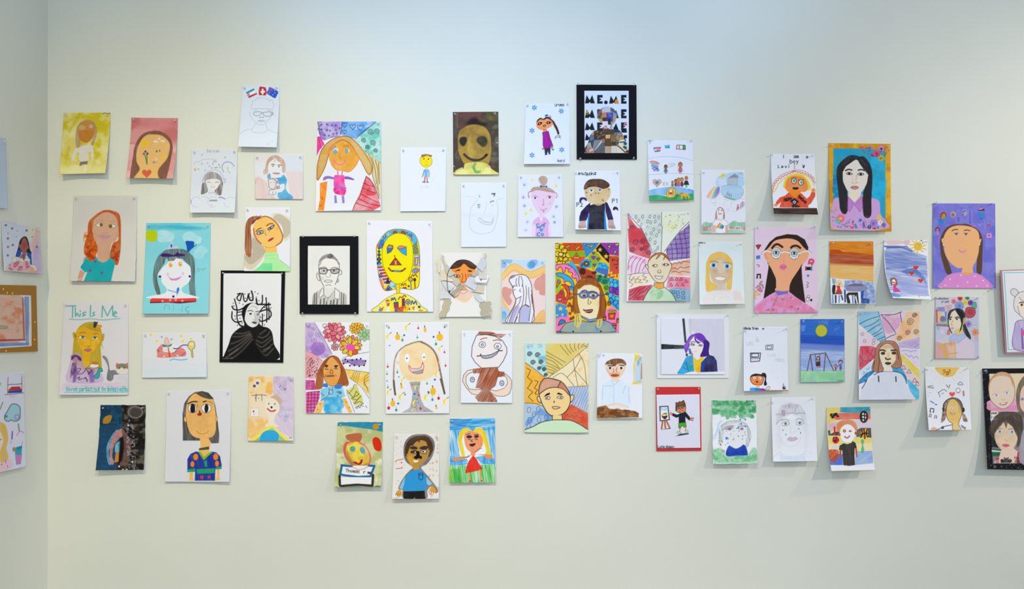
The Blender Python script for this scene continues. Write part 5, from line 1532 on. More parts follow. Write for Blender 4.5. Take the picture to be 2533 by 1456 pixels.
# pop pattern portrait with glasses
F(1360, 590, 6.067)
sheet('patterned_portrait', 'brightly patterned marker portrait of a brown-haired face with blue glasses', '83 62 1040 60 1038 1400 90 1410', 'e8b81c', 'drawing', lift=(0.006, 0.006), ease=1.0)
P('e0c028', '83 62 185 60 330 370 83 385')
for x, y in ((110, 110), (180, 130), (120, 230), (215, 180), (100, 310), (160, 300), (235, 310), (200, 250), (280, 250), (150, 370), (270, 360)):
    STAR(None, x, y, 46, 3, 1.0, o='3c3014', w=1.6)
E('e8d070', 165, 235, 36, 30, o='2c2410', w=2)
P('c8481c', '185 62 475 62 530 180 265 190')
P('d05828', '300 270 540 265 470 380 340 380')
P('80a81c', '265 190 530 185 535 260 295 270')
def pizza(x, y, r, an):
    th = math.radians(an)
    c, s_ = math.cos(th), math.sin(th)
    q = [(-.9, -.5), (.9, -.5), (0, 1)]
    P('e8c040', [v for a, b in q for v in (x + r * (a * c - b * s_), y + r * (a * s_ + b * c))], o='3c2818', w=1.4)
    q = [(-.55, -.2), (.55, -.2), (0, .75)]
    P('b84828', [v for a, b in q for v in (x + r * (a * c - b * s_), y + r * (a * s_ + b * c))])
pizza(275, 130, 50, -30); pizza(410, 130, 55, 140); pizza(400, 270, 60, 180)
P('2a80cc', '475 62 740 60 690 140 600 230 540 290 520 180', t='w.1')
P('e8c030', '500 62 545 95 520 100', o='2c3c58', w=1)
P('e8c030', '540 100 600 90 595 110 680 80 600 150 610 125', o='2c3c58', w=1.2)
P('1c1c24', '690 150 760 70 800 110 895 220 890 370 780 260')
ES('2c2c3c', '720 180', 20)
STAR('e8b830', 755, 165, 38); STAR('e8b830', 845, 265, 42); STAR('e8b830', 790, 85, 16)
P('8c28b0', '740 60 1038 60 1038 260 900 240 800 105', t='g.15')
for x, y in ((895, 120), (980, 200), (1015, 85)):
    E('d8b030', x, y, 24, 18, o='2c2030', w=1.6, rot=30)
    E('50a8d8', x + 14, y - 26, 16, 12, o='2c2030', w=1); E('50a8d8', x - 12, y + 30, 16, 12, o='2c2030', w=1)
P('80b028', '575 260 690 190 780 300 650 480 600 380', t='w.15')
for x, y, r in ((655, 215, 22), (655, 285, 30), (725, 305, 26), (595, 350, 22), (668, 395, 24)):
    HEART('9840c0', x, y, r, o='3c2048', w=1.2)
P('c04838', '895 260 1038 265 1038 540 900 420', t='w.1')
SCAT('2c1818', '905 275 1030 280 1030 500 920 420', 18, 7, 1, 2)
P('c8503c', '870 410 1038 480 1038 610 860 560')
L('f0c828', '890 430 885 520 930 500 920 560 990 540 980 590 1030 590|1030 530 1030 610', 3, .95, sm=0)
P('2a98d8', '430 400 520 300 600 310 620 430 500 450')
E('8a5428', 550, 375, 40, 36, o='2c2018', w=1.8); E('e8b070', 550, 372, 18, 16, o='2c2018', w=1.2)
E('6a4028', 485, 395, 16, 30, rot=20)
P('3ab0dc', '740 350 830 360 890 410 860 560 670 500', t='w.1')
P('2a70c8', '670 480 720 430 880 460 860 555')
L('1c4870', '730 380 770 370 790 420 830 400 860 440 890 440', 1.6)
ES('c84848', '712 480 765 490 825 498', 15, ry=10)
P('a03c30', '380 400 520 440 690 510 700 620 600 590 470 600', t='w.12')
E('4a2418', 490, 490, 42, 44, o='2c1410', w=1.6)
E('6a2c20', 600, 580, 40, 22, o='2c1410', w=1.4); E('5a2c20', 665, 510, 34, 18, o='2c1410')
P('289474', '700 530 890 590 880 700 780 680 700 620')
P('78b038', '780 680 885 690 880 850 830 820')
for x, y, r in ((735, 620, 34), (825, 650, 40), (850, 740, 40), (755, 565, 24), (860, 830, 26), (835, 570, 24)):
    SPIRAL('183828', x, y, r, 2, 1.5)
P('2aa0d8', '890 590 1038 620 1038 720 960 720 890 700')
P('7a3cb0', '885 720 1038 720 1038 860 930 830 885 800')
P('2a94d0', '885 800 960 850 1038 870 1038 1085 880 960')
for x, y, c in ((920, 620, '40b0e0'), (980, 650, '40b0e0'), (1020, 690, '38a8dc'), (930, 690, '48b8e4'), (985, 700, '48b8e4'), (920, 760, '8848b8'), (975, 770, '6a2c98'), (1020, 800, '7a3cb0'), (910, 850, '40b8d8'), (960, 890, '40b0d8'), (1010, 900, '48b8e0'), (920, 930, '2a98d0'), (990, 960, '38a8d8'), (1025, 1010, '2a98d0')):
    E(c, x, y, 34, 38, o='1c2c4c', w=1.3)
P('2ab0d4', '240 370 330 345 390 400 460 600 440 610 330 440')
B('ec78b8', '88 400 180 380 280 390 360 450 430 560 440 640 410 650 395 590 370 600 330 570 340 520 300 500 280 500 270 450 240 440 225 500 195 500 180 440 140 430 120 470 95 460', o='5a2040', w=1.6)
SCAT('8a3060', '110 400 300 400 400 520 420 600 300 470', 14, 6, .9, 3)
B('2aa8d8', '95 520 180 515 280 560 340 620 365 700 340 740 280 700 200 600 120 560', o='1c3850', w=1.6)
ES('d060a8', '205 555 295 605 325 690', 11)
P('88b828', '90 540 160 600 185 700 160 780 90 830', t='w.1')
P('d88038', '100 740 160 650 150 640 120 620 105 680', o='3c2818', w=1.4)
E('d8609c', 135, 640, 26, 20, o='3c2030', w=1.2); E('d860a0', 215, 640, 20, 24)
B('e0c030', '225 650 280 640 330 690 300 720 240 690', o='3c3018', w=1.4)
B('6a48c0', '260 710 350 730 370 770 300 760', o='2c2040'); B('3a90d0', '290 730 370 740 365 770 300 770')
P('c03c34', '90 850 180 745 220 780 290 860 250 1000 90 940', t='w.15')
B('d84830', '180 690 260 700 300 780 295 880 250 930 230 900 260 820 230 740', o='4a1c18', w=1.3)
B('e8c030', '200 740 240 770 260 830 240 890 220 840', o='4a3018', w=1.1); B('60a838', '205 780 230 810 225 850')
HEART('ec80a8', 150, 910, 34, o='4a1c28', w=1.4); HEART('c84870', 180, 810, 26, o='4a1c28', w=1.3); HEART('d86888', 240, 935, 24, o='4a1c28')
ES('b06838', '310 830 330 880 300 900', 18, o='3c2018')
P('2a88d8', '88 980 130 965 260 1010 270 1080 250 1180 170 1170 88 1200', t='w.12')
STAR('e8c848', 160, 1050, 40); STAR('e8c848', 260, 1050, 28); STAR('e8c848', 190, 1140, 24); STAR('e8c848', 110, 1150, 24); STAR('e8c848', 105, 985, 16)
P('e8b028', '260 960 350 900 380 1100 370 1240 300 1250 270 1060')
SCAT('a84828', '275 970 345 940 365 1230 310 1230', 13, 17, 1, 4, None, '3c2018')
P('ec70b4', '88 1210 180 1160 250 1180 270 1100 300 1240 200 1280 185 1400 90 1408', t='w.08')
P('2a80b8', '145 1240 175 1210 225 1225 235 1255 125 1305', o='1c2c48', w=1.5)
P('3a6ca8', '90 1400 130 1385 175 1395 170 1408', o='1c2c48')
P('f078b8', '830 1080 930 1010 1038 1100 1038 1400 960 1395 900 1260 780 1210')
def fries(x, y, r):
    for k in range(5):
        P('ecc030', [x - r * .8 + k * r * .38, y - r * .9, x - r * .55 + k * r * .38, y - r * 1.1, x - r * .4 + k * r * .3, y, x - r * .6 + k * r * .3, y], o='4a3010', w=1)
    P('c84430', [x - r * .75, y - r * .2, x + r * .75, y - r * .3, x + r * .6, y + r, x - r * .65, y + r], o='3c1c18', w=1.5)
    E('e08030', x, y + r * .3, r * .4, r * .3)
fries(930, 1140, 68); fries(820, 1190, 30); fries(890, 970, 30); fries(1025, 1225, 30); fries(965, 1310, 42)
B('7c9cb4', '185 1400 190 1330 240 1270 340 1240 420 1220 600 1250 780 1225 900 1260 960 1330 970 1395 600 1415', t='w.3', o='2c3440', w=1.6)
WASH('4870b0', '700 1240 960 1300 960 1390 720 1400', .7, 16, .4, .6)
B('94501f', '350 900 350 780 400 680 470 610 560 580 660 600 740 670 790 770 830 900 850 980 830 1100 820 1170 720 1220 710 1000 760 800 640 690 540 690 440 740 410 860 420 1000 470 1130 420 1150 370 1120 345 1000', t='c.3@85', o='3c2818', w=1.3)
B('e4d8b0', '412 830 430 750 500 700 620 670 720 720 770 820 760 920 740 1050 700 1180 660 1210 590 1225 520 1200 460 1120 425 980', t='w.15')
P('94501f', '400 720 480 620 620 610 740 680 790 800 770 840 730 740 620 690 520 700 440 760', t='c.3@60')
P('e4d8b0', '480 1100 710 1100 705 1200 600 1240 490 1170')
P('94501f', '745 800 800 800 850 960 820 1150 740 1220 715 1180 740 1020', t='c.3@85')
P('d8c86c', '370 1130 470 1110 480 1250 430 1350 400 1320 370 1300', t='c.35@85')
P('d8c86c', '715 1210 790 1195 790 1280 750 1340 700 1330', t='c.35@85')
L('3c2818', '370 880 365 1000 390 1100|420 1130 440 1250|780 850 760 1000 770 1150|830 920 840 1010|560 610 540 650|700 700 760 720|400 1150 395 1300|750 1220 740 1320', 1.2, .7)
for x, rx in ((510, 62), (648, 72)):
    E('e0c890', x, 845, rx, 40, o='384c84', w=5)
    E('44444c', x + 5, 852, 26, 18)
    E('5c7cb0', x, 845, rx, 40, a=0, o='6a88c0', w=2)
L('384c84', '350 830 440 835|715 845 780 850 850 830', 3)
L('384c84', '480 790 530 775 580 800 640 790 700 810', 3.4)
L('3c3428', '580 890 575 970 595 985|610 940 620 955 610 970|640 905 690 905', 1.4)
B('4a2424', '500 1060 540 1070 640 1060 630 1100 580 1115 530 1095', o='8a3430', w=1.4)
L('c8c0b8', '525 1085 570 1090 630 1078', 2, .8)
P('8ca4cc', '470 1155 600 1215 710 1190 705 1215 600 1245 480 1180', o='2c3c68', w=1.6)
ES('3c2c24', '350 1395 765 1390', 14)
# patchwork man with brown hair
F(1410, 370, 6.933)
sheet('painted_portrait', 'painting of a smiling face with orange neck, red circles and purple grid behind', '985 1090 2050 1060 2062 2595 970 2600', 'e0e2e6', 'painting', pins='1554.5,529 1702.5,528', lift=(0.008, 0.01), ease=1.0)
F(1410, 520, 6.933)
P('c8d4cc', '985 50 1570 25 1565 420 1480 410', t='w.4')
P('dce2d0', '1580 25 2050 20 2050 240 1840 400 1680 430 1570 420', t='w.4')
WASH('d8e0a0', '1620 100 1900 100 1760 380 1620 360', .7, 16, .4, .6)
for x, y in ((1130, 115), (1245, 105), (1370, 105), (1450, 110), (1522, 120), (1175, 180), (1330, 190), (1385, 205), (1460, 190), (1220, 250), (1535, 260), (1325, 300), (1375, 315), (1490, 310), (1315, 380), (1430, 390), (1430, 450)):
    E(None, x, y, 16, 30, o='54605c', w=1.1, rot=15)
SCAT('343c38', '1600 80 2000 60 2000 200 1820 380 1620 400', 34, 6, .85)
P('cc4450', '985 60 1100 230 1250 390 1370 560 1320 620 1020 420', t='w.3')
P('cc4450', '1020 400 1240 400 1400 590 1360 640 1010 480', t='w.3')
for x, y, r in ((1070, 300, 46), (1100, 420, 50), (1200, 410, 52), (1060, 520, 40), (1240, 520, 40), (1330, 590, 40)):
    SPIRAL('4a2430', x, y, r, 2, 1.3)
P('8f74b8', '2050 220 2050 780 1830 760 1790 590 1900 380', t='w.25')
HT('342c44', '2050 220 2050 780 1830 760 1790 590 1900 380', 85, 12, 1.3, .85, .15)
HT('342c44', '2050 220 2050 780 1830 760 1790 590 1900 380', -6, 12, 1.3, .85, .15)
L('44484c', '985 55 1150 230 1300 420 1370 560|1572 20 1565 420|2050 190 1850 390 1760 560', 1.3)
F(1360, 590, 6.067)
P('c8d4cc', '1370 -170 1690 -190 1670 215 1560 240', t='w.4'); P('dce2d0', '1692 -190 1960 -110 1720 200 1675 210', t='w.4')
P('cc4450', '1170 -150 1370 -160 1450 0 1530 220 1490 300 1310 245 1190 195', t='w.3'); P('8f74b8', '2112 -200 1960 -110 1850 20 1740 180 1790 335 2112 290', t='w.25')
HT('342c44', '2112 -200 1960 -110 1850 20 1740 180 1790 335 2112 290', 85, 12, 1.3, .85, .15); HT('342c44', '2112 -200 1960 -110 1850 20 1740 180 1790 335 2112 290', -6, 12, 1.3, .85, .15)
for x, y, r in ((1290, 60, 50), (1400, 40, 48), (1240, 170, 44), (1435, 145, 40), (1375, 160, 30), (1480, 215, 40)):
    SPIRAL('4a2430', x, y, r, 2, 1.3)
for x, y in ((1505, 10), (1580, 60), (1620, 140), (1580, 195)):
    E(None, x, y, 14, 28, o='54605c', w=1.1, rot=10)
L('44484c', '1370 -160 1450 0 1550 220|1690 -190 1670 210|1960 -110 1860 0 1720 190', 1.3)
for x, y in ((1440, -60), (1520, -80), (1600, -50), (1640, -110), (1560, -140)):
    E(None, x, y, 14, 26, o='54605c', w=1.1, rot=10)
P('ecc4dc', '1170 220 1300 240 1480 310 1470 500 1170 545', t='w.4')
WASH('f088c0', '1200 260 1460 330 1450 500 1200 500', .6, 12, .5, .65)
L('50485c', '1170 470 1190 330 1250 260|1225 510 1240 370 1310 275|1280 530 1310 390 1370 290|1330 510 1370 380 1430 310|1390 480 1440 380|1170 545 1300 520 1490 520', 1.3, .8)
P('f0d8b8', '1170 550 1500 525 1550 640 1440 690 1180 740', t='w.4')
L('4c443c', '1230 530 1190 600 1240 620 1190 650 1250 680 1210 720|1270 570 1240 600 1300 610 1270 650 1310 660|1340 570 1310 600 1370 620 1330 650 1390 660|1420 530 1390 560 1450 580 1400 610 1470 630 1440 660', 1.2, .8)
P('c43c50', '1190 760 1350 710 1540 690 1500 760 1400 930 1175 930', t='w.3')
HT('3c1820', '1200 770 1500 700 1380 900 1190 920', -35, 6, 1.1, .7, .5)
P('e08c60', '1820 370 2112 300 2112 560 1800 550', a=.7, t='w.4')
L('4c3c34', '1820 370 1850 385 1880 360 1910 380 1940 350 1970 375 2000 345 2112 350|1840 450 1880 440 1920 460 1960 420 2000 440 2112 415|1830 500 1890 490 1940 510 1990 490 2112 510', 1.3, .85)
P('e07088', '1790 560 2112 580 2112 760 1740 740', t='w.4')
for x, y in ((1832, 610), (1905, 610), (1972, 610), (2045, 640), (1820, 695), (1910, 695), (1998, 692)):
    STAR(None, x, y, 28, 3, .5, o='54303c', w=1.2)
P('6c9cbc', '1780 755 1900 735 2112 760 2112 935 1890 935', t='w.3')
for x, y in ((1855, 800), (1920, 805), (2000, 815), (1930, 865), (2005, 880)):
    P(None, [x - 22, y - 18, x + 22, y - 20, x + 24, y + 18, x - 20, y + 20], o='34485c', w=1.2)
B('dccfae', '1470 450 1480 340 1540 250 1660 210 1760 260 1800 340 1830 420 1800 500 1760 600 1700 660 1600 650 1540 590 1490 510', t='w.2', o='3c3834', w=1.4)
B('9a5c2c', '1475 350 1530 260 1620 215 1700 210 1770 260 1790 320 1740 290 1700 250 1640 250 1590 300 1620 240 1540 280 1490 340', t='c.3@-30')
L('8a5024', '1600 300 1650 255|1710 310 1725 265|1770 290 1785 320', 3, .8)
B('dccfae', '1480 420 1450 390 1435 420 1470 460', o='3c3834')
B('d8dce0', '1540 405 1580 385 1618 400 1580 425', o='3c3430', w=1.3)
B('d8dce0', '1690 390 1740 372 1790 390 1740 408', o='3c3430', w=1.3)
ES('a04838', '1558 405 1772 390', 14); ES('50403c', '1720 388', 12)
L('5c5040', '1630 470 1620 505 1665 510 1660 465', 1.4)
B('e4e6ea', '1575 555 1640 570 1695 560 1670 600 1610 600', o='4c4844', w=1.3)
P('ec9c38', '1565 660 1640 665 1715 655 1710 740 1640 755 1570 720', t='w.12', o='3c3834', w=1)
P('b4d4b0', '1560 700 1590 740 1660 755 1720 730 1830 810 1890 935 1400 935 1440 850', t='w.4')
WASH('8cc088', '1560 760 1700 780 1660 900 1460 900', .8, 18, .4, .6)
L('3c3834', '1555 700 1460 810 1400 930|1715 725 1800 790 1860 860 1895 935', 1.4)
# grin man with brown shirt
F(1120, 800, 5.2)
sheet('drawn_portrait', 'pen drawing of a grinning big-headed figure with scribbled brown top and hands on hips', '112 92 770 92 762 1022 102 1020', 'dde3ee', 'drawing', lift=(0.006, 0.006), ease=1.0)
P('e8ddd8', '300 150 420 140 560 170 690 300 690 400 600 560 370 570 240 440 250 300', a=.8, t='c.5@80')
L('54506c', '305 150 250 290 240 420 290 500 370 572 590 560 650 480 695 380 695 310 640 220 550 165 430 140 305 150', 1.8, .95, sm=0)
P('9c4c28', '305 150 340 100 500 105 560 130 690 135 620 185 560 165 440 135 330 140', t='c.5@-10')
L('3c3848', '360 140 440 140 560 160', 2.6, .7)
L('a85c38', '355 205 400 188 438 185|520 220 570 208 618 220', 2.4)
E('e4e6ee', 380, 270, 42, 38, o='4c4c60', w=1.5); E('e4e6ee', 578, 290, 45, 40, o='4c4c60', w=1.5)
E('d8dce4', 380, 272, 16, 18, o='4c4c60', w=1.3); E('d8dce4', 576, 296, 14, 18, o='4c4c60', w=1.3)
ES('9a5a48', '378 270 574 296', 7)
P('c8ccd8', '355 410 420 412 500 395 560 365 600 340 560 395 500 435 430 450 380 440', o='2c2c3c', w=1.6)
HT('3c3c4c', '355 410 420 412 500 395 560 365 600 340 560 395 500 435 430 450 380 440', 82, 2.6, .9, .8, 0)
L('2c2c3c', '312 418 355 410 360 390|590 335 610 350 638 345', 2.4)
P('8c4020', '365 570 580 565 590 610 665 620 660 680 580 690 550 800 470 860 500 900 550 950 580 1010 330 1005 280 940 340 910 380 860 340 830 290 830 320 720 350 640 262 640 262 580', t='c.55@-62')
P('a85838', '365 570 580 565 560 760 480 850 350 820', a=.4, t='c.6@-50')
def arm(q):
    P('f0d0b8', q, t='w.3', o='5c5464', w=1.4)
arm('260 590 190 600 140 660 125 740 170 820 240 900 320 920 360 880 370 840 300 850 210 840 170 760 170 680 210 640 262 620')
arm('670 640 730 690 758 740 755 820 730 900 660 935 560 930 480 880 480 850 560 865 660 830 705 770 695 700 665 670')
P('dde3ee', '180 700 262 640 320 650 290 830 220 830'); P('dde3ee', '560 790 580 690 660 680 700 740 670 820 600 850')
ES('c8ccd6', '252 720 632 765', 27, o='4c4858', w=1.8, ry=32)
ES('8c6468', '252 715 632 768', 9); 
# worried face with patterned background
sheet('painted_portrait', 'painting of a worried face in pink cap and green shirt over coloured sections', '930 250 1752 250 1742 1405 925 1400', 'e4d8b0', 'painting', lift=(0.006, 0.008), ease=1.0)
P('b4dce4', '930 250 1188 250 1215 680 1180 690 930 505', t='w.3'); WASH('6cb0bc', '1100 440 1215 440 1215 690 1100 600', .8, 14, .4, .6)
T('TNE  SW', 955, 305, 44, '8cb8d0', 2, .7, a=.7)
for x, y, r in ((988, 392, 34), (1090, 405, 36), (1030, 500, 34), (1132, 495, 32), (1110, 575, 26), (1175, 590, 28), (1195, 660, 26)):
    SPIRAL('202c34', x, y, r, 2, 1.8)
P('d8c46c', '1190 250 1745 250 1640 350 1460 520 1240 685 1205 600', t='w.25')
P('b0d0b8', '1195 250 1260 270 1210 330', a=.7, soft=6)
for i in range(10):
    L('3c3824', f'{1195 + i * 62} {300 - i * 8 if i < 6 else 255} {1290 + i * 46} {365 - i * 10 if i < 7 else 290} {1390 + i * 33} {465 - i * 20}' if i > 2 else f'1200 {360 + i * 45} 1300 {415 + i * 40} {1450 - i * 40} {500 + i * 35}', 1.2, .8)
for i in range(4):
    L('3c3824', f'1208 {500 + i * 40} 1300 {545 + i * 32} {1370 - i * 35} {580 + i * 22}', 1.2, .8)
P('ecdcb8', '1745 270 1742 800 1480 815 1400 720 1250 690 1470 530 1640 370', t='w.3'); WASH('e8bc78', '1560 430 1740 330 1740 780 1560 760', .7, 16, .45, .65)
L('54503c', '1745 285 1640 370 1460 530 1230 690|1620 380 1690 520 1720 780|1650 440 1565 590 1470 690|1565 590 1740 790|1550 460 1570 600 1610 800|1290 690 1410 640 1560 800|1480 815 1740 800', 1.3, .85)
P('f0a428', '930 505 1180 695 1110 860 1100 960 1140 1040 925 1020', t='w.3'); WASH('f8bc50', '930 560 1150 720 1090 1000 930 1000', .6, 14, .45, .65)
L('3c3020', '950 570 1000 600 960 690 1020 740 960 830 1030 880 970 940 1035 1000|1055 730 1100 745 1050 830 1090 850 1055 900 1090 915', 1.5, .9, sm=0)
L('4c4438', '930 500 1060 590 1180 690|930 1020 1060 1030 1150 1060', 1.6)
P('9cbce4', '925 1025 1150 1060 1280 1190 1280 1245 1100 1290 925 1400', t='w.35'); WASH('4c80c8', '1100 1090 1270 1190 1200 1260 930 1300', .6, 16, .42, .6)
for x, y in ((980, 1110), (1100, 1100), (1045, 1165), (990, 1240), (1110, 1235), (1200, 1210), (975, 1320)):
    E(None, x, y, 24, 36, o='44587c', w=1.1, rot=10)
P('a4bce4', '1485 815 1742 805 1740 1150 1520 1040 1500 900', t='w.3'); HT('4c6490', '1490 815 1742 805 1740 1150 1520 1030', 112, 6, 1.1, .75, .3)
P('d04c30', '1525 1035 1740 1150 1740 1370 1640 1290 1500 1245 1410 1240 1410 1180', t='w.2')
L('8c2820', '1450 1190 1480 1170 1500 1200 1540 1180 1560 1220 1600 1180 1640 1220 1690 1190|1560 1150 1600 1150 1620 1120 1660 1160 1700 1170', 1.2, .6)
B('eccb8c', '1110 900 1130 790 1200 710 1310 715 1410 760 1480 850 1510 930 1510 1020 1470 1110 1400 1170 1300 1190 1230 1160 1180 1090 1140 1010', t='w.15', o='2c2c34', w=2.4)
B('cc9484', '1110 900 1115 800 1160 720 1220 698 1320 720 1400 750 1470 830 1500 920 1430 850 1340 820 1230 830 1160 870', t='w.25', o='2c2c34', w=2)
P('b87454', '1380 740 1440 790 1500 910 1430 850 1350 815', a=.7, t='w.2'); L('2c2c34', '1390 740 1350 815', 1.8)
B('eccb8c', '1115 940 1085 950 1100 1000 1135 1015', o='2c2c34', w=1.8); B('eccb8c', '1515 930 1545 915 1560 950 1520 1010', o='2c2c34', w=1.8)
P('eccb8c', '1280 1185 1405 1175 1410 1240 1280 1245'); L('2c2c34', '1280 1180 1280 1245|1405 1170 1410 1235', 2)
P('14141a', '1170 945 1200 905 1245 885 1250 910 1210 925'); P('14141a', '1335 905 1360 885 1415 910 1400 918')
B('d8dce4', '1190 965 1220 935 1250 945 1240 975', o='2c2c38', w=1.4); B('d8dce4', '1340 950 1370 930 1418 940 1400 968', o='2c2c38', w=1.4)
ES('b07868', '1215 955 1390 948', 15); P('2c2c30', '1300 990 1308 990 1310 1020 1295 1018')
B('e8b898', '1280 1070 1330 1065 1380 1078 1340 1095 1300 1095', o='3c2c2c', w=1.6)
B('c4e0c0', '925 1400 1040 1320 1150 1265 1280 1240 1410 1238 1520 1245 1620 1290 1700 1340 1742 1405', t='w.25', o='2c3438', w=2)
P('c4e0c0', '930 1402 1100 1300 1290 1245 1420 1243 1600 1290 1735 1400', t='w.2')
# ME ME collage poster
F(1410, 200, 7.9125)
s = sheet('lettered_collage', 'poster of repeated bold ME letters with a head of photo snippets in black mount', '280 190 1150 190 1152 1415 285 1415', 'ccd8ec', 'picture', pins='1431,209 1568,210 1434,392 1567,392', lift=(0, 0), ease=1.0, h0=0.0062)
s['base'] = dict(name='mount', outer=pts('128 72 1300 80 1308 1535 132 1530'), hole=pts('280 190 1150 190 1152 1415 285 1415'), h=0.0072, thick=0.006, mat='black')
def Mm(x, y, w, h):
    P('1a2026', [x, y + h, x + w * .17, y, x + w * .48, y + h * .62, x + w * .72, y, x + w, y + h, x + w * .58, y + h, x + w * .48, y + h * .84, x + w * .36, y + h])
def Ee(x, y, w, h):
    P('1a2026', [x, y, x + w, y, x + w, y + h * .3, x + w * .45, y + h * .3, x + w * .45, y + h * .4, x + w * .7, y + h * .42, x + w * .7, y + h * .58, x + w * .45, y + h * .6, x + w * .45, y + h * .72, x + w, y + h * .72, x + w, y + h, x, y + h])
for y, h in ((275, 165), (555, 170), (812, 152)):
    Mm(292, y, 196, h); Ee(532, y, 106, h + 5); Mm(765, y + 15, 190, h - 12); Ee(1000, y, 106, h + 6)
Mm(292, 1030, 170, 132); Ee(1050, 1062, 66, 205)
E('1a2026', 702, 420, 36)
P('1a2026', '1005 965 1112 965 1112 1012 1010 1012')
B('d8881c', '880 440 880 390 910 358 945 400 948 440')
P('c8941c', '322 555 360 630 300 640'); ES('c89c30', '310 655 335 660 355 650', 8)
P('c83c48', '1055 815 1112 815 1110 880 1050 860'); ES('e8c0c8', '1070 835 1095 835', 8)
E('a89078', 725, 680, 190, 175)
P('a8bcd8', '625 560 690 515 790 510 790 600 625 620'); P('e0a890', '625 590 790 580 790 625 620 640', soft=4, a=.8); P('a07c84', '620 620 715 615 715 660 620 655')
P('3c4c60', '795 515 860 550 910 630 905 660 840 620 795 590', t='b.3'); P('7090a8', '820 600 915 640 915 680 840 690'); P('b09078', '845 680 915 680 890 790 850 850 780 860 780 800 845 790', t='w.1')
P('484038', '545 570 625 560 625 760 545 730', t='b.5'); P('a8a860', '555 730 620 740 600 800', t='b.5')
P('d07838', '625 655 715 660 715 720 625 750', t='b.2'); P('2c3830', '630 720 715 710 715 790 640 790', t='b.3')
P('2a3c98', '715 618 842 620 840 795 715 790', t='b.4'); L('7c8cd8', '740 650 790 640|760 680 800 670 810 700', 2, .8); P('1c2440', '730 730 800 740 800 850 750 860', t='b.3')
P('dcc8d0', '635 790 740 790 740 920 635 915'); P('8c2c30', '635 905 740 920 850 930 820 1030 660 1045 635 980', t='b.25')
P('d8ccd4', '765 870 850 875 850 945 765 940')
ES('e4e8e8', '700 900 805 910', 34); ES('3c6050', '700 900 805 910', 26); ES('e0e8e4', '700 905 805 913', 12)
B('4a4038', '310 1415 350 1220 420 1040 500 970 620 960 840 950 960 970 1030 1050 1080 1180 1140 1340 1145 1415')
P('4a4038', '305 1415 380 1180 1090 1200 1145 1380 1145 1415')
P('3c3428', '470 980 620 960 690 1040 680 1120 470 1150', t='b.5'); SCAT('b8a888 8c5c48', '480 990 680 990 670 1110 490 1120', 22, 9, .8)
P('c48858', '400 1060 440 1000 470 1000 465 1060'); P('5478a8', '390 1080 465 1060 468 1150 390 1190', t='b.4'); P('304860', '390 1170 470 1150 470 1260 400 1220', t='b.4')
P('a8a49c', '310 1400 345 1220 400 1200 430 1320 320 1330', t='b.3'); P('b08074', '315 1415 320 1330 470 1320 480 1415', t='b.3'); ES('d8bca4', '400 1360 440 1340', 22)
P('7c848c', '470 1160 620 1150 580 1240 480 1370 440 1330', t='w.2'); P('c8ccd4', '480 1370 615 1160 630 1200 560 1300')
P('5c646c', '500 1350 620 1200 680 1240 680 1410 490 1412', t='b.25'); P('8c7060', '620 1140 680 1130 680 1220 625 1215')
P('d8a868', '695 1055 790 1050 785 1135 695 1130', t='c.15@88'); P('5c4430', '683 1130 800 1120 805 1280 683 1280', t='b.4'); P('bca488', '683 1280 805 1280 805 1412 683 1412', t='c.2@0')
P('84684c', '795 1050 900 1040 920 1180 905 1270 805 1260', t='b.3'); P('4c3828', '805 1190 910 1190 910 1270 805 1270', t='b.3'); P('c8c4bc', '808 1270 912 1270 912 1412 805 1412')
P('68849c', '850 955 960 970 1020 1040 940 1060 870 1050', t='b.4'); P('2c3848', '850 955 980 970 990 1000 860 1010')
B('b4966c', '910 1080 960 1035 1040 1060 1050 1140 990 1165 920 1150', t='b.3'); ES('2c2018', '955 1075 1010 1080 965 1102', 10)
P('d8ccb8', '910 1180 1060 1140 1130 1280 1145 1412 912 1412'); P('1f5c4c', '910 1190 960 1170 950 1250 912 1230'); P('1f5c4c', '1050 1180 1100 1200 1105 1260 1050 1250'); P('1f5c4c', '1030 1290 1060 1265 1115 1290 1110 1340 1075 1340')
L('2c3c38', '912 1250 1000 1320 1080 1395|975 1200 1065 1195', 3, .9, sm=0); P('6c2428', '1075 1400 1115 1345 1145 1370 1145 1410')
# boy in black and blue, P1 P2
F(1410, 370, 6.933)
sheet('painted_portrait', 'painting of a brown-haired boy in black and blue wetsuit marked P1 and P2', '82 365 850 362 872 1385 88 1368', 'dde3ee', 'painting', pins='1424,428 1527,427', lift=(0.024, 0.02), ease=1.3)
T('Arlo.Sgubin.8', 140, 432, 46, '2c2c3c', 1.3, .62)
T('P2', 118, 975, 66, '2c2c40', 1.6, .95, slant=-.1); T('P1', 725, 910, 66, '2c2c40', 1.6, .95)
B('3c2c84', '160 900 170 830 220 815 280 830 290 880 260 870 230 850 200 870 185 905'); B('342850', '735 1030 745 990 780 975 820 1000 825 1045 800 1030 780 1020 765 1038')
P('b49e92', '160 1240 270 1215 285 1340 230 1345 150 1350 140 1310', t='w.2'); P('b49e92', '650 1215 740 1200 760 1290 795 1350 730 1360 650 1340', t='w.2')
L('6a5448', '165 1310 160 1345|190 1310 185 1348|215 1300 225 1345|245 1300 260 1335|690 1310 680 1355|715 1310 720 1360|740 1300 760 1355', 1.4, .7)
P('241a44', '350 905 280 960 190 1060 160 1150 158 1225 280 1215 330 1080', t='w.12'); P('241a44', '600 890 640 910 700 1040 745 1195 650 1205 610 1060', t='w.12')
P('9c84a8', '160 1222 270 1212 268 1235 165 1240', a=.6); P('9c84a8', '650 1203 740 1195 740 1215 652 1222', a=.6)
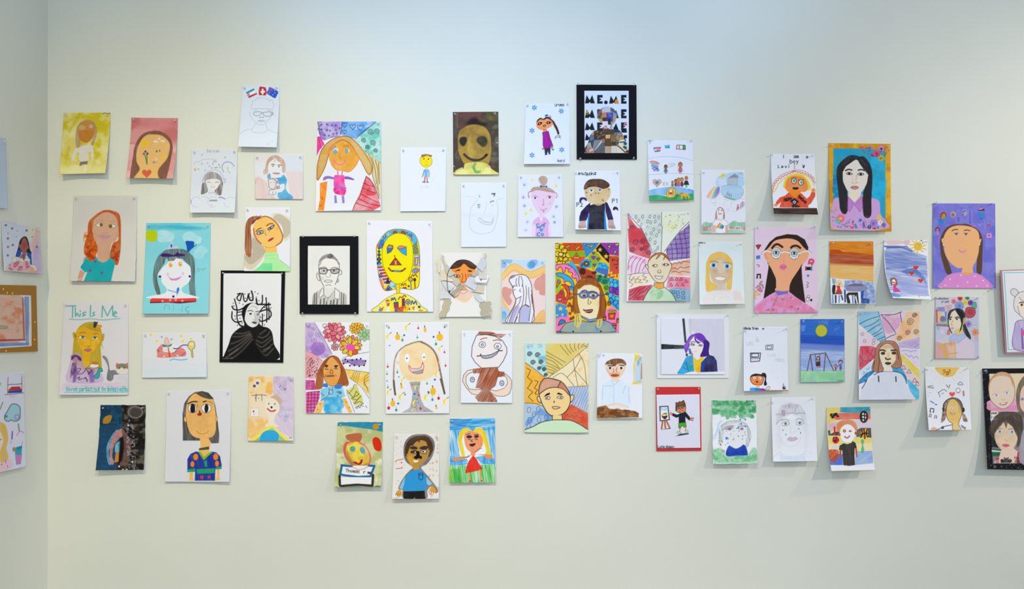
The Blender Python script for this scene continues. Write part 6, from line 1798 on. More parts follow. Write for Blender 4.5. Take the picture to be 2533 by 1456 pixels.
P('181824', '320 960 420 930 600 920 600 1080 600 1368 310 1368 330 1100', t='w.15'); P('1f84dc', '330 1110 320 1250 308 1368 290 1368 305 1140'); P('1f84dc', '585 1045 605 1060 620 1250 632 1375 588 1375')
P('3c2c5c', '500 990 590 950 590 1010 520 1030', a=.6, t='w.4')
B('cdb484', '248 690 300 640 450 625 600 640 690 670 690 780 640 870 560 930 490 960 400 930 310 880 260 790', t='w.2'); WASH('dcc898', '300 750 640 720 600 900 380 900', .6, 14, .45, .65)
B('4a3426', '235 670 260 580 330 515 450 500 560 510 650 560 680 610 650 650 560 670 450 635 340 640 270 680', t='w.2'); WASH('6c4c3c', '280 560 640 540 640 640 400 620', .7, 12, .45, .62)
E('d8dce4', 368, 705, 36, 32); E('d8dce4', 515, 695, 32, 32, a=.7); ES('3a80c8', '366 697 512 690', 20); ES('14284c', '366 695 512 690', 9)
ES('8c6c38', '440 745 490 745 360 780 665 680 570 875 560 860', 15, .7); ES('50402c', '285 735', 10)
# rainbow family sheet
sheet('drawn_picture', 'white sheet with stacked little scenes: flags, rainbow, family, lion and giraffe by blue water', '1330 -165 2105 -150 2128 865 1355 868', 'dae2ee', 'drawing', pins='1607.5,349 1708.5,349', lift=(0.016, 0.012), ease=1.2)
F(1410, 200, 7.9125)
T('Kat. 7', 1540, 1172, 36, '6c7484', 1.1, .7); L('8c94a4', '1550 1215 1580 1212|1550 1232 1575 1230', 1, .6)
P('d85888', '1645 1305 1780 1295 1775 1340 1650 1335', t='c.3@0'); L('3c3438', '1640 1310 1645 1350|1640 1305 1785 1298', 1.2); B('d89428', '1705 1345 1735 1340 1725 1370 1710 1370'); P('445450', '1650 1370 1780 1350 1760 1380 1660 1395', t='c.4@-5')
P('3a98c0', '1850 1255 1950 1255 1955 1318 1860 1315', t='b.5'); P('f0c8a8', '2088 1258 2140 1256 2140 1335 2085 1335'); P('dfe4ec', '2142 1258 2212 1258 2212 1340 2142 1335'); P('48a038', '2212 1258 2255 1260 2255 1345 2212 1342')
L('2c3038', '2080 1335 2090 1255 2255 1258 2260 1345 2080 1332|2142 1256 2142 1335|2212 1258 2212 1342', 1.3, .9, sm=0)
F(1410, 370, 6.933)
L('a8b0bc', '1340 155 1500 125 1720 118 1950 145 2100 190|1345 430 1550 415 1800 405 2110 420', 1.1, .8)
for q, c in (('1370 210 1420 198 1480 210 1530 240', 'cc5c88'), ('1390 230 1440 222 1500 238', 'd88878'), ('1400 248 1450 242 1510 262', '70a868'), ('1400 270 1450 270 1510 290', '40a8cc'), ('1405 285 1460 285 1505 300', '3a90cc'), ('1410 320 1450 308 1510 325', '6c3c8c'), ('1430 345 1480 335 1525 352', '5c4ca8'), ('1440 365 1480 360 1510 368', '9890a8')):
    L(c, q, 2.6)
def kid(x, y, h, skin, top, hair):
    E(skin, x, y - h * .75, h * .16, h * .2); B(hair, [x - h * .2, y - h * .55, x - h * .17, y - h * .9, x, y - h * 1.02, x + h * .17, y - h * .9, x + h * .2, y - h * .6, x + h * .1, y - h * .85, x - h * .1, y - h * .85])
    P(top, [x - h * .1, y - h * .56, x + h * .1, y - h * .56, x + h * .12, y - h * .15, x - h * .12, y - h * .15], o='2c2c34', w=.8)
    L(skin, f'{x - h * .1} {y - h * .5} {x - h * .22} {y - h * .25}|{x + h * .1} {y - h * .5} {x + h * .22} {y - h * .25}', 1.5)
    L('54505c', f'{x - h * .06} {y - h * .15} {x - h * .06} {y}|{x + h * .06} {y - h * .15} {x + h * .06} {y}', 1.1)
kid(1642, 412, 155, '8c5434', '2a90b0', '6c3c24'); kid(1892, 412, 200, 'b87850', 'd85890', '94683c')
L('a0a8b4', '1690 300 1680 270 1710 235 1760 230 1800 250 1770 280 1700 300|1720 270 1740 255 1745 280|1760 265 1780 250', 1.2, .8)
for k, c in ((70, 'd86080'), (54, 'e0a8a8'), (40, 'a8b850'), (28, '30a088')):
    HEART('dae2ee' if k > 30 else '2a88b0', 1492, 565, k, o=c, w=2)
L('9c9c90', '1600 565 1605 610 1625 612|1600 590 1620 585|1600 565 1630 560|1650 565 1655 610|1675 560 1678 612', 1.8, .7)
kid(1757, 640, 110, 'b87850', '58a050', '8c7c50'); kid(1815, 645, 140, 'a86848', '702c50', '4c3428'); kid(1862, 650, 170, 'c08858', 'd85890', 'a88038'); kid(1918, 650, 175, 'c08858', '4c3c80', 'a87c34')
E('b47850', 1995, 487, 32, 38); P('2c3034', '1975 530 2015 530 2035 600 2010 605 1975 605 1955 590'); P('68b848', '1978 605 2010 605 2008 635 1980 635'); L('2c3034', '1975 540 1955 600|2015 540 2035 600', 2.4); L('5c5860', '1985 635 1985 650|2005 635 2005 650', 1.2)
P('78b0e0', '1350 700 1450 670 1600 650 1740 632 1900 650 2118 690 2120 770 2000 760 1500 790 1355 800', t='w.35'); WASH('3a84d0', '1740 640 2110 690 2110 770 1800 740', .7, 14, .42, .6)
P('2c9c58', '1355 790 1500 775 1650 800 1850 760 1960 770 2118 750 2126 865 1358 868', t='w.2'); WASH('1f8048', '1800 770 2120 760 2120 860 1800 860', .6, 12, .42, .6)
B('dcb848', '1655 740 1680 680 1740 650 1800 680 1812 740 1790 810 1720 822 1660 810', t='w.2', o='9c8028'); E('a88030', 1730, 735, 50, 55, a=.6); E('e4e4e4', 1728, 708, 20, 24); P('982838', '1705 735 1750 735 1735 770 1720 770'); P('e4e4e4', '1715 770 1745 770 1740 800 1712 800'); P('9c3040', '1728 780 1740 780 1735 800')
B('f0a820', '1840 720 1865 705 1885 740 1920 760 2000 750 2045 790 2050 835 2035 840 2020 800 1995 800 1995 840 1975 840 1970 800 1935 800 1930 840 1905 835 1905 790 1870 770 1850 740'); L('54504c', '1890 755 1930 745', 2, .7)
# purple-haired figure, landscape sheet mounted on white
F(1470, 760, 7.033)
s = sheet('mounted_picture', 'landscape picture of a purple-haired figure in blue jacket mounted on white card', '1160 185 2265 195 2278 1165 1165 1165', 'dadee8', 'picture', pins='1626.5,780 1799,780', lift=(0.003, 0.003), ease=1.0, h0=0.0046)
s['base'] = dict(name='backing_card', outer=pts('1085 115 2340 130 2342 1225 1098 1232'), h=0.0042, thick=0.0028, mat='white')
P('c8c8d8', '1640 190 2265 195 2270 1110 2140 1110 1960 600 1700 400', a=.9, t='c.3@88'); P('c0bcca', '1640 200 1690 200 1700 520 1650 440', a=.6)
P('22282c', '1530 190 1570 190 1605 600 1570 620', t='c.15@85'); L('5a6064', '1550 200 1585 600', 1, .6); P('3c4448', '1590 800 1625 800 1630 850 1595 850')
P('1c2624', '1165 635 1560 660 1560 715 1165 728', t='b.15'); P('5c6466', '1400 670 1560 660 1560 715 1420 715', a=.6, soft=6)
B('6a3cb8', '1560 680 1600 600 1660 500 1750 455 1830 445 1900 480 1960 570 2000 620 2000 700 1990 790 2000 830 1900 860 1840 850 1880 760 1900 640 1840 590 1760 540 1700 580 1650 690 1610 780 1590 790', t='c.15@60')
B('381c74', '1880 560 1960 570 2005 620 1990 730 1990 830 1880 860 1840 840 1885 740 1905 640', t='c.2@80'); P('9a78d0', '1565 690 1620 600 1700 510 1740 480 1650 620 1600 740', a=.6, soft=4)
B('e4e0e0', '1660 620 1690 560 1750 500 1800 600 1870 580 1890 680 1860 790 1800 830 1730 800 1680 720'); P('4c28a0', '1740 510 1755 500 1775 570 1830 605 1800 625 1750 580')
P('7038b8', '1755 480 1850 450 1930 520 1900 620 1850 590 1770 530', t='c.2@30')
L('302838', '1680 605 1720 595 1755 608|1800 628 1850 605', 1.6); B('c8ccd0', '1675 640 1705 625 1745 650 1705 660', o='2c2830', w=1.4); B('c8ccd0', '1815 660 1850 645 1880 660 1850 672', o='2c2830', w=1.4); ES('a08c28', '1718 645 1848 658', 13)
L('c89090', '1735 768 1780 770', 1.4, .7); P('e4e0e0', '1715 790 1850 810 1840 850 1800 920 1740 880')
P('2858a8', '1630 720 1670 710 1700 790 1660 810', a=.8); L('c03050', '1655 800 1710 810', 3)
P('2a98cc', '1445 1130 1500 1060 1590 870 1650 840 1715 820 1740 1110 1640 1125 1550 1158 1450 1155', t='w.2'); P('3ab0e4', '1445 1130 1520 1060 1600 1040 1640 1110 1550 1158', a=.8, t='w.2'); WASH('2ca070', '1640 1000 1720 1000 1720 1080 1650 1080', .9, 5, .35, .55)
L('184878', '1600 950 1640 1120|1560 1050 1620 1080', 1.6, .7); L('c05078', '1660 930 1690 960', 2)
P('f0c018', '1720 850 1790 920 1890 850 1915 880 1860 960 1840 1150 1800 1155 1750 1100', t='w.1'); P('e8981c', '1790 1060 1840 1000 1840 1150 1800 1155', a=.6, soft=4)
P('20285c', '1860 960 1930 880 1990 820 2080 850 2130 930 2145 1115 1845 1130', t='c.15@80'); P('2448a0', '1860 960 1930 890 1940 960 1890 1110 1845 1130', a=.8); P('2c1838', '1960 1000 2080 980 2060 1110 1900 1120', a=.6, soft=8)
P('e8eaf0', '1560 1160 1640 1125 2145 1118 2270 1120 2270 1162 1570 1162', a=.7)
# boy with mirror at a desk
sheet('drawn_portrait', 'coloured-pencil portrait of a moustached boy in pale blue shirt beside a yellow mirror', '50 795 835 810 835 1922 45 1935', 'dfe4ee', 'drawing', pins='1482,880 1583.5,881', lift=(0.010, 0.012), ease=1.0)
T('GT m', 60, 850, 44, '8c94a4', 1.2, .75, a=.7)
P('e8cc30', '690 815 790 825 820 845 760 870 710 950 695 1100 690 1290 835 1325 835 1335 650 1335 680 1290 680 1000 710 850', t='c.2@60'); P('b8cce4', '700 1290 700 1060 730 900 830 850 835 1250 800 1290', a=.9, t='c.3@85')
B('7cac88', '740 950 770 890 825 870 800 950 760 1020', a=.7, t='c.5@60'); P('88b49c', '705 1305 800 1260 835 1290 835 1310', a=.7, t='c.5@-10'); P('b07c54', '815 970 832 970 832 1250 805 1250', a=.8)
B('f0c8b0', '200 1010 260 990 400 980 540 1000 545 1060 500 1150 440 1220 360 1245 290 1210 230 1120', t='c.12@70'); P('f0d0bc', '290 1210 430 1200 430 1270 380 1300 310 1270')
B('6c4420', '185 1000 220 940 320 895 420 888 500 905 550 960 548 1005 480 975 400 985 360 1022 300 995 220 990', t='c.3@80')
P('e08c60', '205 1050 240 1090 260 1150 220 1110', a=.6, soft=4); P('cc7848', '260 1150 340 1140 440 1140 430 1200 330 1215 280 1190', a=.6, soft=5); B('a8501c', '285 1180 340 1160 430 1172 400 1200 330 1205')
L('3c2c20', '240 1010 330 1018|440 1000 520 1010', 2.4); ES('eef0f4', '275 1052 472 1055', 38, ry=22); ES('262c38', '275 1052 470 1054', 22); L('a06848', '330 1060 340 1110 325 1130|395 1050 380 1090 390 1120', 1.8)
B('cfe2f2', '130 1700 150 1350 230 1290 300 1260 360 1330 440 1270 560 1330 600 1420 610 1700', a=.9, t='c.35@85'); L('8cb8dc', '290 1255 330 1310 360 1330 440 1265|340 1340 340 1700|180 1370 320 1365|150 1350 140 1600|540 1360 500 1500|600 1380 605 1650', 1.4, .7)
P('f0d8c8', '130 1690 300 1660 420 1650 600 1690 600 1750 140 1750', a=.7); L('c09888', '140 1740 300 1690 420 1680 600 1740', 1.2, .6)
P('8c5424', '50 1760 60 1730 200 1700 260 1760 500 1780 700 1800 770 1840 775 1910 45 1930', t='c.35@3'); WASH('5c3414', '60 1740 700 1800 700 1900 60 1910', .7, 10, .48, .62)
# red card with little painter
F(1600, 940, 5.755)
s = sheet('mounted_drawing', 'drawing of a boy painting at an easel, mounted on bright red card', '137 207 750 200 762 962 152 968', 'd8daea', 'drawing', pins='1626.5,961.5 1728.5,961.5', lift=(0.002, 0.002), ease=1.0, h0=0.0046)
s['base'] = dict(name='backing_card', outer=pts('127 97 765 95 778 1003 137 1010'), h=0.0042, thick=0.0028, mat='red')
P('e4e8f0', '185 375 300 370 322 560 192 578', o='2c2c34', w=2.6); T('Fruit', 198, 430, 40, '60a8d0', 1.1, .48); B('4c2c1c', '210 500 240 510 295 500 280 540 255 555 225 535'); ES('e8c020', '232 485', 18); ES('3c9c40', '272 475', 16); ES('c83828', '250 475', 10)
L('a85c28', '225 585 210 690|255 585 265 680|280 580 322 668', 4); P('3c4048', '205 705 340 675 340 688 240 702')
P('3c4450', '400 800 480 760 598 750 595 768 470 790 430 792')
P('e8844c', '462 680 482 680 475 735 462 735'); P('e8844c', '542 660 560 660 560 712 545 712'); B('c0e0c8', '428 735 470 732 482 755 445 760', o='4c6858', w=1); B('c0e0c8', '548 712 580 712 585 735 550 738', o='4c6858', w=1)
P('48a828', '455 605 552 598 562 660 525 668 502 640 485 675 452 680', o='2c4c20', w=1.2)
P('202430', '455 480 545 440 610 520 625 545 605 575 548 520 552 600 455 610 452 520 425 535 360 505 365 465 430 490'); B('e8844c', '328 462 355 455 362 490 340 500'); B('e8844c', '610 550 650 530 668 545 640 560 665 575 625 570', o='6c3c28', w=.8)
B('e8844c', '415 400 430 370 540 365 552 420 530 460 470 465 425 440', o='2c2420', w=1.2); P('6c4420', '410 440 412 315 445 320 462 300 485 308 525 283 550 340 552 380 520 365 430 370 425 430', t='c.2@85', o='2c2018', w=1)
ES('8c98a8', '447 390 508 385', 18, o='2c3038', w=1.2); ES('1c1c24', '450 390 506 388', 7); L('3c2418', '478 390 472 420 488 418', 1.3); P('e4e8ec', '460 440 480 455 515 430 512 455 480 468', o='3c2c28', w=1)
T('Luchie Wiseman', 158, 962, 32, '34384c', 1.1, .56)
# green splash portrait
sheet('painted_portrait', 'splattered sheet with green foliage, grey pencil face and deep blue collar', '925 285 1555 282 1572 1188 942 1192', 'e2e8ec', 'painting', lift=(0.022, 0.024), ease=1.0, rough=1.5)
P('68b480', '925 282 1555 282 1558 460 1400 480 1200 490 1000 480 928 440', t='b.5', soft=5); SCAT('4ca468 78bc8c', '930 420 1550 420 1510 530 1250 540 950 510', 48, 28, .7, 2); WASH('3c9458', '930 285 1555 285 1555 440 930 430', .8, 9, .48, .62)
P('88c498', '940 980 1050 960 1110 1010 1120 1080 1440 1060 1500 960 1560 965 1570 1185 945 1188', t='b.4', soft=4); WASH('5cac74', '950 1000 1120 1040 1450 1080 1560 1000 1560 1140 950 1140', .7, 10, .45, .62)
L('a8c4e4', '1060 580 1015 640 1040 760|1010 700 960 830', 5, .7, 'b.3', soft=3)
B('dcdee2', '1095 720 1100 660 1240 610 1400 640 1430 720 1400 880 1300 960 1220 940 1120 860', a=.7)
P('8c9094', '1020 800 1050 640 1150 580 1300 570 1420 620 1470 720 1470 850 1430 960 1400 940 1430 760 1420 650 1300 600 1150 630 1100 700 1090 870 1030 880', a=.6, t='c.85@82')
L('8c9298', '1050 660 1150 590 1280 575 1400 610 1470 720 1480 820 1440 940|1030 870 1030 730', 1.3, .7); B('8c8890', '1095 690 1150 645 1230 640 1240 660 1200 705 1120 705', a=.8, t='g.5'); L('7c7c84', '1280 690 1340 650 1430 660', 2.4, .7); ES('74747c', '1180 692 1355 690', 22, .8)
SCAT('3a68c0 2c4c98 8c5068', '1060 560 1440 560 1430 860 1100 900', 22, 7, .8, 6); E('4c80e0', 1136, 825, 20); ES('2c6cb8', '1402 655 1345 622 1402 560 1330 560', 11); SCAT('a8848c', '1180 760 1300 760 1280 870 1190 860', 18, 3, .6, 9); SCAT('50505c 9c4858', '1010 860 1130 860 1120 930 1010 930', 14, 6, .8, 4)
B('1c3ca8', '1130 1065 1135 1000 1170 935 1200 945 1270 975 1340 945 1375 918 1410 950 1435 1050 1400 1068 1270 1070 1180 1080', t='w.12', o='2c70b8', w=1.6); P('c878a8', '1055 980 1115 1000 1110 1020 1075 1005', a=.8)
T('noon 21', 1415, 308, 26, '2c4838', 1.1, .6, a=.7)
# pale crying pencil face
sheet('drawn_portrait', 'very pale pencil portrait with hair bow and small blue tears', '1770 245 2395 242 2428 1150 1795 1160', 'dfe3ea', 'drawing', pins='1910.5,995 2011,984.5', lift=(0.028, 0.028), ease=1.2)
P('b8b8c0', '1840 640 1850 480 1920 350 2050 320 2180 350 2250 450 2280 640 2240 620 2180 500 2060 480 1950 520 1880 560', a=.7, t='c.7@70', soft=5); B('b0a8b4', '1930 360 2030 340 2170 350 2130 400 2040 390 1960 400', a=.6, t='c.5@80', soft=4)
P('d0ccd0', '1850 640 1900 640 1940 900 1900 990 1860 980', a=.5, t='c.8@85', soft=6); P('d4d0d2', '2230 640 2290 640 2290 960 2240 980', a=.5, t='c.8@88', soft=6)
E('a088a8', 1945, 465, 34, 50, a=.7, t='c.5@60'); L('9a90a0', '1835 480 1920 490|2000 470 2100 465|2110 400 2120 480 2160 470|2150 465 2250 470|2030 350 2025 400', 2.2, .6); P('e8eaee', '1960 540 2060 480 2130 540 2060 560', a=.9)
L('8c8c94', '1920 575 1970 555 2030 575|2120 570 2170 545 2225 575|1850 620 1880 580 1930 550', 2, .7); L('84868c', '1910 620 1970 590 2035 610 1980 650 1920 640|2120 610 2180 588 2230 610 2180 640 2130 630', 1.5, .7); ES('6c7c6c', '1975 618 2178 608', 20, .8); ES('2c342c', '1976 618 2178 608', 8, .9)
L('c0c0c8', '2040 640 2050 700 2030 740 2100 742 2120 720|1880 760 1930 880 1990 930 2060 940 2150 900 2200 800', 1.4, .5); B('c8b4c4', '2000 840 2040 810 2080 820 2110 808 2145 832 2090 862 2030 862', o='a898a8', w=1)
ES('5c80a8', '1938 710 1980 772 2190 748', 8, .8, ry=14); ES('686878', '2162 690', 7, .8, ry=13); P('c0d4e8', '1890 1030 1960 1070 2080 1080 2180 1060 2260 1000 2260 1140 1900 1140', a=.8, t='c.6@80', soft=4); L('b8bcc4', '1800 1100 1850 1050 1910 1010|2260 1000 2350 1040', 1.1, .6)
# daydream sheet with rainbow thought bubbles
F(1710, 370, 6.618)
sheet('drawn_picture', 'pencil picture of a sad long-haired figure dreaming of a house and rainbow, red-green hedge', '160 330 870 335 895 1368 165 1370', 'dfe4ee', 'drawing', lift=(0.004, 0.005), ease=1.0)
B('a8d0ec', '400 560 420 470 480 420 600 385 740 362 840 380 865 470 860 590 760 600 600 590 500 620 430 590', t='c.3@30'); P('dfe4ee', '440 470 560 450 590 580 500 600 430 570', a=.5, soft=6); B('e8cc20', '480 430 510 395 545 400 540 435 490 445'); L('e0cc50', '470 450 460 475|510 455 510 480|560 430 580 440', 1.4)
P('8c8c94', '600 460 715 390 785 455', t='c.3@-30'); P('b4bcc4', '600 465 760 460 750 580 595 575', t='c.5@40', o='8c949c', w=1)
B('a4cce8', '490 680 520 600 640 580 780 590 850 650 840 750 770 810 650 820 560 780 500 730', t='c.3@-15', o='98a8b8', w=1); L('6cac88', '545 770 620 790 720 820', 3.4, .8); L('7c7c90', '580 750 590 710|605 720 610 750|625 720 630 765|650 720 655 770|600 690 595 700', 1.8, .8)
for i, c in enumerate(('e8b0a8', 'ecc498', 'f0dc98', '84c0b4', '6c9cd0', '8878c0', 'd898d4')):
    P(c, [245 + i * 28, 770 + min(i, 3) * 10, 300 + i * 28, 680 - i * 8, 375 + i * 15, 600 - (i % 3) * 4, 400 + i * 13, 605 + i * 6, 330 + i * 24, 720 - i * 4, 280 + i * 26, 800 - max(0, i - 3) * 14], t='c.25@-55')
L('b8bcc4', '310 830 340 805 390 815 400 850 360 870 320 850|350 890 380 870 400 900 370 920|530 820 560 800 590 830 560 850|520 910 540 860|660 960 650 900 700 830 800 800 870 810|670 1000 720 1020|570 1000 600 960 630 990 590 1025', 1.1, .7)
L('b06878', '745 990 765 900 770 980|750 960 780 950', 3, .7); B('b090a8', '800 970 820 880 850 850 870 900 860 930', a=.6, t='c.5@80'); L('8c7088', '800 960 810 890 845 850 872 890|840 880 835 930', 1.4, .7)
P('b07868', '385 1140 395 1030 430 950 480 935 530 970 550 1060 550 1130 520 1130 515 1030 470 960 420 1020 430 1130', t='c.4@85'); B('e6e2e2', '420 1050 430 980 475 955 515 990 525 1060 490 1100 450 1100'); ES('484850', '450 985 498 992', 9); L('a06868', '460 1050 495 1048', 2.2); L('6c7c90', '445 1010 450 1060', 1.2, .6)
P('78b48c', '165 1260 200 1190 250 1180 300 1200 345 1190 350 1260 250 1270', t='c.45@88'); P('84bc94', '610 1220 660 1180 700 1160 780 1190 880 1180 890 1270 750 1250 620 1270', t='c.45@88'); P('b08078', '170 1265 320 1250 330 1330 170 1330', t='c.75@90'); P('b08078', '615 1255 890 1265 890 1330 800 1300 620 1300', t='c.75@90'); P('88bc98', '170 1330 330 1320 330 1368 170 1368', t='c.5@0'); P('98c8a8', '560 1310 750 1300 890 1335 890 1368 560 1368', t='c.5@5')
B('e6e8ee', '350 1230 380 1160 440 1140 480 1155 530 1140 590 1180 605 1230 560 1250 555 1360 400 1360 405 1250', o='9098a0', w=1); P('d8a890', '330 1250 395 1240 385 1360 330 1360', t='c.4@88'); P('d8a890', '560 1240 610 1230 605 1355 565 1360', t='c.4@88')
for i, c in enumerate(('e07830', 'ecc028', '58b078', '3c80cc', '6c4cb0')):
    L(c, f'{420 + i * 22} {1270 - i * 2 + i * 6} {470 + i * 14} {1205 + i * 12}', 3.4)
# orange-suited boy sheet
sheet('marker_portrait', 'marker drawing of a waving figure in red under rainbow arcs, lettered I am a boy', '1300 72 2015 72 2078 1062 1352 1050', 'e0e5ee', 'drawing', pins='1909,383 2011,385', lift=(0.04, 0.038), ease=1.7, power=2.2)
T('I', 1505, 138, 52, '20222c', 1.5); T('am', 1680, 135, 52, '20222c', 1.5, .85); T('a', 1880, 138, 46, '20222c', 1.5); T('boy', 1615, 220, 60, '20222c', 1.5, .85); T('Levi', 1420, 296, 44, '20222c', 1.5, 1.3); T('W', 1825, 296, 46, '20222c', 1.6); L('20222c', '1688 238 1688 250|1690 275 1690 288|1690 308 1692 316', 1.6)
def arc(c, pth, n, am, w):
    q = smooth(pts(pth), False, 12); p = np.array(q); d = np.gradient(p, axis=0); d /= np.hypot(d[:, :1], d[:, 1:]) + 1e-9
    k = np.arange(len(p))[:, None]; stroke(p + np.concatenate([-d[:, 1:], d[:, :1]], 1) * am * np.where(k % 4 < 2, 1, -1), c, w, .85, '', False)
arc('d87860', '1315 640 1350 540 1440 440 1580 370 1740 335 1880 370 2020 470', 1, 1.3, 1.4); arc('c84838', '1325 690 1380 540 1500 440 1650 370 1700 355 1840 390 1960 450 2025 545', 1, 1.3, 1.5); arc('e8c030', '1320 720 1390 640 1440 540 1560 450 1700 400 1850 410 1960 490 2020 600', 1, 1.1, 2)
B('f0c81c', '1505 600 1530 500 1600 430 1720 400 1830 420 1910 500 1960 620 1900 670 1850 600 1800 460 1700 430 1600 480 1560 640 1520 630', t='c.15@30'); B('e88848', '1540 600 1560 500 1640 440 1740 430 1850 470 1900 560 1905 640 1860 690 1780 690 1600 690 1550 650', t='c.1@80')
E('e8ecf0', 1680, 512, 38, 46, o='34343c', w=1.8); E('e8ecf0', 1796, 535, 40, 44, o='34343c', w=1.8); E('38a838', 1682, 510, 19, 27); E('38a838', 1802, 535, 19, 22); L('34343c', '1650 470 1640 455|1680 462 1680 445|1710 470 1718 455|1760 500 1750 485|1830 500 1835 485', 1.2); B('241c24', '1655 630 1680 612 1705 620 1735 612 1760 628 1735 650 1680 652')
P('d84828', '1600 690 1540 750 1450 780 1390 850 1380 890 1420 900 1470 850 1440 945 1920 950 1915 910 1960 880 2030 760 2030 700 1970 690 1940 760 1890 800 1800 710', t='c.15@80'); B('ec8820', '1600 690 1690 655 1790 680 1760 740 1700 790 1640 740', t='c.1@30'); B('ec9058', '1345 905 1385 885 1415 910 1385 935'); B('ec9058', '1960 670 1990 630 2025 640 2030 690 1985 690')
T('Roblox', 1520, 845, 46, '241c1c', 2.2, .48, rise=-.13); T('Roblox', 1760, 795, 46, '241c1c', 2.2, .48, rise=.35); T('Winslow', 1650, 940, 36, '241c1c', 2, .55); P('26262e', '1610 840 1690 790 1765 850 1695 915'); P('e0e4e8', '1660 855 1690 830 1718 858 1690 888'); ES('26262e', '1689 858', 12)
P('352620', '1335 955 2055 955 2080 1065 1350 1052', t='c.15@2')
# blond pencil face
F(1710, 550, 6.197)
sheet('drawn_portrait', 'pencil portrait of a straight blond-haired face with round blue eyes on pale green', '112 300 780 298 820 1248 125 1258', 'd6e2e4', 'drawing', pins='1730,604.5 1832,603.5', lift=(0.026, 0.022), ease=1.4)
P('c8d8dc', '110 300 780 300 790 500 110 500', a=.5, t='w.5', soft=20); T('Read 2', 110, 318, 30, '2c3440', 1.2, .6)
B('dfb44c', '228 1050 225 700 235 600 290 500 380 455 460 450 550 490 620 570 640 670 630 850 610 1025 540 1010 560 850 600 700 500 560 430 560 300 660 290 880 400 960 380 1020', t='c.25@85'); B('c9ac88', '280 700 320 600 430 540 540 580 610 680 610 780 560 900 500 950 380 940 310 880', t='w.25'); B('d8c8b4', '400 600 450 560 520 620 500 800 420 790', a=.6, soft=6)
P('c8b8a8', '390 940 530 940 530 1010 560 1040 620 1060 340 1050 380 1020', t='c.3@80'); L('a8845c', '285 605 340 590 410 612|490 612 560 615 625 640', 2.2); ES('e4e8ea', '338 658 550 668', 50, ry=38); ES('58a8dc', '340 656 548 668', 36, ry=38); ES('14181c', '342 655 550 670', 17, ry=19)
B('e8e0d8', '350 850 420 825 530 850 480 890 400 885', o='a88c74', w=1.3); L('b09878', '410 780 450 790 500 775', 1.4, .7); E('a88860', 360, 740, 40, 30, a=.4, soft=6); E('a88860', 560, 740, 30, 30, a=.4, soft=6)
B('e0d4d0', '210 1252 220 1090 340 1045 560 1030 740 1050 790 1240', a=.8, t='c.5@80'); P('d8c0bc', '640 1060 760 1060 780 1200 650 1190', a=.5, t='c.5@70'); L('d8c4a8', '330 1200 400 1090 500 1100 600 1080|400 1200 480 1140 600 1150', 1.4, .5)
# pink portrait with patterned glasses
sheet('painted_portrait', 'pink painting of a black-haired long-necked face with white glasses, small letters at the sides', '968 75 1920 70 1948 1385 968 1390', 'dcc8dc', 'painting', pins='1874,563 2016,562 1873,777.5 2018,777.5', lift=(0.003, 0.003), ease=1.0)
P('30231f', '1120 420 1200 300 1300 220 1470 178 1620 190 1740 260 1795 380 1790 430 1690 680 1700 860 1750 1235 1600 1150 1500 1090 1500 700 1300 700 1290 1060 1105 1180 1150 900 1185 680'); B('e8a880', '1115 470 1140 430 1200 370 1280 280 1400 250 1530 248 1640 290 1720 380 1790 440 1800 500 1760 590 1690 650 1620 780 1540 890 1510 960 1495 1050 1420 1060 1290 1050 1300 950 1300 870 1230 720 1160 590 1115 520'); P('30231f', '1225 700 1300 880 1300 1000 1240 1050 1190 850 1190 660'); P('30231f', '1690 660 1540 880 1505 1000 1560 1070 1640 900')
B('d8866c', '1120 480 1150 500 1170 580 1135 540', a=.5, soft=4); L('d0906c', '1420 500 1420 640', 3, .4, soft=4); L('2c201c', '1240 390 1280 345 1330 335 1395 375|1530 385 1560 362 1620 358 1670 390', 5.5, .95)
for x, y in ((1300, 470), (1578, 478)):
    E('e4e8ea', x, y, 74, 86, o='4c4c50', w=1.2); E('b8ccd4', x, y - 5, 52, 56, o='6c7074', w=1); E('e8eaec', x, y - 8, 44, 22, o='2c2c30', w=1.2); ES('20181c', f'{x} {y - 10}', 18)
    ES('e0cc58', f'{x - 60} {y + 50} {x + 50} {y + 60} {x - 30} {y - 72} {x + 62} {y - 20}', 9); ES('8c8c94', f'{x + 20} {y + 75} {x - 68} {y + 10} {x + 30} {y - 72}', 5)
L('e8e8e8', '1375 460 1430 445 1505 462|1215 450 1160 432 1110 450 1078 495|1655 470 1720 440 1800 440 1845 490', 4, 1); L('54545c', '1375 450 1430 436 1505 452|1220 440 1160 422 1105 440 1070 495|1655 460 1720 430 1800 430 1852 490', 1, .8); ES('d8cc60', '1710 460 1845 485 1085 488', 9)
B('e0729c', '1352 680 1375 645 1410 638 1455 655 1462 690 1430 725 1380 722'); L('b84c78', '1365 685 1450 682', 1.6); ES('d8d8c0', '1180 650 1710 650', 9)
P('b03c2c', '990 350 1030 340 1070 345 1025 412', o='4c2018', w=1.4); P('3c80cc', '992 510 1055 500 1058 555 995 565'); L('6c6470', '1000 650 1025 645 1030 680|1040 650 1045 680', 1.4); L('201820', '1010 850 1012 795 1058 795 1058 850', 3.4, sm=0); ES('201820', '1005 850 1055 850', 9)
L('e0a868', '970 1150 985 1045 1000 1050|975 1110 1050 1105|970 1045 1055 1105|990 1170 975 1130', 3.4, .9, sm=0); L('b87090', '1000 1000 1030 970 1060 1000 1030 1020 1080 1030 1070 1060 1020 1030', 4.4, .9); L('988880', '1080 905 1050 940 1090 960 1100 1000', 4.6, .9)
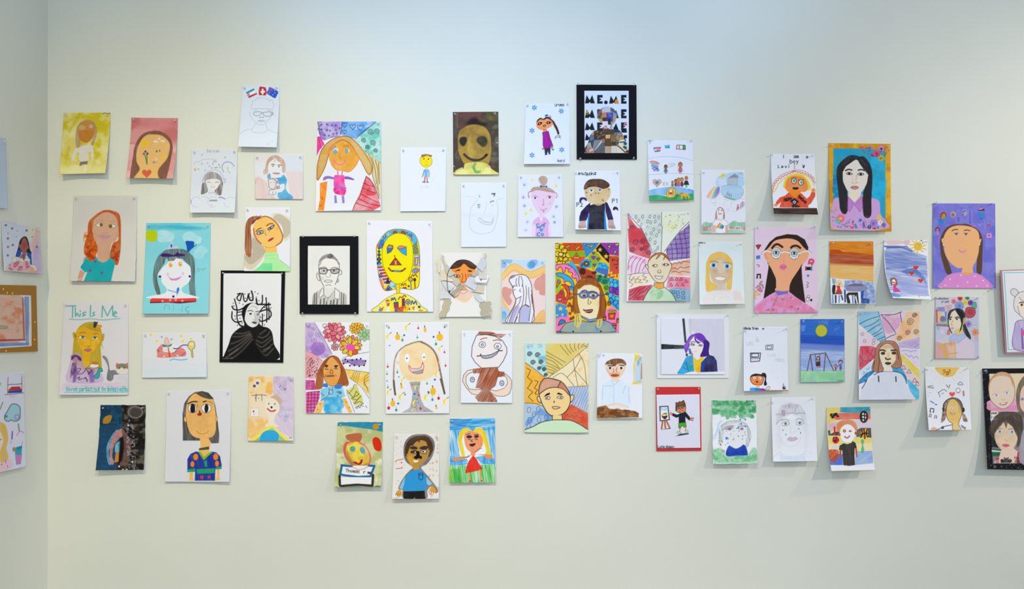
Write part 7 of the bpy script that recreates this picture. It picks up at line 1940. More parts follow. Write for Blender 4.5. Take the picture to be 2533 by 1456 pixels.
L('d8405c', '1800 630 1820 570 1870 580 1860 620 1810 620|1850 620 1850 645', 5); P('b83048', '1745 675 1765 670 1765 735 1745 740'); P('1c1c24', '1765 680 1830 680 1830 730 1765 730'); P('2a88a8', '1830 670 1855 668 1855 738 1830 738'); ES('4470c0', '1790 815', 18); L('5c5464', '1770 910 1800 930 1770 960 1795 980 1765 1000', 1.4)
E('e8eaec', 1788, 1160, 22, 48, o='4c4c54', w=1.1, rot=15); L('c03840', '1775 1148 1805 1155', 2.4); E('1c1c20', 1838, 1188, 18)
B('d898cc', '970 1385 970 1290 1080 1190 1280 1070 1400 1110 1490 1060 1600 1140 1750 1240 1880 1330 1945 1385', t='w.1'); P('d898cc', '970 1388 1000 1270 1280 1075 1480 1075 1700 1220 1930 1386'); WASH('e07c9c', '980 1380 1280 1100 1480 1100 1900 1380', .8, 10, .45, .6); SCAT('8c7a70', '1010 1350 1280 1120 1500 1130 1850 1350', 12, 24, .85, 5, 11, rot=-15); P('7470c0', '1290 1040 1400 1055 1492 1045 1480 1090 1330 1115 1285 1070')
# framed black-haired girl with flowers
F(2030, 340, 6.067)
sheet('painted_portrait', 'painting of a long black-haired person on blue inside a painted mustard border with flowers', '118 82 1050 95 1065 1410 150 1385', 'd8a028', 'painting', lift=(0.03, 0.016), ease=2.0)
WASH('b87c14', None, .7, 26, .5, .7); WASH('f0b838', None, .6, 20, .55, .7, 4)
P('189ccc', '190 165 570 165 970 190 975 1370 215 1355 190 950', t='w.15'); WASH('1470b0', '190 500 270 500 290 900 190 930', .7, 16, .4, .6); WASH('30b8e4', '760 300 970 400 970 900 780 880', .6, 24, .42, .6)
B('c89cd0', '190 1370 190 950 280 900 400 850 520 970 620 850 760 900 880 960 900 1150 980 1250 975 1370', t='c.15@80'); P('c49cd0', '195 940 300 900 740 890 890 980 900 1370 215 1358', t='c.15@80')
B('2a272a', '240 600 250 440 330 340 430 270 520 265 580 285 650 285 730 380 770 500 775 700 760 900 755 1170 650 1180 630 900 690 600 560 340 400 450 330 560 340 700 410 900 405 1100 350 1150 290 1070 280 880', t='c.25@85'); B('ddd6cc', '330 520 370 440 460 370 540 335 590 400 650 460 710 530 710 640 670 730 610 820 530 860 440 830 380 760 335 640'); P('e0d6c4', '410 820 610 820 600 870 505 975 420 880')
P('2a272a', '270 420 400 330 540 290 480 360 380 430 330 520 335 660 400 800 410 1090 350 1140 290 1070 250 700', t='c.25@85'); P('2a272a', '545 300 640 290 740 420 772 600 755 1170 650 1178 635 830 690 700 715 560 640 470 590 400', t='c.25@85')
L('8c807c', '340 400 420 340|600 330 680 420', 2, .35, soft=3); L('2c2424', '375 495 420 478 468 488|565 490 610 480 660 495', 3.4, .9); B('e4e4e4', '385 542 425 522 475 545 430 558', o='2c2424', w=1.6); B('e4e4e4', '555 548 600 530 648 548 600 568', o='2c2424', w=1.6); ES('241c1c', '428 540 602 550', 18)
L('b08868', '460 680 480 675 495 688|520 688 535 670 552 680|540 560 530 640', 2, .6); P('e0c098', '475 560 495 560 490 660 470 660', a=.5, soft=5); B('c88c88', '450 750 490 725 510 732 530 725 570 750 530 776 490 775', o='8c5858', w=1); L('8c5050', '455 750 565 750', 1.2)
P('b880c4', '410 890 505 985 435 1112 405 1080', o='9458a4', w=1.2); P('b880c4', '620 880 510 1010 590 1115 630 1040', o='9458a4', w=1.2)
FLOWER('d080b0', '4c3040', 910, 170, 55, 7); FLOWER('c8507c', '9c2c58', 840, 240, 55, 8); FLOWER('d0609c', 'd8407c', 630, 155, 28, 6); FLOWER('8878c0', '5c4898', 735, 160, 36, 6); FLOWER('b8a838', '7c8c3c', 910, 310, 50, 6); FLOWER('c04068', '8c2c4c', 770, 265, 26, 6); SCAT('5090a8 4c3c68 5c6c40 b83c64', '570 150 1040 180 1000 260 940 330 650 240', 34, 10, .85, 3)
FLOWER('e0708c', 'e8b040', 300, 1215, 65, 8); FLOWER('a078c0', '7c50a8', 790, 1290, 55, 8); FLOWER('3a78c0', '2c58a0', 595, 1240, 30, 5); FLOWER('dcc440', 'e0b030', 880, 1195, 36, 6); FLOWER('e0d8d0', 'e8b040', 895, 1275, 40, 7); FLOWER('6868a8', '8c4890', 945, 1310, 36, 6); FLOWER('44406c', '7070b0', 730, 1340, 32, 7)
B('64b898', '220 1230 260 1220 290 1280 250 1295'); B('8c4ca4', '625 1290 645 1265 670 1330 640 1360'); P('b83c58', '470 1250 490 1240 490 1310 475 1310'); B('c85868', '430 1310 470 1340 510 1300 490 1365 455 1365'); ES('3c78c8', '860 1350 520 1310 530 1345', 18); P('a83048', '780 1350 835 1350 830 1375 780 1375'); SCAT('4880b8 8c98a0 5c7078 48a0a8 7c68a8', '200 1180 450 1240 700 1230 960 1180 975 1370 230 1350', 60, 9, .8, 6)
L('6c7478', '360 1330 400 1260 450 1220|370 1290 440 1280|290 1350 340 1310 400 1350', 1.6, .8); B('c8a040', '210 1080 240 1035 250 1090 225 1110', a=.8); SCAT('788088', '130 1060 200 1060 200 1330 160 1330', 14, 8, .7, 2)
# orange sunset above table scene
F(2030, 570, 7.28)
sheet('painted_picture', 'painting of an orange and brown striped sky above a red-dressed figure on blue', '155 192 950 190 990 1318 190 1320', 'dde4ee', 'painting', lift=(0.026, 0.026), ease=1.6)
P('d87c10', '155 190 950 190 955 440 600 400 160 420', t='c.2@5'); P('b04810', '165 345 330 345 400 385 560 390 955 435 955 520 160 440', t='c.2@4'); P('a84420', '160 430 955 500 955 640 160 590', t='c.25@4'); P('c47c3c', '160 585 955 610 955 650 160 620', a=.8); P('e0ac58', '160 620 955 645 960 925 600 890 165 850', t='c.25@4')
P('5c78b8', '430 900 600 890 960 930 980 1100 990 1310 720 1315 730 1100 420 1060', a=.8, t='b.6'); B('8480a0', '465 1040 480 980 600 955 750 960 850 1030 800 1080 650 1100 480 1090', t='w.3'); B('605c78', '480 990 620 955 760 970 740 1000 560 1000', a=.7); P('1c448c', '720 1100 780 1080 760 1220 880 1230 870 1310 730 1310', t='b.3'); P('1c4088', '420 1060 450 1070 455 1290 430 1300'); P('2c5898', '205 860 275 870 270 960 215 960', a=.7, t='c.6@90'); P('3c68b0', '205 1150 225 1150 240 1310 205 1310|'.strip('|'), a=.7); P('4870b8', '560 1160 600 1160 600 1310 570 1310', a=.8); P('4870b8', '320 1160 350 1160 345 1300 320 1300', a=.7)
P('e0d8d0', '290 900 420 900 400 1130 280 1130', a=.8); B('3c2c24', '205 1100 215 990 255 975 270 1010 255 1130 225 1150'); P('3c2c24', '255 1160 285 1160 285 1300 258 1310'); P('3c2c24', '360 1160 385 1160 410 1250 390 1260'); P('3c2c24', '460 1150 500 1115 670 1110 690 1310 670 1310 640 1160 620 1200 650 1310 615 1310 610 1160 520 1160 535 1310 480 1310 460 1200'); P('dde4ee', '500 1170 600 1160 605 1305 545 1305') ; P('4870b8', '560 1160 590 1160 595 1310 570 1310', a=.8)
B('e8c868', '275 980 280 910 330 888 370 920 405 990 400 1020 370 1000 355 940 300 940 300 1000', t='w.2'); E('ecdcc8', 335, 945, 30, 34); ES('2c2420', '322 938 350 938', 6); L('5c3c30', '325 965 350 965', 2); P('cc3c34', '285 990 350 990 350 1040 390 1110 370 1130 265 1125 300 1050'); ES('3c2824', '305 1085 335 1105', 7); L('504440', '260 1135 380 1135', 3)
# purple sky with sun and hearts
sheet('painted_picture', 'curling painting of blue brushed sky with yellow sun, red hearts and a pink-dressed figure', '1135 175 1925 170 1990 1250 1300 1215', 'e4e8f0', 'painting', pins='2189,597 2292,597', lift=(0.045, 0.024), ease=3.0, power=2.0)
P('8898cc', '1135 270 1550 280 1680 380 1920 470 1930 900 1940 1080 1960 1180 1260 1190 1200 1050 1150 500', t='c.75@8'); P('4c64ac', '1140 270 1550 275 1670 370 1640 390 1450 310 1150 330', t='c.5@8'); P('6478bc', '1150 330 1660 400 1900 500 1900 620 1500 680 1180 700', a=.8, t='c.7@5'); P('3c64b4', '1440 740 1560 690 1700 660 1880 850 1920 1000 1850 900 1650 740 1560 790', a=.8, t='c.5@20'); P('9ca4d8', '1400 820 1900 900 1930 1150 1460 1120', a=.7, t='c.6@15'); P('3c70c4', '1220 1130 1300 1120 1460 1170 1420 1200 1270 1190', a=.8, t='c.5@5')
P('e8ecf2', '1140 300 1180 300 1180 350 1142 350'); B('e0c0c0', '1180 210 1220 170 1380 160 1490 190 1470 240 1300 262 1210 255', a=.9); B('e0b8b8', '1485 230 1510 175 1600 165 1610 210 1560 265', a=.9)
E('e0b020', 1752, 285, 74, 76, t='w.2'); L('e4bc28', '1680 300 1610 330|1690 250 1605 255|1700 220 1650 185|1730 205 1720 175|1790 205 1795 180|1825 230 1845 195|1830 280 1895 262|1830 320 1900 340|1800 350 1845 380|1740 365 1738 400|1700 340 1680 380', 2.8)
HEART('d83020', 1715, 668, 45); HEART('d83020', 1638, 765, 44); HEART('d83828', 1800, 900, 46); HEART('e0a8b0', 1705, 895, 40)
B('8c6848', '1255 940 1250 870 1290 848 1340 850 1375 900 1385 980 1350 980 1340 900 1290 900 1290 990 1265 980'); E('ece8e6', 1315, 918, 32, 40); L('c83838', '1295 930 1325 935', 3); P('c84890', '1305 960 1355 960 1360 1020 1455 1100 1310 1112'); FLOWER('e0a8b0', '9cc078', 1780, 1165, 30, 5); L('a8d4a0', '1340 1215 1600 1225 1980 1245', 2.2, .8); T('m', 1810, 185, 20, '30386c', 1.2)
# violet sheet with brown-haired face
F(2280, 490, 6.332)
sheet('painted_portrait', 'violet painting of a round tan face with brown hair, pink top and tiny doodles overhead', '172 80 1152 82 1160 1412 175 1408', '7a78d0', 'painting', pins='2315,502 2455,503 2324,713 2454,714', lift=(0.003, 0.003), ease=1.0)
WASH('6464c4', None, .6, 30, .45, .65); WASH('8c8cd8', None, .5, 22, .5, .7, 3)
B('5c4430', '285 700 300 600 380 470 500 410 620 405 720 405 840 460 920 540 955 660 950 900 935 1175 860 1150 870 900 880 700 600 440 360 600 340 800 400 950 470 1165 400 1190 350 1080 300 880'); B('e8b07c', '345 700 350 590 420 480 530 430 680 430 800 460 880 520 905 650 890 850 850 980 800 1080 795 1190 630 1180 635 1095 560 1090 450 1010 370 880')
B('e8b07c', '310 640 345 630 345 710 325 705'); B('e8b07c', '905 650 935 640 920 700 900 710'); ES('e8eaf0', '340 730 905 722', 11); L('54402c', '475 512 510 492 565 490|665 505 710 498 755 508', 2.4); ES('c8ccc8', '545 565 690 568', 26, ry=20); ES('44484c', '543 565 692 568', 14); L('54483c', '515 550 570 548|660 550 720 552', 2)
L('c07cb8', '585 810 610 838 650 842 685 820', 3); L('d89c6c', '600 690 640 680', 1.4, .6)
B('d88ccc', '300 1410 330 1290 420 1200 560 1165 630 1165 690 1200 790 1165 900 1190 1000 1260 1085 1410', t='w.1'); P('d88ccc', '302 1408 350 1280 560 1170 850 1175 1010 1280 1085 1408', t='w.1'); P('dca860', '625 1165 795 1160 760 1198 690 1205 650 1190'); ES('e8e0f0', '618 1205 832 1222 445 1270 962 1288 718 1315 370 1365 565 1375 857 1375 1025 1368', 11)
B('a83838', '285 310 300 240 340 212 380 240 390 300 360 320 330 310'); B('a8a030', '305 310 330 245 365 250 370 310', a=.9); ES('2c80cc', '290 350 305 375', 34); ES('4488cc', '385 325', 30); E('d8b030', 492, 255, 42, 46, t='w.2'); E('7c60b8', 490, 260, 26, 30); L('7868b0', '470 240 510 280', 1.6)
E('9094d8', 672, 225, 52, 60, o='6c6cb8', w=1); ES('3c6cc8', '645 213', 13); ES('b83c5c', '645 255', 14); ES('d8b838', '683 245', 11); ES('8c3c88', '676 200', 12); L('4c50a4', '757 200 755 390', 2.2, .8); E('3c58b0', 760, 380, 14); L('4c54a8', '575 300 580 385|560 310 590 310 585 350 565 350 560 310', 1.4, .8)
B('2c88d0', '870 220 925 215 988 220 975 280 930 300 885 275'); P('3c70c0', '905 305 950 305 945 340 905 340'); P('2c2028', '875 190 930 170 980 170 985 195 930 198'); P('a860b0', '875 200 985 195 985 218 872 220'); P('e0b0c0', '905 180 925 140 950 178'); L('c83848', '940 125 925 160', 2)
L('6868b0', '1010 360 1080 350 1060 400 1030 410 1010 370|1030 450 1015 490 1065 495 1070 460', 1.6, .8); L('b83c70', '1020 420 1070 415|1025 445 1065 435', 2.4); E(None, 1110, 470, 18, 16, o='4078c8', w=1.6); P('d090c8', '1015 550 1095 548 1098 618 1015 622'); ES('a03c78', '1055 582', 13); L('c8c8e8', '885 400 915 430 940 395', 1.4, .6); P('d070c0', '785 430 845 425 840 450 800 450', a=.8); B('6c4838', '212 520 215 465 245 450 280 470 285 520 262 510 230 515'); E('b888a8', 247, 495, 18, 20); P('d078c8', '232 520 262 520 275 575 238 572')
# reflections of self
F(2270, 650, 5.825)
sheet('drawn_portrait', 'coloured-pencil portrait looking over its shoulder with ponytail, tilted roses and buildings behind', '255 485 885 488 885 1380 252 1378', 'c8c8d4', 'drawing', pins='2314.5,737 2419.5,737 2315,885 2419,883', lift=(0.004, 0.003), ease=1.0)
T('reflections', 275, 525, 24, '4c4c58', 1.0, .72); T('of self', 340, 570, 24, '4c4c58', 1.0, .8)
P('a8b4d4', '660 780 885 620 885 1370 800 1370 700 1000', a=.6, t='c.5@70'); P('cc8c8c', '395 610 500 600 470 700 430 720', a=.7, t='c.4@80'); P('7878b8', '270 640 390 630 395 700 290 700', a=.8, t='c.3@60'); P('c85860', '262 670 285 665 290 860 265 865'); P('d8c068', '290 700 350 710 340 810 295 850', a=.8); E('74588c', 360, 810, 38, 48, a=.8); P('4c78b4', '390 700 420 700 415 850 395 850', a=.8); P('84b87c', '290 840 440 830 430 880 290 870', a=.6); P('9c6888', '262 870 430 880 450 920 262 910', t='c.3@5'); P('b4c0dc', '255 920 440 920 430 1050 260 1130', a=.7, t='c.4@10'); ES('8cb0b8', '295 940', 26, .7); P('d8ccd0', '325 970 375 960 370 1020 340 1030'); P('d86c60', '430 960 470 950 465 1040 415 1035', t='c.4@85')
FLOWER('cc4450', 'a02c38', 610, 510, 38, 8); FLOWER('d87888', 'c84c68', 520, 555, 38, 7); FLOWER('388c68', '2c6c58', 715, 505, 32, 7); FLOWER('dcc850', 'c8a838', 685, 570, 46, 9); FLOWER('7c4c98', '5c3480', 762, 575, 42, 9); B('5ca890', '780 640 790 590 830 560 850 610 840 650 800 665', o='3c8870'); B('b8505c', '685 700 700 650 750 635 820 660 830 730 790 780 720 790 690 750', o='8c3440', w=1.6); SPIRAL('8c3440', 755, 705, 45, 2.2, 1.6); FLOWER('8098c8', '6878b0', 600, 620, 70, 8); FLOWER('9078b0', '7458a0', 730, 880, 50, 7, a=.7); FLOWER('d89068', 'c87850', 830, 1000, 55, 6); L('94a8a0', '740 900 850 890|700 820 720 860', 1.4, .6); E('d0a8a8', 845, 1080, 30, 50, a=.7)
B('20282c', '430 800 450 700 520 660 600 655 670 700 690 800 680 860 720 960 765 1060 750 1105 690 1040 650 960 640 860 560 700 500 700 470 760 445 900 480 980 455 950', t='c.25@70'); B('e0d4bc', '445 840 470 760 520 690 560 690 620 780 640 860 620 930 560 970 500 960 460 900', t='w.12'); B('c09c70', '645 860 655 800 690 795 680 860 655 890'); P('d8c080', '540 960 620 930 650 880 655 1010 600 1050 545 1040', t='w.2'); P('20282c', '540 680 600 660 660 740 650 860 630 960 600 1000 630 880 610 790')
L('242420', '450 785 490 780|540 790 580 778 600 795', 2.6); ES('3c3430', '470 810 565 808', 14); L('c09858', '510 830 480 890 510 895', 2.2, .7); B('c89c9c', '470 940 500 925 530 938 500 955'); L('20282c', '435 800 450 920 490 1010', 2.2)
B('d4c8d4', '580 1370 560 1160 580 1130 690 1060 760 1110 815 1200 800 1370', t='c.3@80'); P('b0bce0', '450 1080 540 1010 560 1050 660 1020 690 1070 580 1155 560 1100 460 1130', o='8898cc', w=1.2); P('d8988c', '255 1130 340 1150 400 1375 255 1375', a=.9, t='c.3@85'); P('d8b038', '345 1160 370 1165 425 1375 395 1375'); P('d8986c', '370 1160 550 1120 550 1370 425 1375', t='c.4@85'); P('e0d4c4', '430 1200 540 1180 540 1370 450 1370', a=.5, soft=8); L('c89850', '450 1310 570 1295', 3, .6)
# hair-bun drawing at the right edge
s = sheet('framed_drawing', 'drawing of a figure with hair buns in purple, on pink-edged card, rightmost sheet', '1215 118 1960 95 1960 1270 1285 1288', 'dee0e4', 'drawing', pins='', lift=(0.0, 0.0), ease=1.0, h0=0.0205)
s['base'] = dict(name='backing_card', outer=pts('1190 105 1990 80 1990 1300 1265 1308'), h=0.02, thick=0.004, mat='pink')
L('5cb4b8', '1960 130 1245 140 1275 600 1305 1248 1960 1245', 1.8, .9, sm=0)
B('d4d4d4', '1345 440 1340 400 1375 370 1425 385 1455 440 1410 490', o='6c6c70', w=1.4); B('d4d4d4', '1780 430 1800 380 1850 375 1875 420 1830 480', o='6c6c70', w=1.4); B('dcd8d4', '1385 590 1400 500 1460 430 1530 410 1640 420 1720 470 1760 580 1720 720 1620 800 1530 800 1470 750 1400 680', o='6c6c70', w=1.4); B('ecdccc', '1440 600 1470 500 1530 560 1640 540 1700 600 1680 720 1600 790 1540 780 1480 720'); L('78787c', '1460 490 1500 540 1540 555|1440 620 1470 740', 1.4); L('2c2c30', '1465 575 1500 565 1530 572|1600 570 1660 575', 2.4); ES('9c5838', '1500 602 1640 605', 20); ES('281c18', '1500 602 1640 605', 9)
P('ecdccc', '1530 780 1620 780 1620 850 1530 850'); B('b0a0cc', '1390 1240 1395 930 1430 840 1520 820 1640 820 1740 850 1790 940 1800 1240', t='c.35@85', o='6c5890', w=1.4); P('6c5898', '1490 950 1510 930 1530 1240 1500 1240', t='c.3@88'); HEART('e8508c', 1580, 1020, 80)
# swing under the moon and the girl with tablet
F(1820, 770, 6.933)
sheet('drawn_picture', 'white sheet with handheld consoles and a dark-haired child in one lower corner', '132 265 880 262 902 1360 135 1365', 'dde2ec', 'drawing', pins='1842.5,819 1944.5,814', lift=(0.022, 0.014), ease=1.3)
T('Olivia Tran', 140, 308, 36, '2c3044', 1.5, .78); HEART(None, 470, 298, 14, o='2c3044', w=1.4); L('a8b0bc', '370 440 360 480 345 500 370 520 395 505 385 480 370 480', 1.4, .8); T('LIFE', 190, 580, 54, 'bcc2cc', 1.2, .62); T('LOVE', 555, 775, 46, 'c4cad4', 1.2, .78); T('VIBES', 680, 850, 46, 'c0c6d0', 1.2, .75, rise=.06)
L('70808c', '515 580 640 570 635 655 515 655 515 580|540 592 615 590 612 638 540 640 540 592', 2, .9, sm=0); P('b4d0e8', '365 720 395 720 392 775 375 770'); L('343c4c', '250 712 428 712 408 850 258 862 250 712|255 795 405 798|270 722 395 718 390 775 275 778 270 722', 2, .95, sm=0); ES('c09890', '290 825 330 820 370 825', 9)
B('e07c38', '250 1130 320 1095 420 1100 480 1140 470 1200 440 1255 370 1262 300 1245 260 1200', t='c.1@60', o='4c2c1c', w=1.2); B('22242c', '248 1130 270 1090 340 1065 440 1075 450 1055 500 1055 525 1100 520 1180 535 1250 500 1272 480 1240 500 1140 420 1100 350 1105 290 1110'); P('e8b868', '348 1262 408 1262 405 1305 350 1305'); ES('e8ecf0', '322 1138 415 1145', 23); ES('2c3040', '325 1138 410 1148', 9); E('4c1c1c', 365, 1205, 18, 15); ES('e89c74', '300 1195 420 1190', 20, .6)
P('2c98dc', '238 1360 245 1310 300 1303 420 1315 420 1360', t='c.1@0'); P('2c6cd0', '330 1312 420 1318 420 1360 330 1360', a=.8); P('b02c88', '418 1320 470 1315 475 1360 415 1360'); P('5c34a0', '470 1318 515 1340 510 1360 472 1360'); L('787c88', '510 1330 560 1285 585 1300 560 1335 520 1345', 1.6); P('9c6428', '520 1345 700 1348 900 1345 900 1365 515 1362', t='c.3@0'); P('343c44', '798 1290 862 1285 858 1335 805 1335'); L('d06c8c', '812 1290 815 1240', 1.6); L('5090c8', '825 1285 822 1235', 1.6); ES('d8dce0', '850 1305', 10)
sheet('painted_picture', 'painting of a yellow moon over a swing set on green grass in blue dusk', '1108 130 1862 128 1870 1212 1108 1220', '4c74c4', 'painting', lift=(0.005, 0.006), ease=1.0)
P('2c68c4', '1108 128 1865 128 1865 420 1108 420', t='c.4@2'); P('2450b4', '1108 400 1865 420 1865 580 1108 540', t='c.3@4'); P('8490cc', '1108 560 1865 590 1865 680 1108 640', a=.8, t='c.4@3', soft=5); P('b4c4e4', '1108 640 1870 680 1870 1020 1108 1020', t='c.45@4', soft=5); WASH('84a4dc', '1108 800 1870 780 1870 960 1108 980', .6, 22, .42, .65, 2, 0); P('a4dca4', '1108 1015 1870 1010 1870 1212 1108 1220', t='w.3', soft=3); WASH('80c888', '1108 1060 1870 1050 1870 1170 1108 1170', .6, 20, .45, .65, 3, 0)
WASH('84a4e0', '1110 130 1860 130 1860 340 1110 340', .5, 14, .55, .7, 4, 0); E('c4c02c', 1468, 330, 102, 104, t='w.12', o='5c7048', w=1.4)
L('6c4448', '1225 1015 1280 745|1280 745 1318 1015|1275 742 1540 710|1540 710 1512 1020|1540 712 1680 1015', 2.4, .9, sm=0); L('584c5c', '1360 735 1380 930|1438 725 1448 930', 1.8, .9); B('44302c', '1385 840 1390 780 1415 765 1435 790 1435 850'); E('e0c8b8', 1412, 805, 14, 22); P('d89868', '1390 835 1435 835 1430 860 1395 860'); B('3c3440', '1378 930 1385 865 1440 860 1450 935 1410 945'); B('d06c78', '1395 940 1450 935 1450 960 1410 965')
def small(x, y, h, top, leg):
    E('c89880', x, y - h * .78, h * .12, h * .16); B('5c4030', [x - h * .18, y - h * .55, x - h * .17, y - h * .9, x, y - h, x + h * .18, y - h * .9, x + h * .17, y - h * .55, x + h * .1, y - h * .85, x - h * .1, y - h * .85]); P(top, [x - h * .11, y - h * .62, x + h * .11, y - h * .62, x + h * .1, y - h * .3, x - h * .1, y - h * .3]); P(leg, [x - h * .1, y - h * .32, x + h * .1, y - h * .32, x + h * .1, y - h * .14, x - h * .1, y - h * .14]); L('4c3830', f'{x - h * .05} {y - h * .14} {x - h * .05} {y}|{x + h * .05} {y - h * .14} {x + h * .05} {y}', 1.1)
small(1798, 1015, 190, '3c74d0', '7c4438'); small(1715, 1015, 115, 'a83840', '6c2c30'); L('4c3830', '1740 950 1775 915', 1.2); T('Jasm', 1730, 1200, 34, '5c8c60', 1.2, .85)
# patchwork girl with white shirt
F(2030, 760, 6.067)
sheet('painted_portrait', 'painting of a light brown-haired face in white shirt among pastel rays, blue and orange corners', '560 60 1490 55 1478 1382 572 1388', 'dfe2ea', 'painting', lift=(0.016, 0.018), ease=1.0)
P('84bcd8', '560 60 865 58 980 490 890 520 580 260', t='w.35'); L('34444c', '580 250 720 180 880 130|650 300 780 250 880 180|700 370 800 300 895 250|770 410 860 360 918 310|795 440 925 370|850 490 960 435|890 520 930 490 975 490|865 58 920 240 980 490', 1.5, .85)
P('dcc4d8', '870 58 1300 58 1220 250 1090 490 985 490', t='w.4'); WASH('cc90b8', '930 120 1210 120 1140 330 980 380', .6, 18, .42, .6); L('34343c', '905 110 1080 110 1220 65|905 110 1020 230 1130 390|1190 70 1220 240|985 465 1050 430 1120 405', 1.6, .85)
P('ecbc90', '1300 58 1490 58 1492 440 1160 525 1090 495', t='w.35'); WASH('e8a468', '1230 200 1400 250 1300 420 1160 450', .5, 16, .42, .6)
for x, y, r in ((1345, 220, 58), (1410, 120, 40), (1305, 380, 42), (1432, 370, 44), (1180, 465, 40)):
    SPIRAL('5c4838', x, y, r, 2, 1.4)
P('b4a0d0', '1160 525 1490 445 1495 625 1180 605', t='w.35'); HT('6c5c8c', '1240 530 1480 470 1480 600 1260 580', -35, 6, 1, .5, .5); P('d8cce4', '1180 610 1495 630 1498 930 1200 680', t='w.3'); L('7c7090', '1220 650 1300 645 1350 665 1380 650 1440 650|1270 690 1330 740 1360 720 1400 760 1430 730 1470 770', 1.3, .8); P('dcc850', '1205 690 1270 740 1500 950 1498 1090 1210 800', t='w.3'); P('e0c4c4', '1205 800 1495 1090 1490 1250 1430 1200 1230 960', t='w.3')
for x, y in ((1245, 905), (1325, 965), (1410, 1100), (1455, 1150)):
    STAR(None, x, y, 40, 3, .5, o='54484c', w=1.2)
P('dcc8d4', '575 300 700 370 890 520 840 590 580 570', t='w.4'); 
for x, y in ((625, 400), (660, 505), (790, 540), (800, 490)):
    E(None, x, y, 20, 22, o='7c6c7c', w=1.2)
P('cc4458', '590 580 760 578 830 600 810 760 620 920 578 955 572 740', t='w.25'); L('6c2838', '620 640 630 700 600 740 630 790 590 880|700 650 740 700 700 770 760 800 640 800|780 620 760 700 800 760', 1.2, .7); P('b4d4e8', '580 960 620 920 800 800 770 900 800 940 620 1050', a=.8, t='w.3'); L('54687c', '640 960 660 975 640 1000|680 920 710 930 730 900', 1.4, .7)
P('1c74b0', '570 1150 575 1090 690 980 800 935 810 970 720 1050 690 1110', t='b.3'); P('3c9ccc', '1070 905 1200 895 1250 960 1300 1060 1290 1130 1200 990 1080 960', t='w.25'); P('44b0d8', '1290 1080 1330 1080 1480 1240 1490 1370 1430 1382 1340 1260', t='w.3')
P('d0d4e4', '620 1210 820 1000 900 960 1090 960 1200 980 1280 1100 1310 1200 1430 1382 580 1388', a=.9, t='w.2'); L('2c2c34', '620 1215 690 1100|800 1010 900 965 1090 960 1200 985 1260 1030 1290 1140', 1.8); L('2c2c34', '868 1030 872 1110|1128 1040 1132 1110', 3)
P('e4dcc8', '945 880 1060 880 1085 960 950 960'); B('a87458', '770 920 810 760 830 620 900 530 1000 500 1100 510 1160 570 1190 700 1210 890 1060 890 1110 740 1100 600 1000 540 900 600 880 720 920 860 940 940 850 970', t='c.3@85', o='3c2c28', w=1.2); B('e4d8b4', '890 720 890 620 940 570 1010 545 1080 590 1130 680 1130 780 1080 850 1010 890 940 850 900 790', t='w.2'); P('c08c60', '940 570 1010 550 1090 590 1110 640 1020 610 920 640', a=.5, soft=6)
P('a87458', '770 920 840 640 900 550 1010 510 900 610 870 720 930 920 850 970', t='c.35@85'); P('a87458', '1020 520 1110 530 1170 620 1210 890 1070 890 1130 780 1120 650', t='c.35@85'); L('2c2420', '870 660 880 800 860 960|810 800 790 920|1150 650 1170 780', 1.4, .8); L('241c18', '890 645 930 638 970 655|1060 645 1130 640', 3.4); ES('6c3418', '935 688 1098 684', 28, ry=18, o='2c1c14', w=1.6); L('2c2420', '975 755 985 775 1010 780 1045 770', 3.4); B('4c4044', '970 832 1010 822 1055 835 1020 858 985 850', o='201c1c', w=1.4); P('a89c70', '1000 680 1030 680 1030 770 1000 770', a=.4, soft=5)
# striped landscape boy, basketball
F(2020, 990, 5.825)
sheet('painted_portrait', 'painting of a white-faced orange-haired figure in black shirt on striped colours with basketball', '142 98 775 90 843 1002 212 1018', 'dfd8c0', 'painting', pins='2150,1010', lift=(0.048, 0.042), ease=2.0, power=2.2)
P('dcc860', '142 98 345 95 320 170 300 280 160 330', t='w.3'); P('3c98b0', '345 95 775 90 785 180 560 185 330 170', t='w.25'); P('d86858', '200 190 340 180 640 180 790 180 790 270 480 270 300 280 190 240', t='w.25'); P('d8c8dc', '160 330 330 300 580 280 790 275 795 400 600 400 300 410 165 420', t='w.2'); P('d8a0a4', '160 330 300 320 300 430 165 440', a=.6, soft=6)
P('3c3838', '165 430 200 425 210 480 260 450 330 450 330 505 170 505', t='b.3'); P('40403e', '580 420 640 395 790 395 795 540 570 525', t='w.3'); P('e0d068', '168 510 340 510 800 535 800 610 540 640 340 640 170 630', t='w.3'); P('ecd8a8', '170 630 800 610 805 730 560 730 175 720', t='w.3'); WASH('d0d0d0', '175 630 300 640 300 700 180 700', .8, 12, .4, .6); P('88a8dc', '550 730 805 725 815 905 560 930', t='c.4@-40'); P('3c68cc', '180 860 300 770 375 770 380 930 190 930', t='w.2'); B('b84820', '175 720 240 705 310 715 320 780 280 880 240 890 190 850', t='b.3')
P('dfe2e8', '192 930 380 935 560 930 815 905 840 1000 210 1015', t='w.1'); L('c83028', '258 385 262 480', 4.5); L('b8d0a0', '195 400 205 470', 3.4); E('cc3438', 275, 570, 50, 52); SCAT('2c1818', '240 530 310 530 310 610 245 610', 10, 8, .9); L('201c1c', '200 210 215 195 225 250|240 245 250 195 275 190 270 215 250 220|285 185 300 230 315 225', 3.6, .95, sm=0)
E('e8eaea', 680, 235, 48, 76, o='24221f', w=4.5); HT('24221f', '640 170 720 165 725 300 640 305', 90, 7, 3, .9, .1); HT('24221f', '640 170 720 165 725 300 640 305', 4, 8, 3, .9, .1); E('e8a038', 690, 475, 55, 70); L('201c1c', '640 490 700 470 745 475|680 410 690 480 695 550|650 420 660 480 640 530|725 430 715 480 735 520', 3)
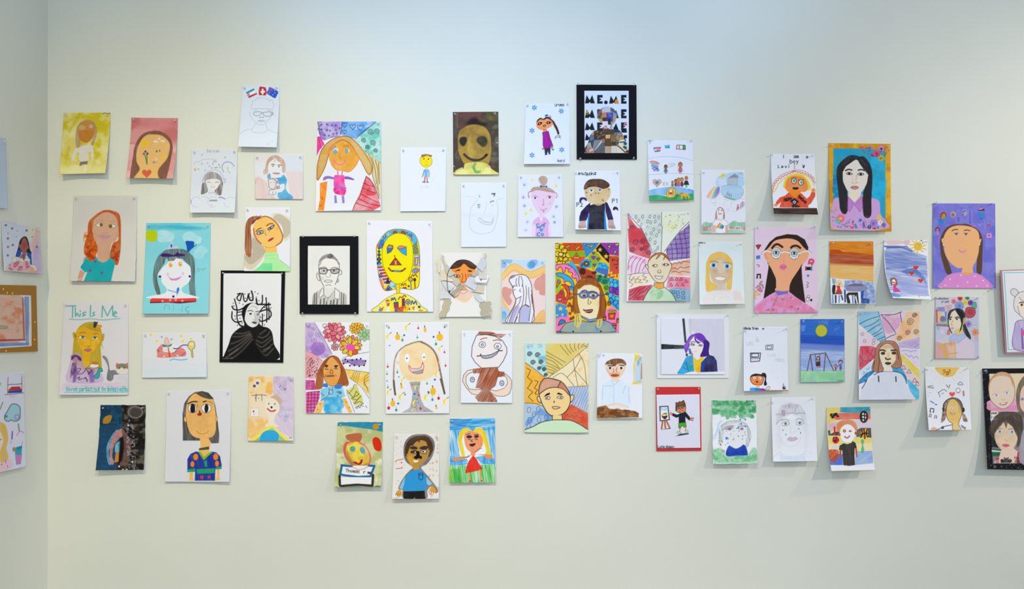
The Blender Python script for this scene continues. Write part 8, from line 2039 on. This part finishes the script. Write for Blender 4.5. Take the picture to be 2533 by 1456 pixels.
B('d88850', '290 440 300 330 370 285 460 275 540 300 585 380 570 440 520 380 430 345 360 400 340 450', t='w.2'); B('e8ecf2', '340 470 350 400 420 345 500 360 555 440 545 530 500 590 440 605 380 580 350 530'); E('c8602c', 400, 438, 24, 24); E('c8602c', 484, 441, 22, 14); L('c85030', '405 520 440 540 475 512', 3.4); ES('b8582c', '328 490 565 470', 18, ry=24); ES('e0a888', '400 438', 9)
P('353331', '320 710 330 650 390 615 440 630 500 610 520 585 560 610 580 680 548 690 545 800 555 930 470 942 385 932 370 720', t='c.1@80'); P('b84c24', '330 715 358 715 350 845 330 845'); P('b84c24', '553 690 580 685 590 820 575 820'); B('48b070', '640 570 660 555 685 590 670 640 685 700 675 750 645 755 640 710 655 650 640 600', t='w.2')
# sun corner sheet with headphone kid
F(2260, 890, 5.022)
sheet('drawn_portrait', 'drawing of a curly-haired head with headphones under a half sun, music notes and heart', '140 90 685 92 718 868 188 872', 'dfe3ea', 'drawing', pins='2292,914 2394,910', lift=(0.038, 0.034), ease=1.6)
B('e4b850', '280 90 300 150 360 200 430 212 500 190 540 130 550 88', t='w.2'); L('e8d898', '300 190 260 240|330 215 320 290|370 230 370 280|480 215 520 270|520 190 600 240|560 150 640 190|560 120 640 130|270 150 210 130', 1.5, .8); L('6c4c28', '365 140 380 120 390 150 365 170|440 120 455 130 440 160|400 150 430 145 430 180 400 180|415 150 415 180', 1.8, .8)
HEART('e05c54', 478, 425, 38); L('3c3c44', '405 310 430 340|450 310 438 340', 1.6); ES('d8b838', '434 347', 11); E('e8e8e8', 552, 378, 26, 30, o='5c5c64', w=1.2); ES('c83c3c', '556 402', 7); L('c86060', '618 390 622 440', 4.5, .8); L('4c4c54', '550 300 580 272 612 305 555 308|175 340 250 345|180 325 240 320|305 400 330 460|310 405 370 365 410 390|350 420 370 410', 1.5, .8); L('5464b8', '210 510 250 535|265 550 290 555', 2.6); L('a8acb4', '170 410 220 405|175 430 185 460', 1.2, .6); ES('5c5c64', '180 340 200 330 220 345 240 350', 5)
L('34343c', '205 645 210 600 250 605 248 645', 2.2, sm=0); ES('34343c', '208 645 243 645', 8); L('50505a', '195 700 200 670 220 675 215 705|262 720 265 690 288 695 285 720', 1.6, sm=0); ES('50505a', '192 702 212 706 260 720 282 720', 6)
B('7c5c48', '360 620 370 540 420 490 480 475 560 490 600 540 610 640 650 700 670 760 620 760 600 680 560 640 540 520 460 490 420 540 410 640 390 740 340 780 350 700', t='b.45'); B('dcb45c', '405 680 410 580 440 510 480 480 530 500 580 570 600 660 570 750 560 800 590 868 490 868 480 790 440 760', t='w.25', o='4c4440', w=1.2); L('34343c', '375 620 370 560 410 500 480 470 560 490 605 560 605 640', 2.2); B('34343c', '355 600 370 590 382 630 365 640'); B('34343c', '605 600 625 590 635 630 612 650'); ES('e8eaec', '468 598 525 595', 18, ry=14); ES('5c7088', '468 598 525 595', 8); B('e4c8c0', '450 655 480 662 520 660 490 680', o='a06850', w=1.2); B('e0a890', '215 855 245 830 290 850 285 870 220 870'); L('5c5c60', '290 868 350 840 400 820 475 805|590 810 650 845|600 830 640 860', 2.2); B('48484c', '345 830 370 822 375 850 350 855')
# black framed collage at right edge
s = sheet('collage_picture', 'collage of drawn baby and teenage faces on splattered black card, cut by the right edge', '852 106 1640 100 1650 1370 915 1355', '16161a', 'picture', pins='2434,917', lift=(0.03, 0.03), ease=1.0, h0=0.004)
SCAT('5c6470 8c94a0', '855 110 940 110 960 1340 920 1340', 40, 5, .7, 4); SCAT('5c6470 a8b0bc', '930 1290 1400 1290 1400 1350 930 1350', 30, 5, .7, 5); ES('8c9cb0', '905 140 1010 1320', 16, .5); P('ddd0ac', '940 170 1390 165 1395 640 960 640')
P('8c8c90', '950 640 1380 640 1400 1280 985 1285', t='w.2'); P('1c6440', '970 1100 1110 1110 1100 1190 975 1195', t='c.2@0'); P('c8ccc0', '970 1115 1100 1130 1100 1145 972 1140'); P('222426', '965 900 1060 950 1080 1090 970 1080', t='b.3'); P('e4e0dc', '955 640 1050 640 1055 740 955 750'); T('year', 958, 670, 26, '3c3c3c', 1.3, .85); T('2 sil', 960, 722, 28, '4c4c4c', 1.3, .75)
B('e0a0c0', '910 560 950 500 1250 480 1290 520 1288 630 950 625', t='w.15'); P('dc90b8', '940 600 1288 560 1288 630 955 628'); B('e0ccb8', '935 400 940 280 1000 190 1080 150 1170 165 1230 240 1255 350 1250 470 1200 560 1120 605 1040 580 960 500', o='6c5c50', w=1.2); B('c49060', '930 380 940 260 1010 175 1080 145 1180 165 1240 250 1252 340 1220 300 1190 220 1100 195 1010 215 960 270', t='c.3@60', a=.8); L('b09c88', '985 430 1030 415|1120 400 1180 380', 2, .6); ES('e8e8e8', '1032 440 1158 412', 24, ry=16); ES('4c94c8', '1030 438 1158 410', 13); B('a85c68', '1062 540 1110 535 1165 522 1140 555 1090 560'); P('ece4e0', '1075 542 1150 530 1140 545 1090 552'); L('c0a898', '1090 480 1110 500 1140 488', 1.6, .7)
B('4a4038', '940 900 960 780 1060 660 1200 640 1330 680 1360 820 1330 1020 1280 1080 1290 900 1190 760 1090 770 1010 900 990 960', t='c.35@75'); B('e0c8a8', '1005 930 1040 850 1100 770 1190 790 1280 880 1290 980 1250 1080 1180 1140 1090 1110 1030 1040', t='w.12'); P('e0c4b4', '1090 1110 1240 1090 1320 1160 1300 1280 1000 1280 1060 1210'); P('4a4038', '960 900 1080 720 1200 690 1320 780 1300 980 1230 830 1170 780 1150 850 1120 770 1060 840 1000 920', t='c.35@75'); L('8c6c50', '1030 860 1090 850|1180 860 1240 850', 2.2, .7); ES('dce0e4', '1070 888 1222 892', 30, ry=17); ES('4888b8', '1070 888 1222 892', 16); B('c8607c', '1095 1058 1140 1040 1195 1058 1150 1082'); L('c4a488', '1130 980 1150 1005 1170 990', 1.6, .7); P('b83438', '1020 1280 1030 1210 1062 1215 1060 1280'); P('b83438', '1290 1150 1330 1120 1320 1280 1280 1280'); P('ccc4b8', '1000 1250 1090 1225 1240 1225 1240 1275 1000 1280', a=.5); T('millie', 1088, 1270, 48, '22201f', 2.8, .72); T('time', 1250, 1230, 30, '3c3c3c', 1.3, .8); T('shine', 1255, 1270, 30, '3c3c3c', 1.3, .8)
B('6c5c4c', '1270 450 1300 300 1371 200 1450 180 1640 200 1640 760 1380 720 1300 640', t='c.3@80'); B('dcc4b4', '1320 480 1340 360 1420 290 1560 320 1600 460 1520 640 1400 660 1330 590'); ES('6c80b4', '1350 485 1480 480', 18); B('a8a4b0', '1330 1000 1371 860 1500 800 1640 840 1640 1280 1330 1280', t='c.5@60')


# ------------------------------------------------------------------ sheets to geometry
def place(X, Y, H, side):
    """points seen at photograph px X, Y and standing H metres off the wall"""
    if side == 'B':
        k = (D - H) / FPX
        return np.stack([(X - PW / 2) * k, -H, ZC - (Y - PH / 2) * k], -1)
    x = XL + H
    d = x * FPX / (X - PW / 2)
    return np.stack([x + 0 * d, d - D, ZC - (Y - PH / 2) * d / FPX], -1)


def pin_mesh():
    prof = [(0.0, 0.0112), (0.0030, 0.0112), (0.0036, 0.0104), (0.0034, 0.0094), (0.0021, 0.0080), (0.0018, 0.0050),
            (0.0024, 0.0030), (0.0041, 0.0020), (0.0043, 0.0008), (0.0040, 0.0)]
    n = 12
    v, f = [(0, -prof[0][1], 0)], []
    for r, y in prof[1:]:
        for i in range(n):
            a = 2 * math.pi * i / n
            v.append((r * math.cos(a), -y, r * math.sin(a)))
    for i in range(n):
        f.append((0, 1 + i, 1 + (i + 1) % n))
    for k in range(len(prof) - 2):
        for i in range(n):
            a, b = 1 + k * n + i, 1 + k * n + (i + 1) % n
            f.append((a, a + n, b + n, b))
    me = bpy.data.meshes.new('push_pin')
    me.from_pydata(v, [], f)
    me.materials.append(M_PIN)
    me.polygons.foreach_set('use_smooth', [True] * len(me.polygons))
    return me


CARD = {'black': M_BLACK, 'gold': plain('gold_card', alb('9a6a10'), 0.5, 0.3, 120), 'white': plain('white_card', (0.80, 0.80, 0.80), 0.8), 'pink': plain('pink_card', alb('b48084'), 0.7), 'red': plain('red_card', alb('c22c30'), 0.7, 0.1)}
PIN = pin_mesh()
_v, _f = [], []
for _r, _x in ((0.0010, 0.0006), (0.0034, 0.0012), (0.0042, 0.0002)):       # a ring-shaped sequin lying on the left wall's frame
    _v += [(_x, _r * math.cos(_a * math.pi / 6), _r * math.sin(_a * math.pi / 6)) for _a in range(12)]
for _k in (0, 12):
    _f += [(_k + _i, _k + 12 + _i, _k + 12 + (_i + 1) % 12, _k + (_i + 1) % 12) for _i in range(12)]
SEQUIN = bpy.data.meshes.new('sequin')
SEQUIN.from_pydata(_v, [], _f)
SEQUIN.materials.append(plain('gold_sequin', (0.95, 0.66, 0.03), 0.25))
_rn = random.Random(4)


def put_pin(root, px, py, h, side):
    p = place(np.array(px), np.array(py), np.array(h), side)
    o = bpy.data.objects.new('push_pin', PIN)
    scene.collection.objects.link(o)
    o.parent = root
    o.location = p - np.array(root.location)
    o.rotation_euler = (_rn.uniform(-0.45, 0.1), 0, (math.pi / 2 if side == 'L' else 0) + _rn.uniform(-0.35, 0.35))
    return o


def slab(name, quad, h, thick, m, root, side, hole=None):
    """a card with real thickness; quad (and the hole's quad) in photograph px, h = height of its face off the wall"""
    lo, hi = h - thick, h
    v, f = [], []
    rings = [quad] if hole is None else [quad, hole]
    for z in (hi, lo):
        for r in rings:
            for x, y in r:
                # both faces share the outline of the front face
                p = place(np.array(x), np.array(y), np.array(hi), side)
                p = p + np.array([0, hi - z, 0]) if side == 'B' else p - np.array([hi - z, 0, 0])
                v.append(p - np.array(root.location))
    if hole is None:
        f = [(3, 2, 1, 0), (4, 5, 6, 7)] + [(i, (i + 1) % 4, 4 + (i + 1) % 4, 4 + i) for i in range(4)]
    else:
        for i in range(4):
            j = (i + 1) % 4
            f += [(i, 4 + i, 4 + j, j), (8 + i, 8 + j, 12 + j, 12 + i), (i, j, 8 + j, 8 + i), (4 + i, 12 + i, 12 + j, 4 + j)]
    return obj_from(name, v, f, m, root)


def sheet_mesh(s, origin):
    X, Y, H, nu, nv = s['X'], s['Y'], s['H'], s['nu'], s['nv']
    V = place(X, Y, H, s['side'])
    off = np.array([0, 0.0004, 0]) if s['side'] == 'B' else np.array([-0.0004, 0, 0])
    V = V - origin
    W, N = nu + 1, (nu + 1) * (nv + 1)
    idx = np.arange(N).reshape(nv + 1, nu + 1)
    q = np.stack([idx[1:, :-1], idx[1:, 1:], idx[:-1, 1:], idx[:-1, :-1]], -1).reshape(-1, 4)
    # back: every 8th row and column, and a rim round the edge
    ri = np.unique(np.r_[0:nv + 1:8, nv])
    ci = np.unique(np.r_[0:nu + 1:8, nu])
    bk = V[np.ix_(ri, ci)].reshape(-1, 3) + off
    bidx = N + np.arange(len(bk)).reshape(len(ri), len(ci))
    qb = np.stack([bidx[:-1, :-1], bidx[:-1, 1:], bidx[1:, 1:], bidx[1:, :-1]], -1).reshape(-1, 4)
    loop = np.concatenate([idx[0, :-1], idx[:-1, -1], idx[-1, :0:-1], idx[:0:-1, 0]])
    rim = V.reshape(-1, 3)[loop] + off
    r0 = N + len(bk)
    k = np.arange(len(loop))
    k2 = (k + 1) % len(loop)
    qr = np.stack([loop[k], loop[k2], r0 + k2, r0 + k], -1)
    verts = np.concatenate([V.reshape(-1, 3), bk, rim]).astype(np.float32)
    quads = np.concatenate([q, qb, qr]).astype(np.int32)
    me = bpy.data.meshes.new('sheet')
    me.vertices.add(len(verts))
    me.vertices.foreach_set('co', verts.ravel())
    me.loops.add(quads.size)
    me.loops.foreach_set('vertex_index', quads.ravel())
    me.polygons.add(len(quads))
    me.polygons.foreach_set('loop_start', np.arange(0, quads.size, 4, dtype=np.int32))
    me.polygons.foreach_set('loop_total', np.full(len(quads), 4, np.int32))
    mi = np.zeros(len(quads), np.int32)
    mi[len(q):] = 1
    me.polygons.foreach_set('material_index', mi)
    me.polygons.foreach_set('use_smooth', np.ones(len(quads), bool))
    me.materials.append(M_ART)
    me.materials.append(M_BACK)
    at = me.color_attributes.new('art', 'FLOAT_COLOR', 'POINT')
    col = np.ones((len(verts), 4), np.float32) * 0.75
    col[:N, :3] = np.clip(s['C'].reshape(-1, 3), 0, 1) ** 2.2
    at.data.foreach_set('color', col.ravel())
    me.update()
    me.validate()
    return me


def inset(c, m):
    n = c.mean(0)
    return [tuple(p + np.sign(n - p) * m) for p in c]


for s in SHEETS:
    side = s['side']
    c = s['c']
    out = s['base']['outer'] if s['base'] else c
    foot = place(np.array((out[2][0] + out[3][0]) / 2), np.array((out[2][1] + out[3][1]) / 2), np.array(0.0), side)
    root = bpy.data.objects.new(s['kind'], None)
    scene.collection.objects.link(root)
    root.empty_display_size = 0.05
    root.location = foot
    root['label'] = s['label']
    root['category'] = s['cat']
    if s['group']:
        root['group'] = s['group']
    if s['base']:
        b = s['base']
        b['mat'] = CARD[b['mat']]
        slab(b['name'], [tuple(p) for p in b['outer']], b['h'], b['thick'], b['mat'], root, side,
             [tuple(p) for p in b['hole']] if 'hole' in b else None)
    o = bpy.data.objects.new(s.get('part', 'sheet'), sheet_mesh(s, np.array(root.location)))
    scene.collection.objects.link(o)
    o.parent = root
    for e in s['extra']:
        m = sheet_mesh(e, np.array(root.location))
        x = bpy.data.objects.new(e['kind'], m)
        scene.collection.objects.link(x)
        x.parent = root
    for x, y in s.get('sequins', ()):
        p = place(np.array(x), np.array(y), np.array(s['base']['h']), side) - np.array(root.location)
        q = bpy.data.objects.new('sequin', SEQUIN)
        scene.collection.objects.link(q)
        q.parent = root
        q.location = p
    ins = inset(np.array(out), s.get('pin_in', 7))
    hp = (s['base']['h'] if s['base'] else 0.003)
    for q in s['pins'].split():
        if ',' in q:
            a, b = q.split(',')
            put_pin(root, float(a), float(b), hp, side)
        else:
            x, y = ins[('tl', 'tr', 'br', 'bl').index(q)]
            iy, ix = (0 if q[0] == 't' else -1), (0 if q[1] == 'l' else -1)
            put_pin(root, x, y, max(hp, float(s['H'][iy, ix]) * 0.8 + 0.0004), side)
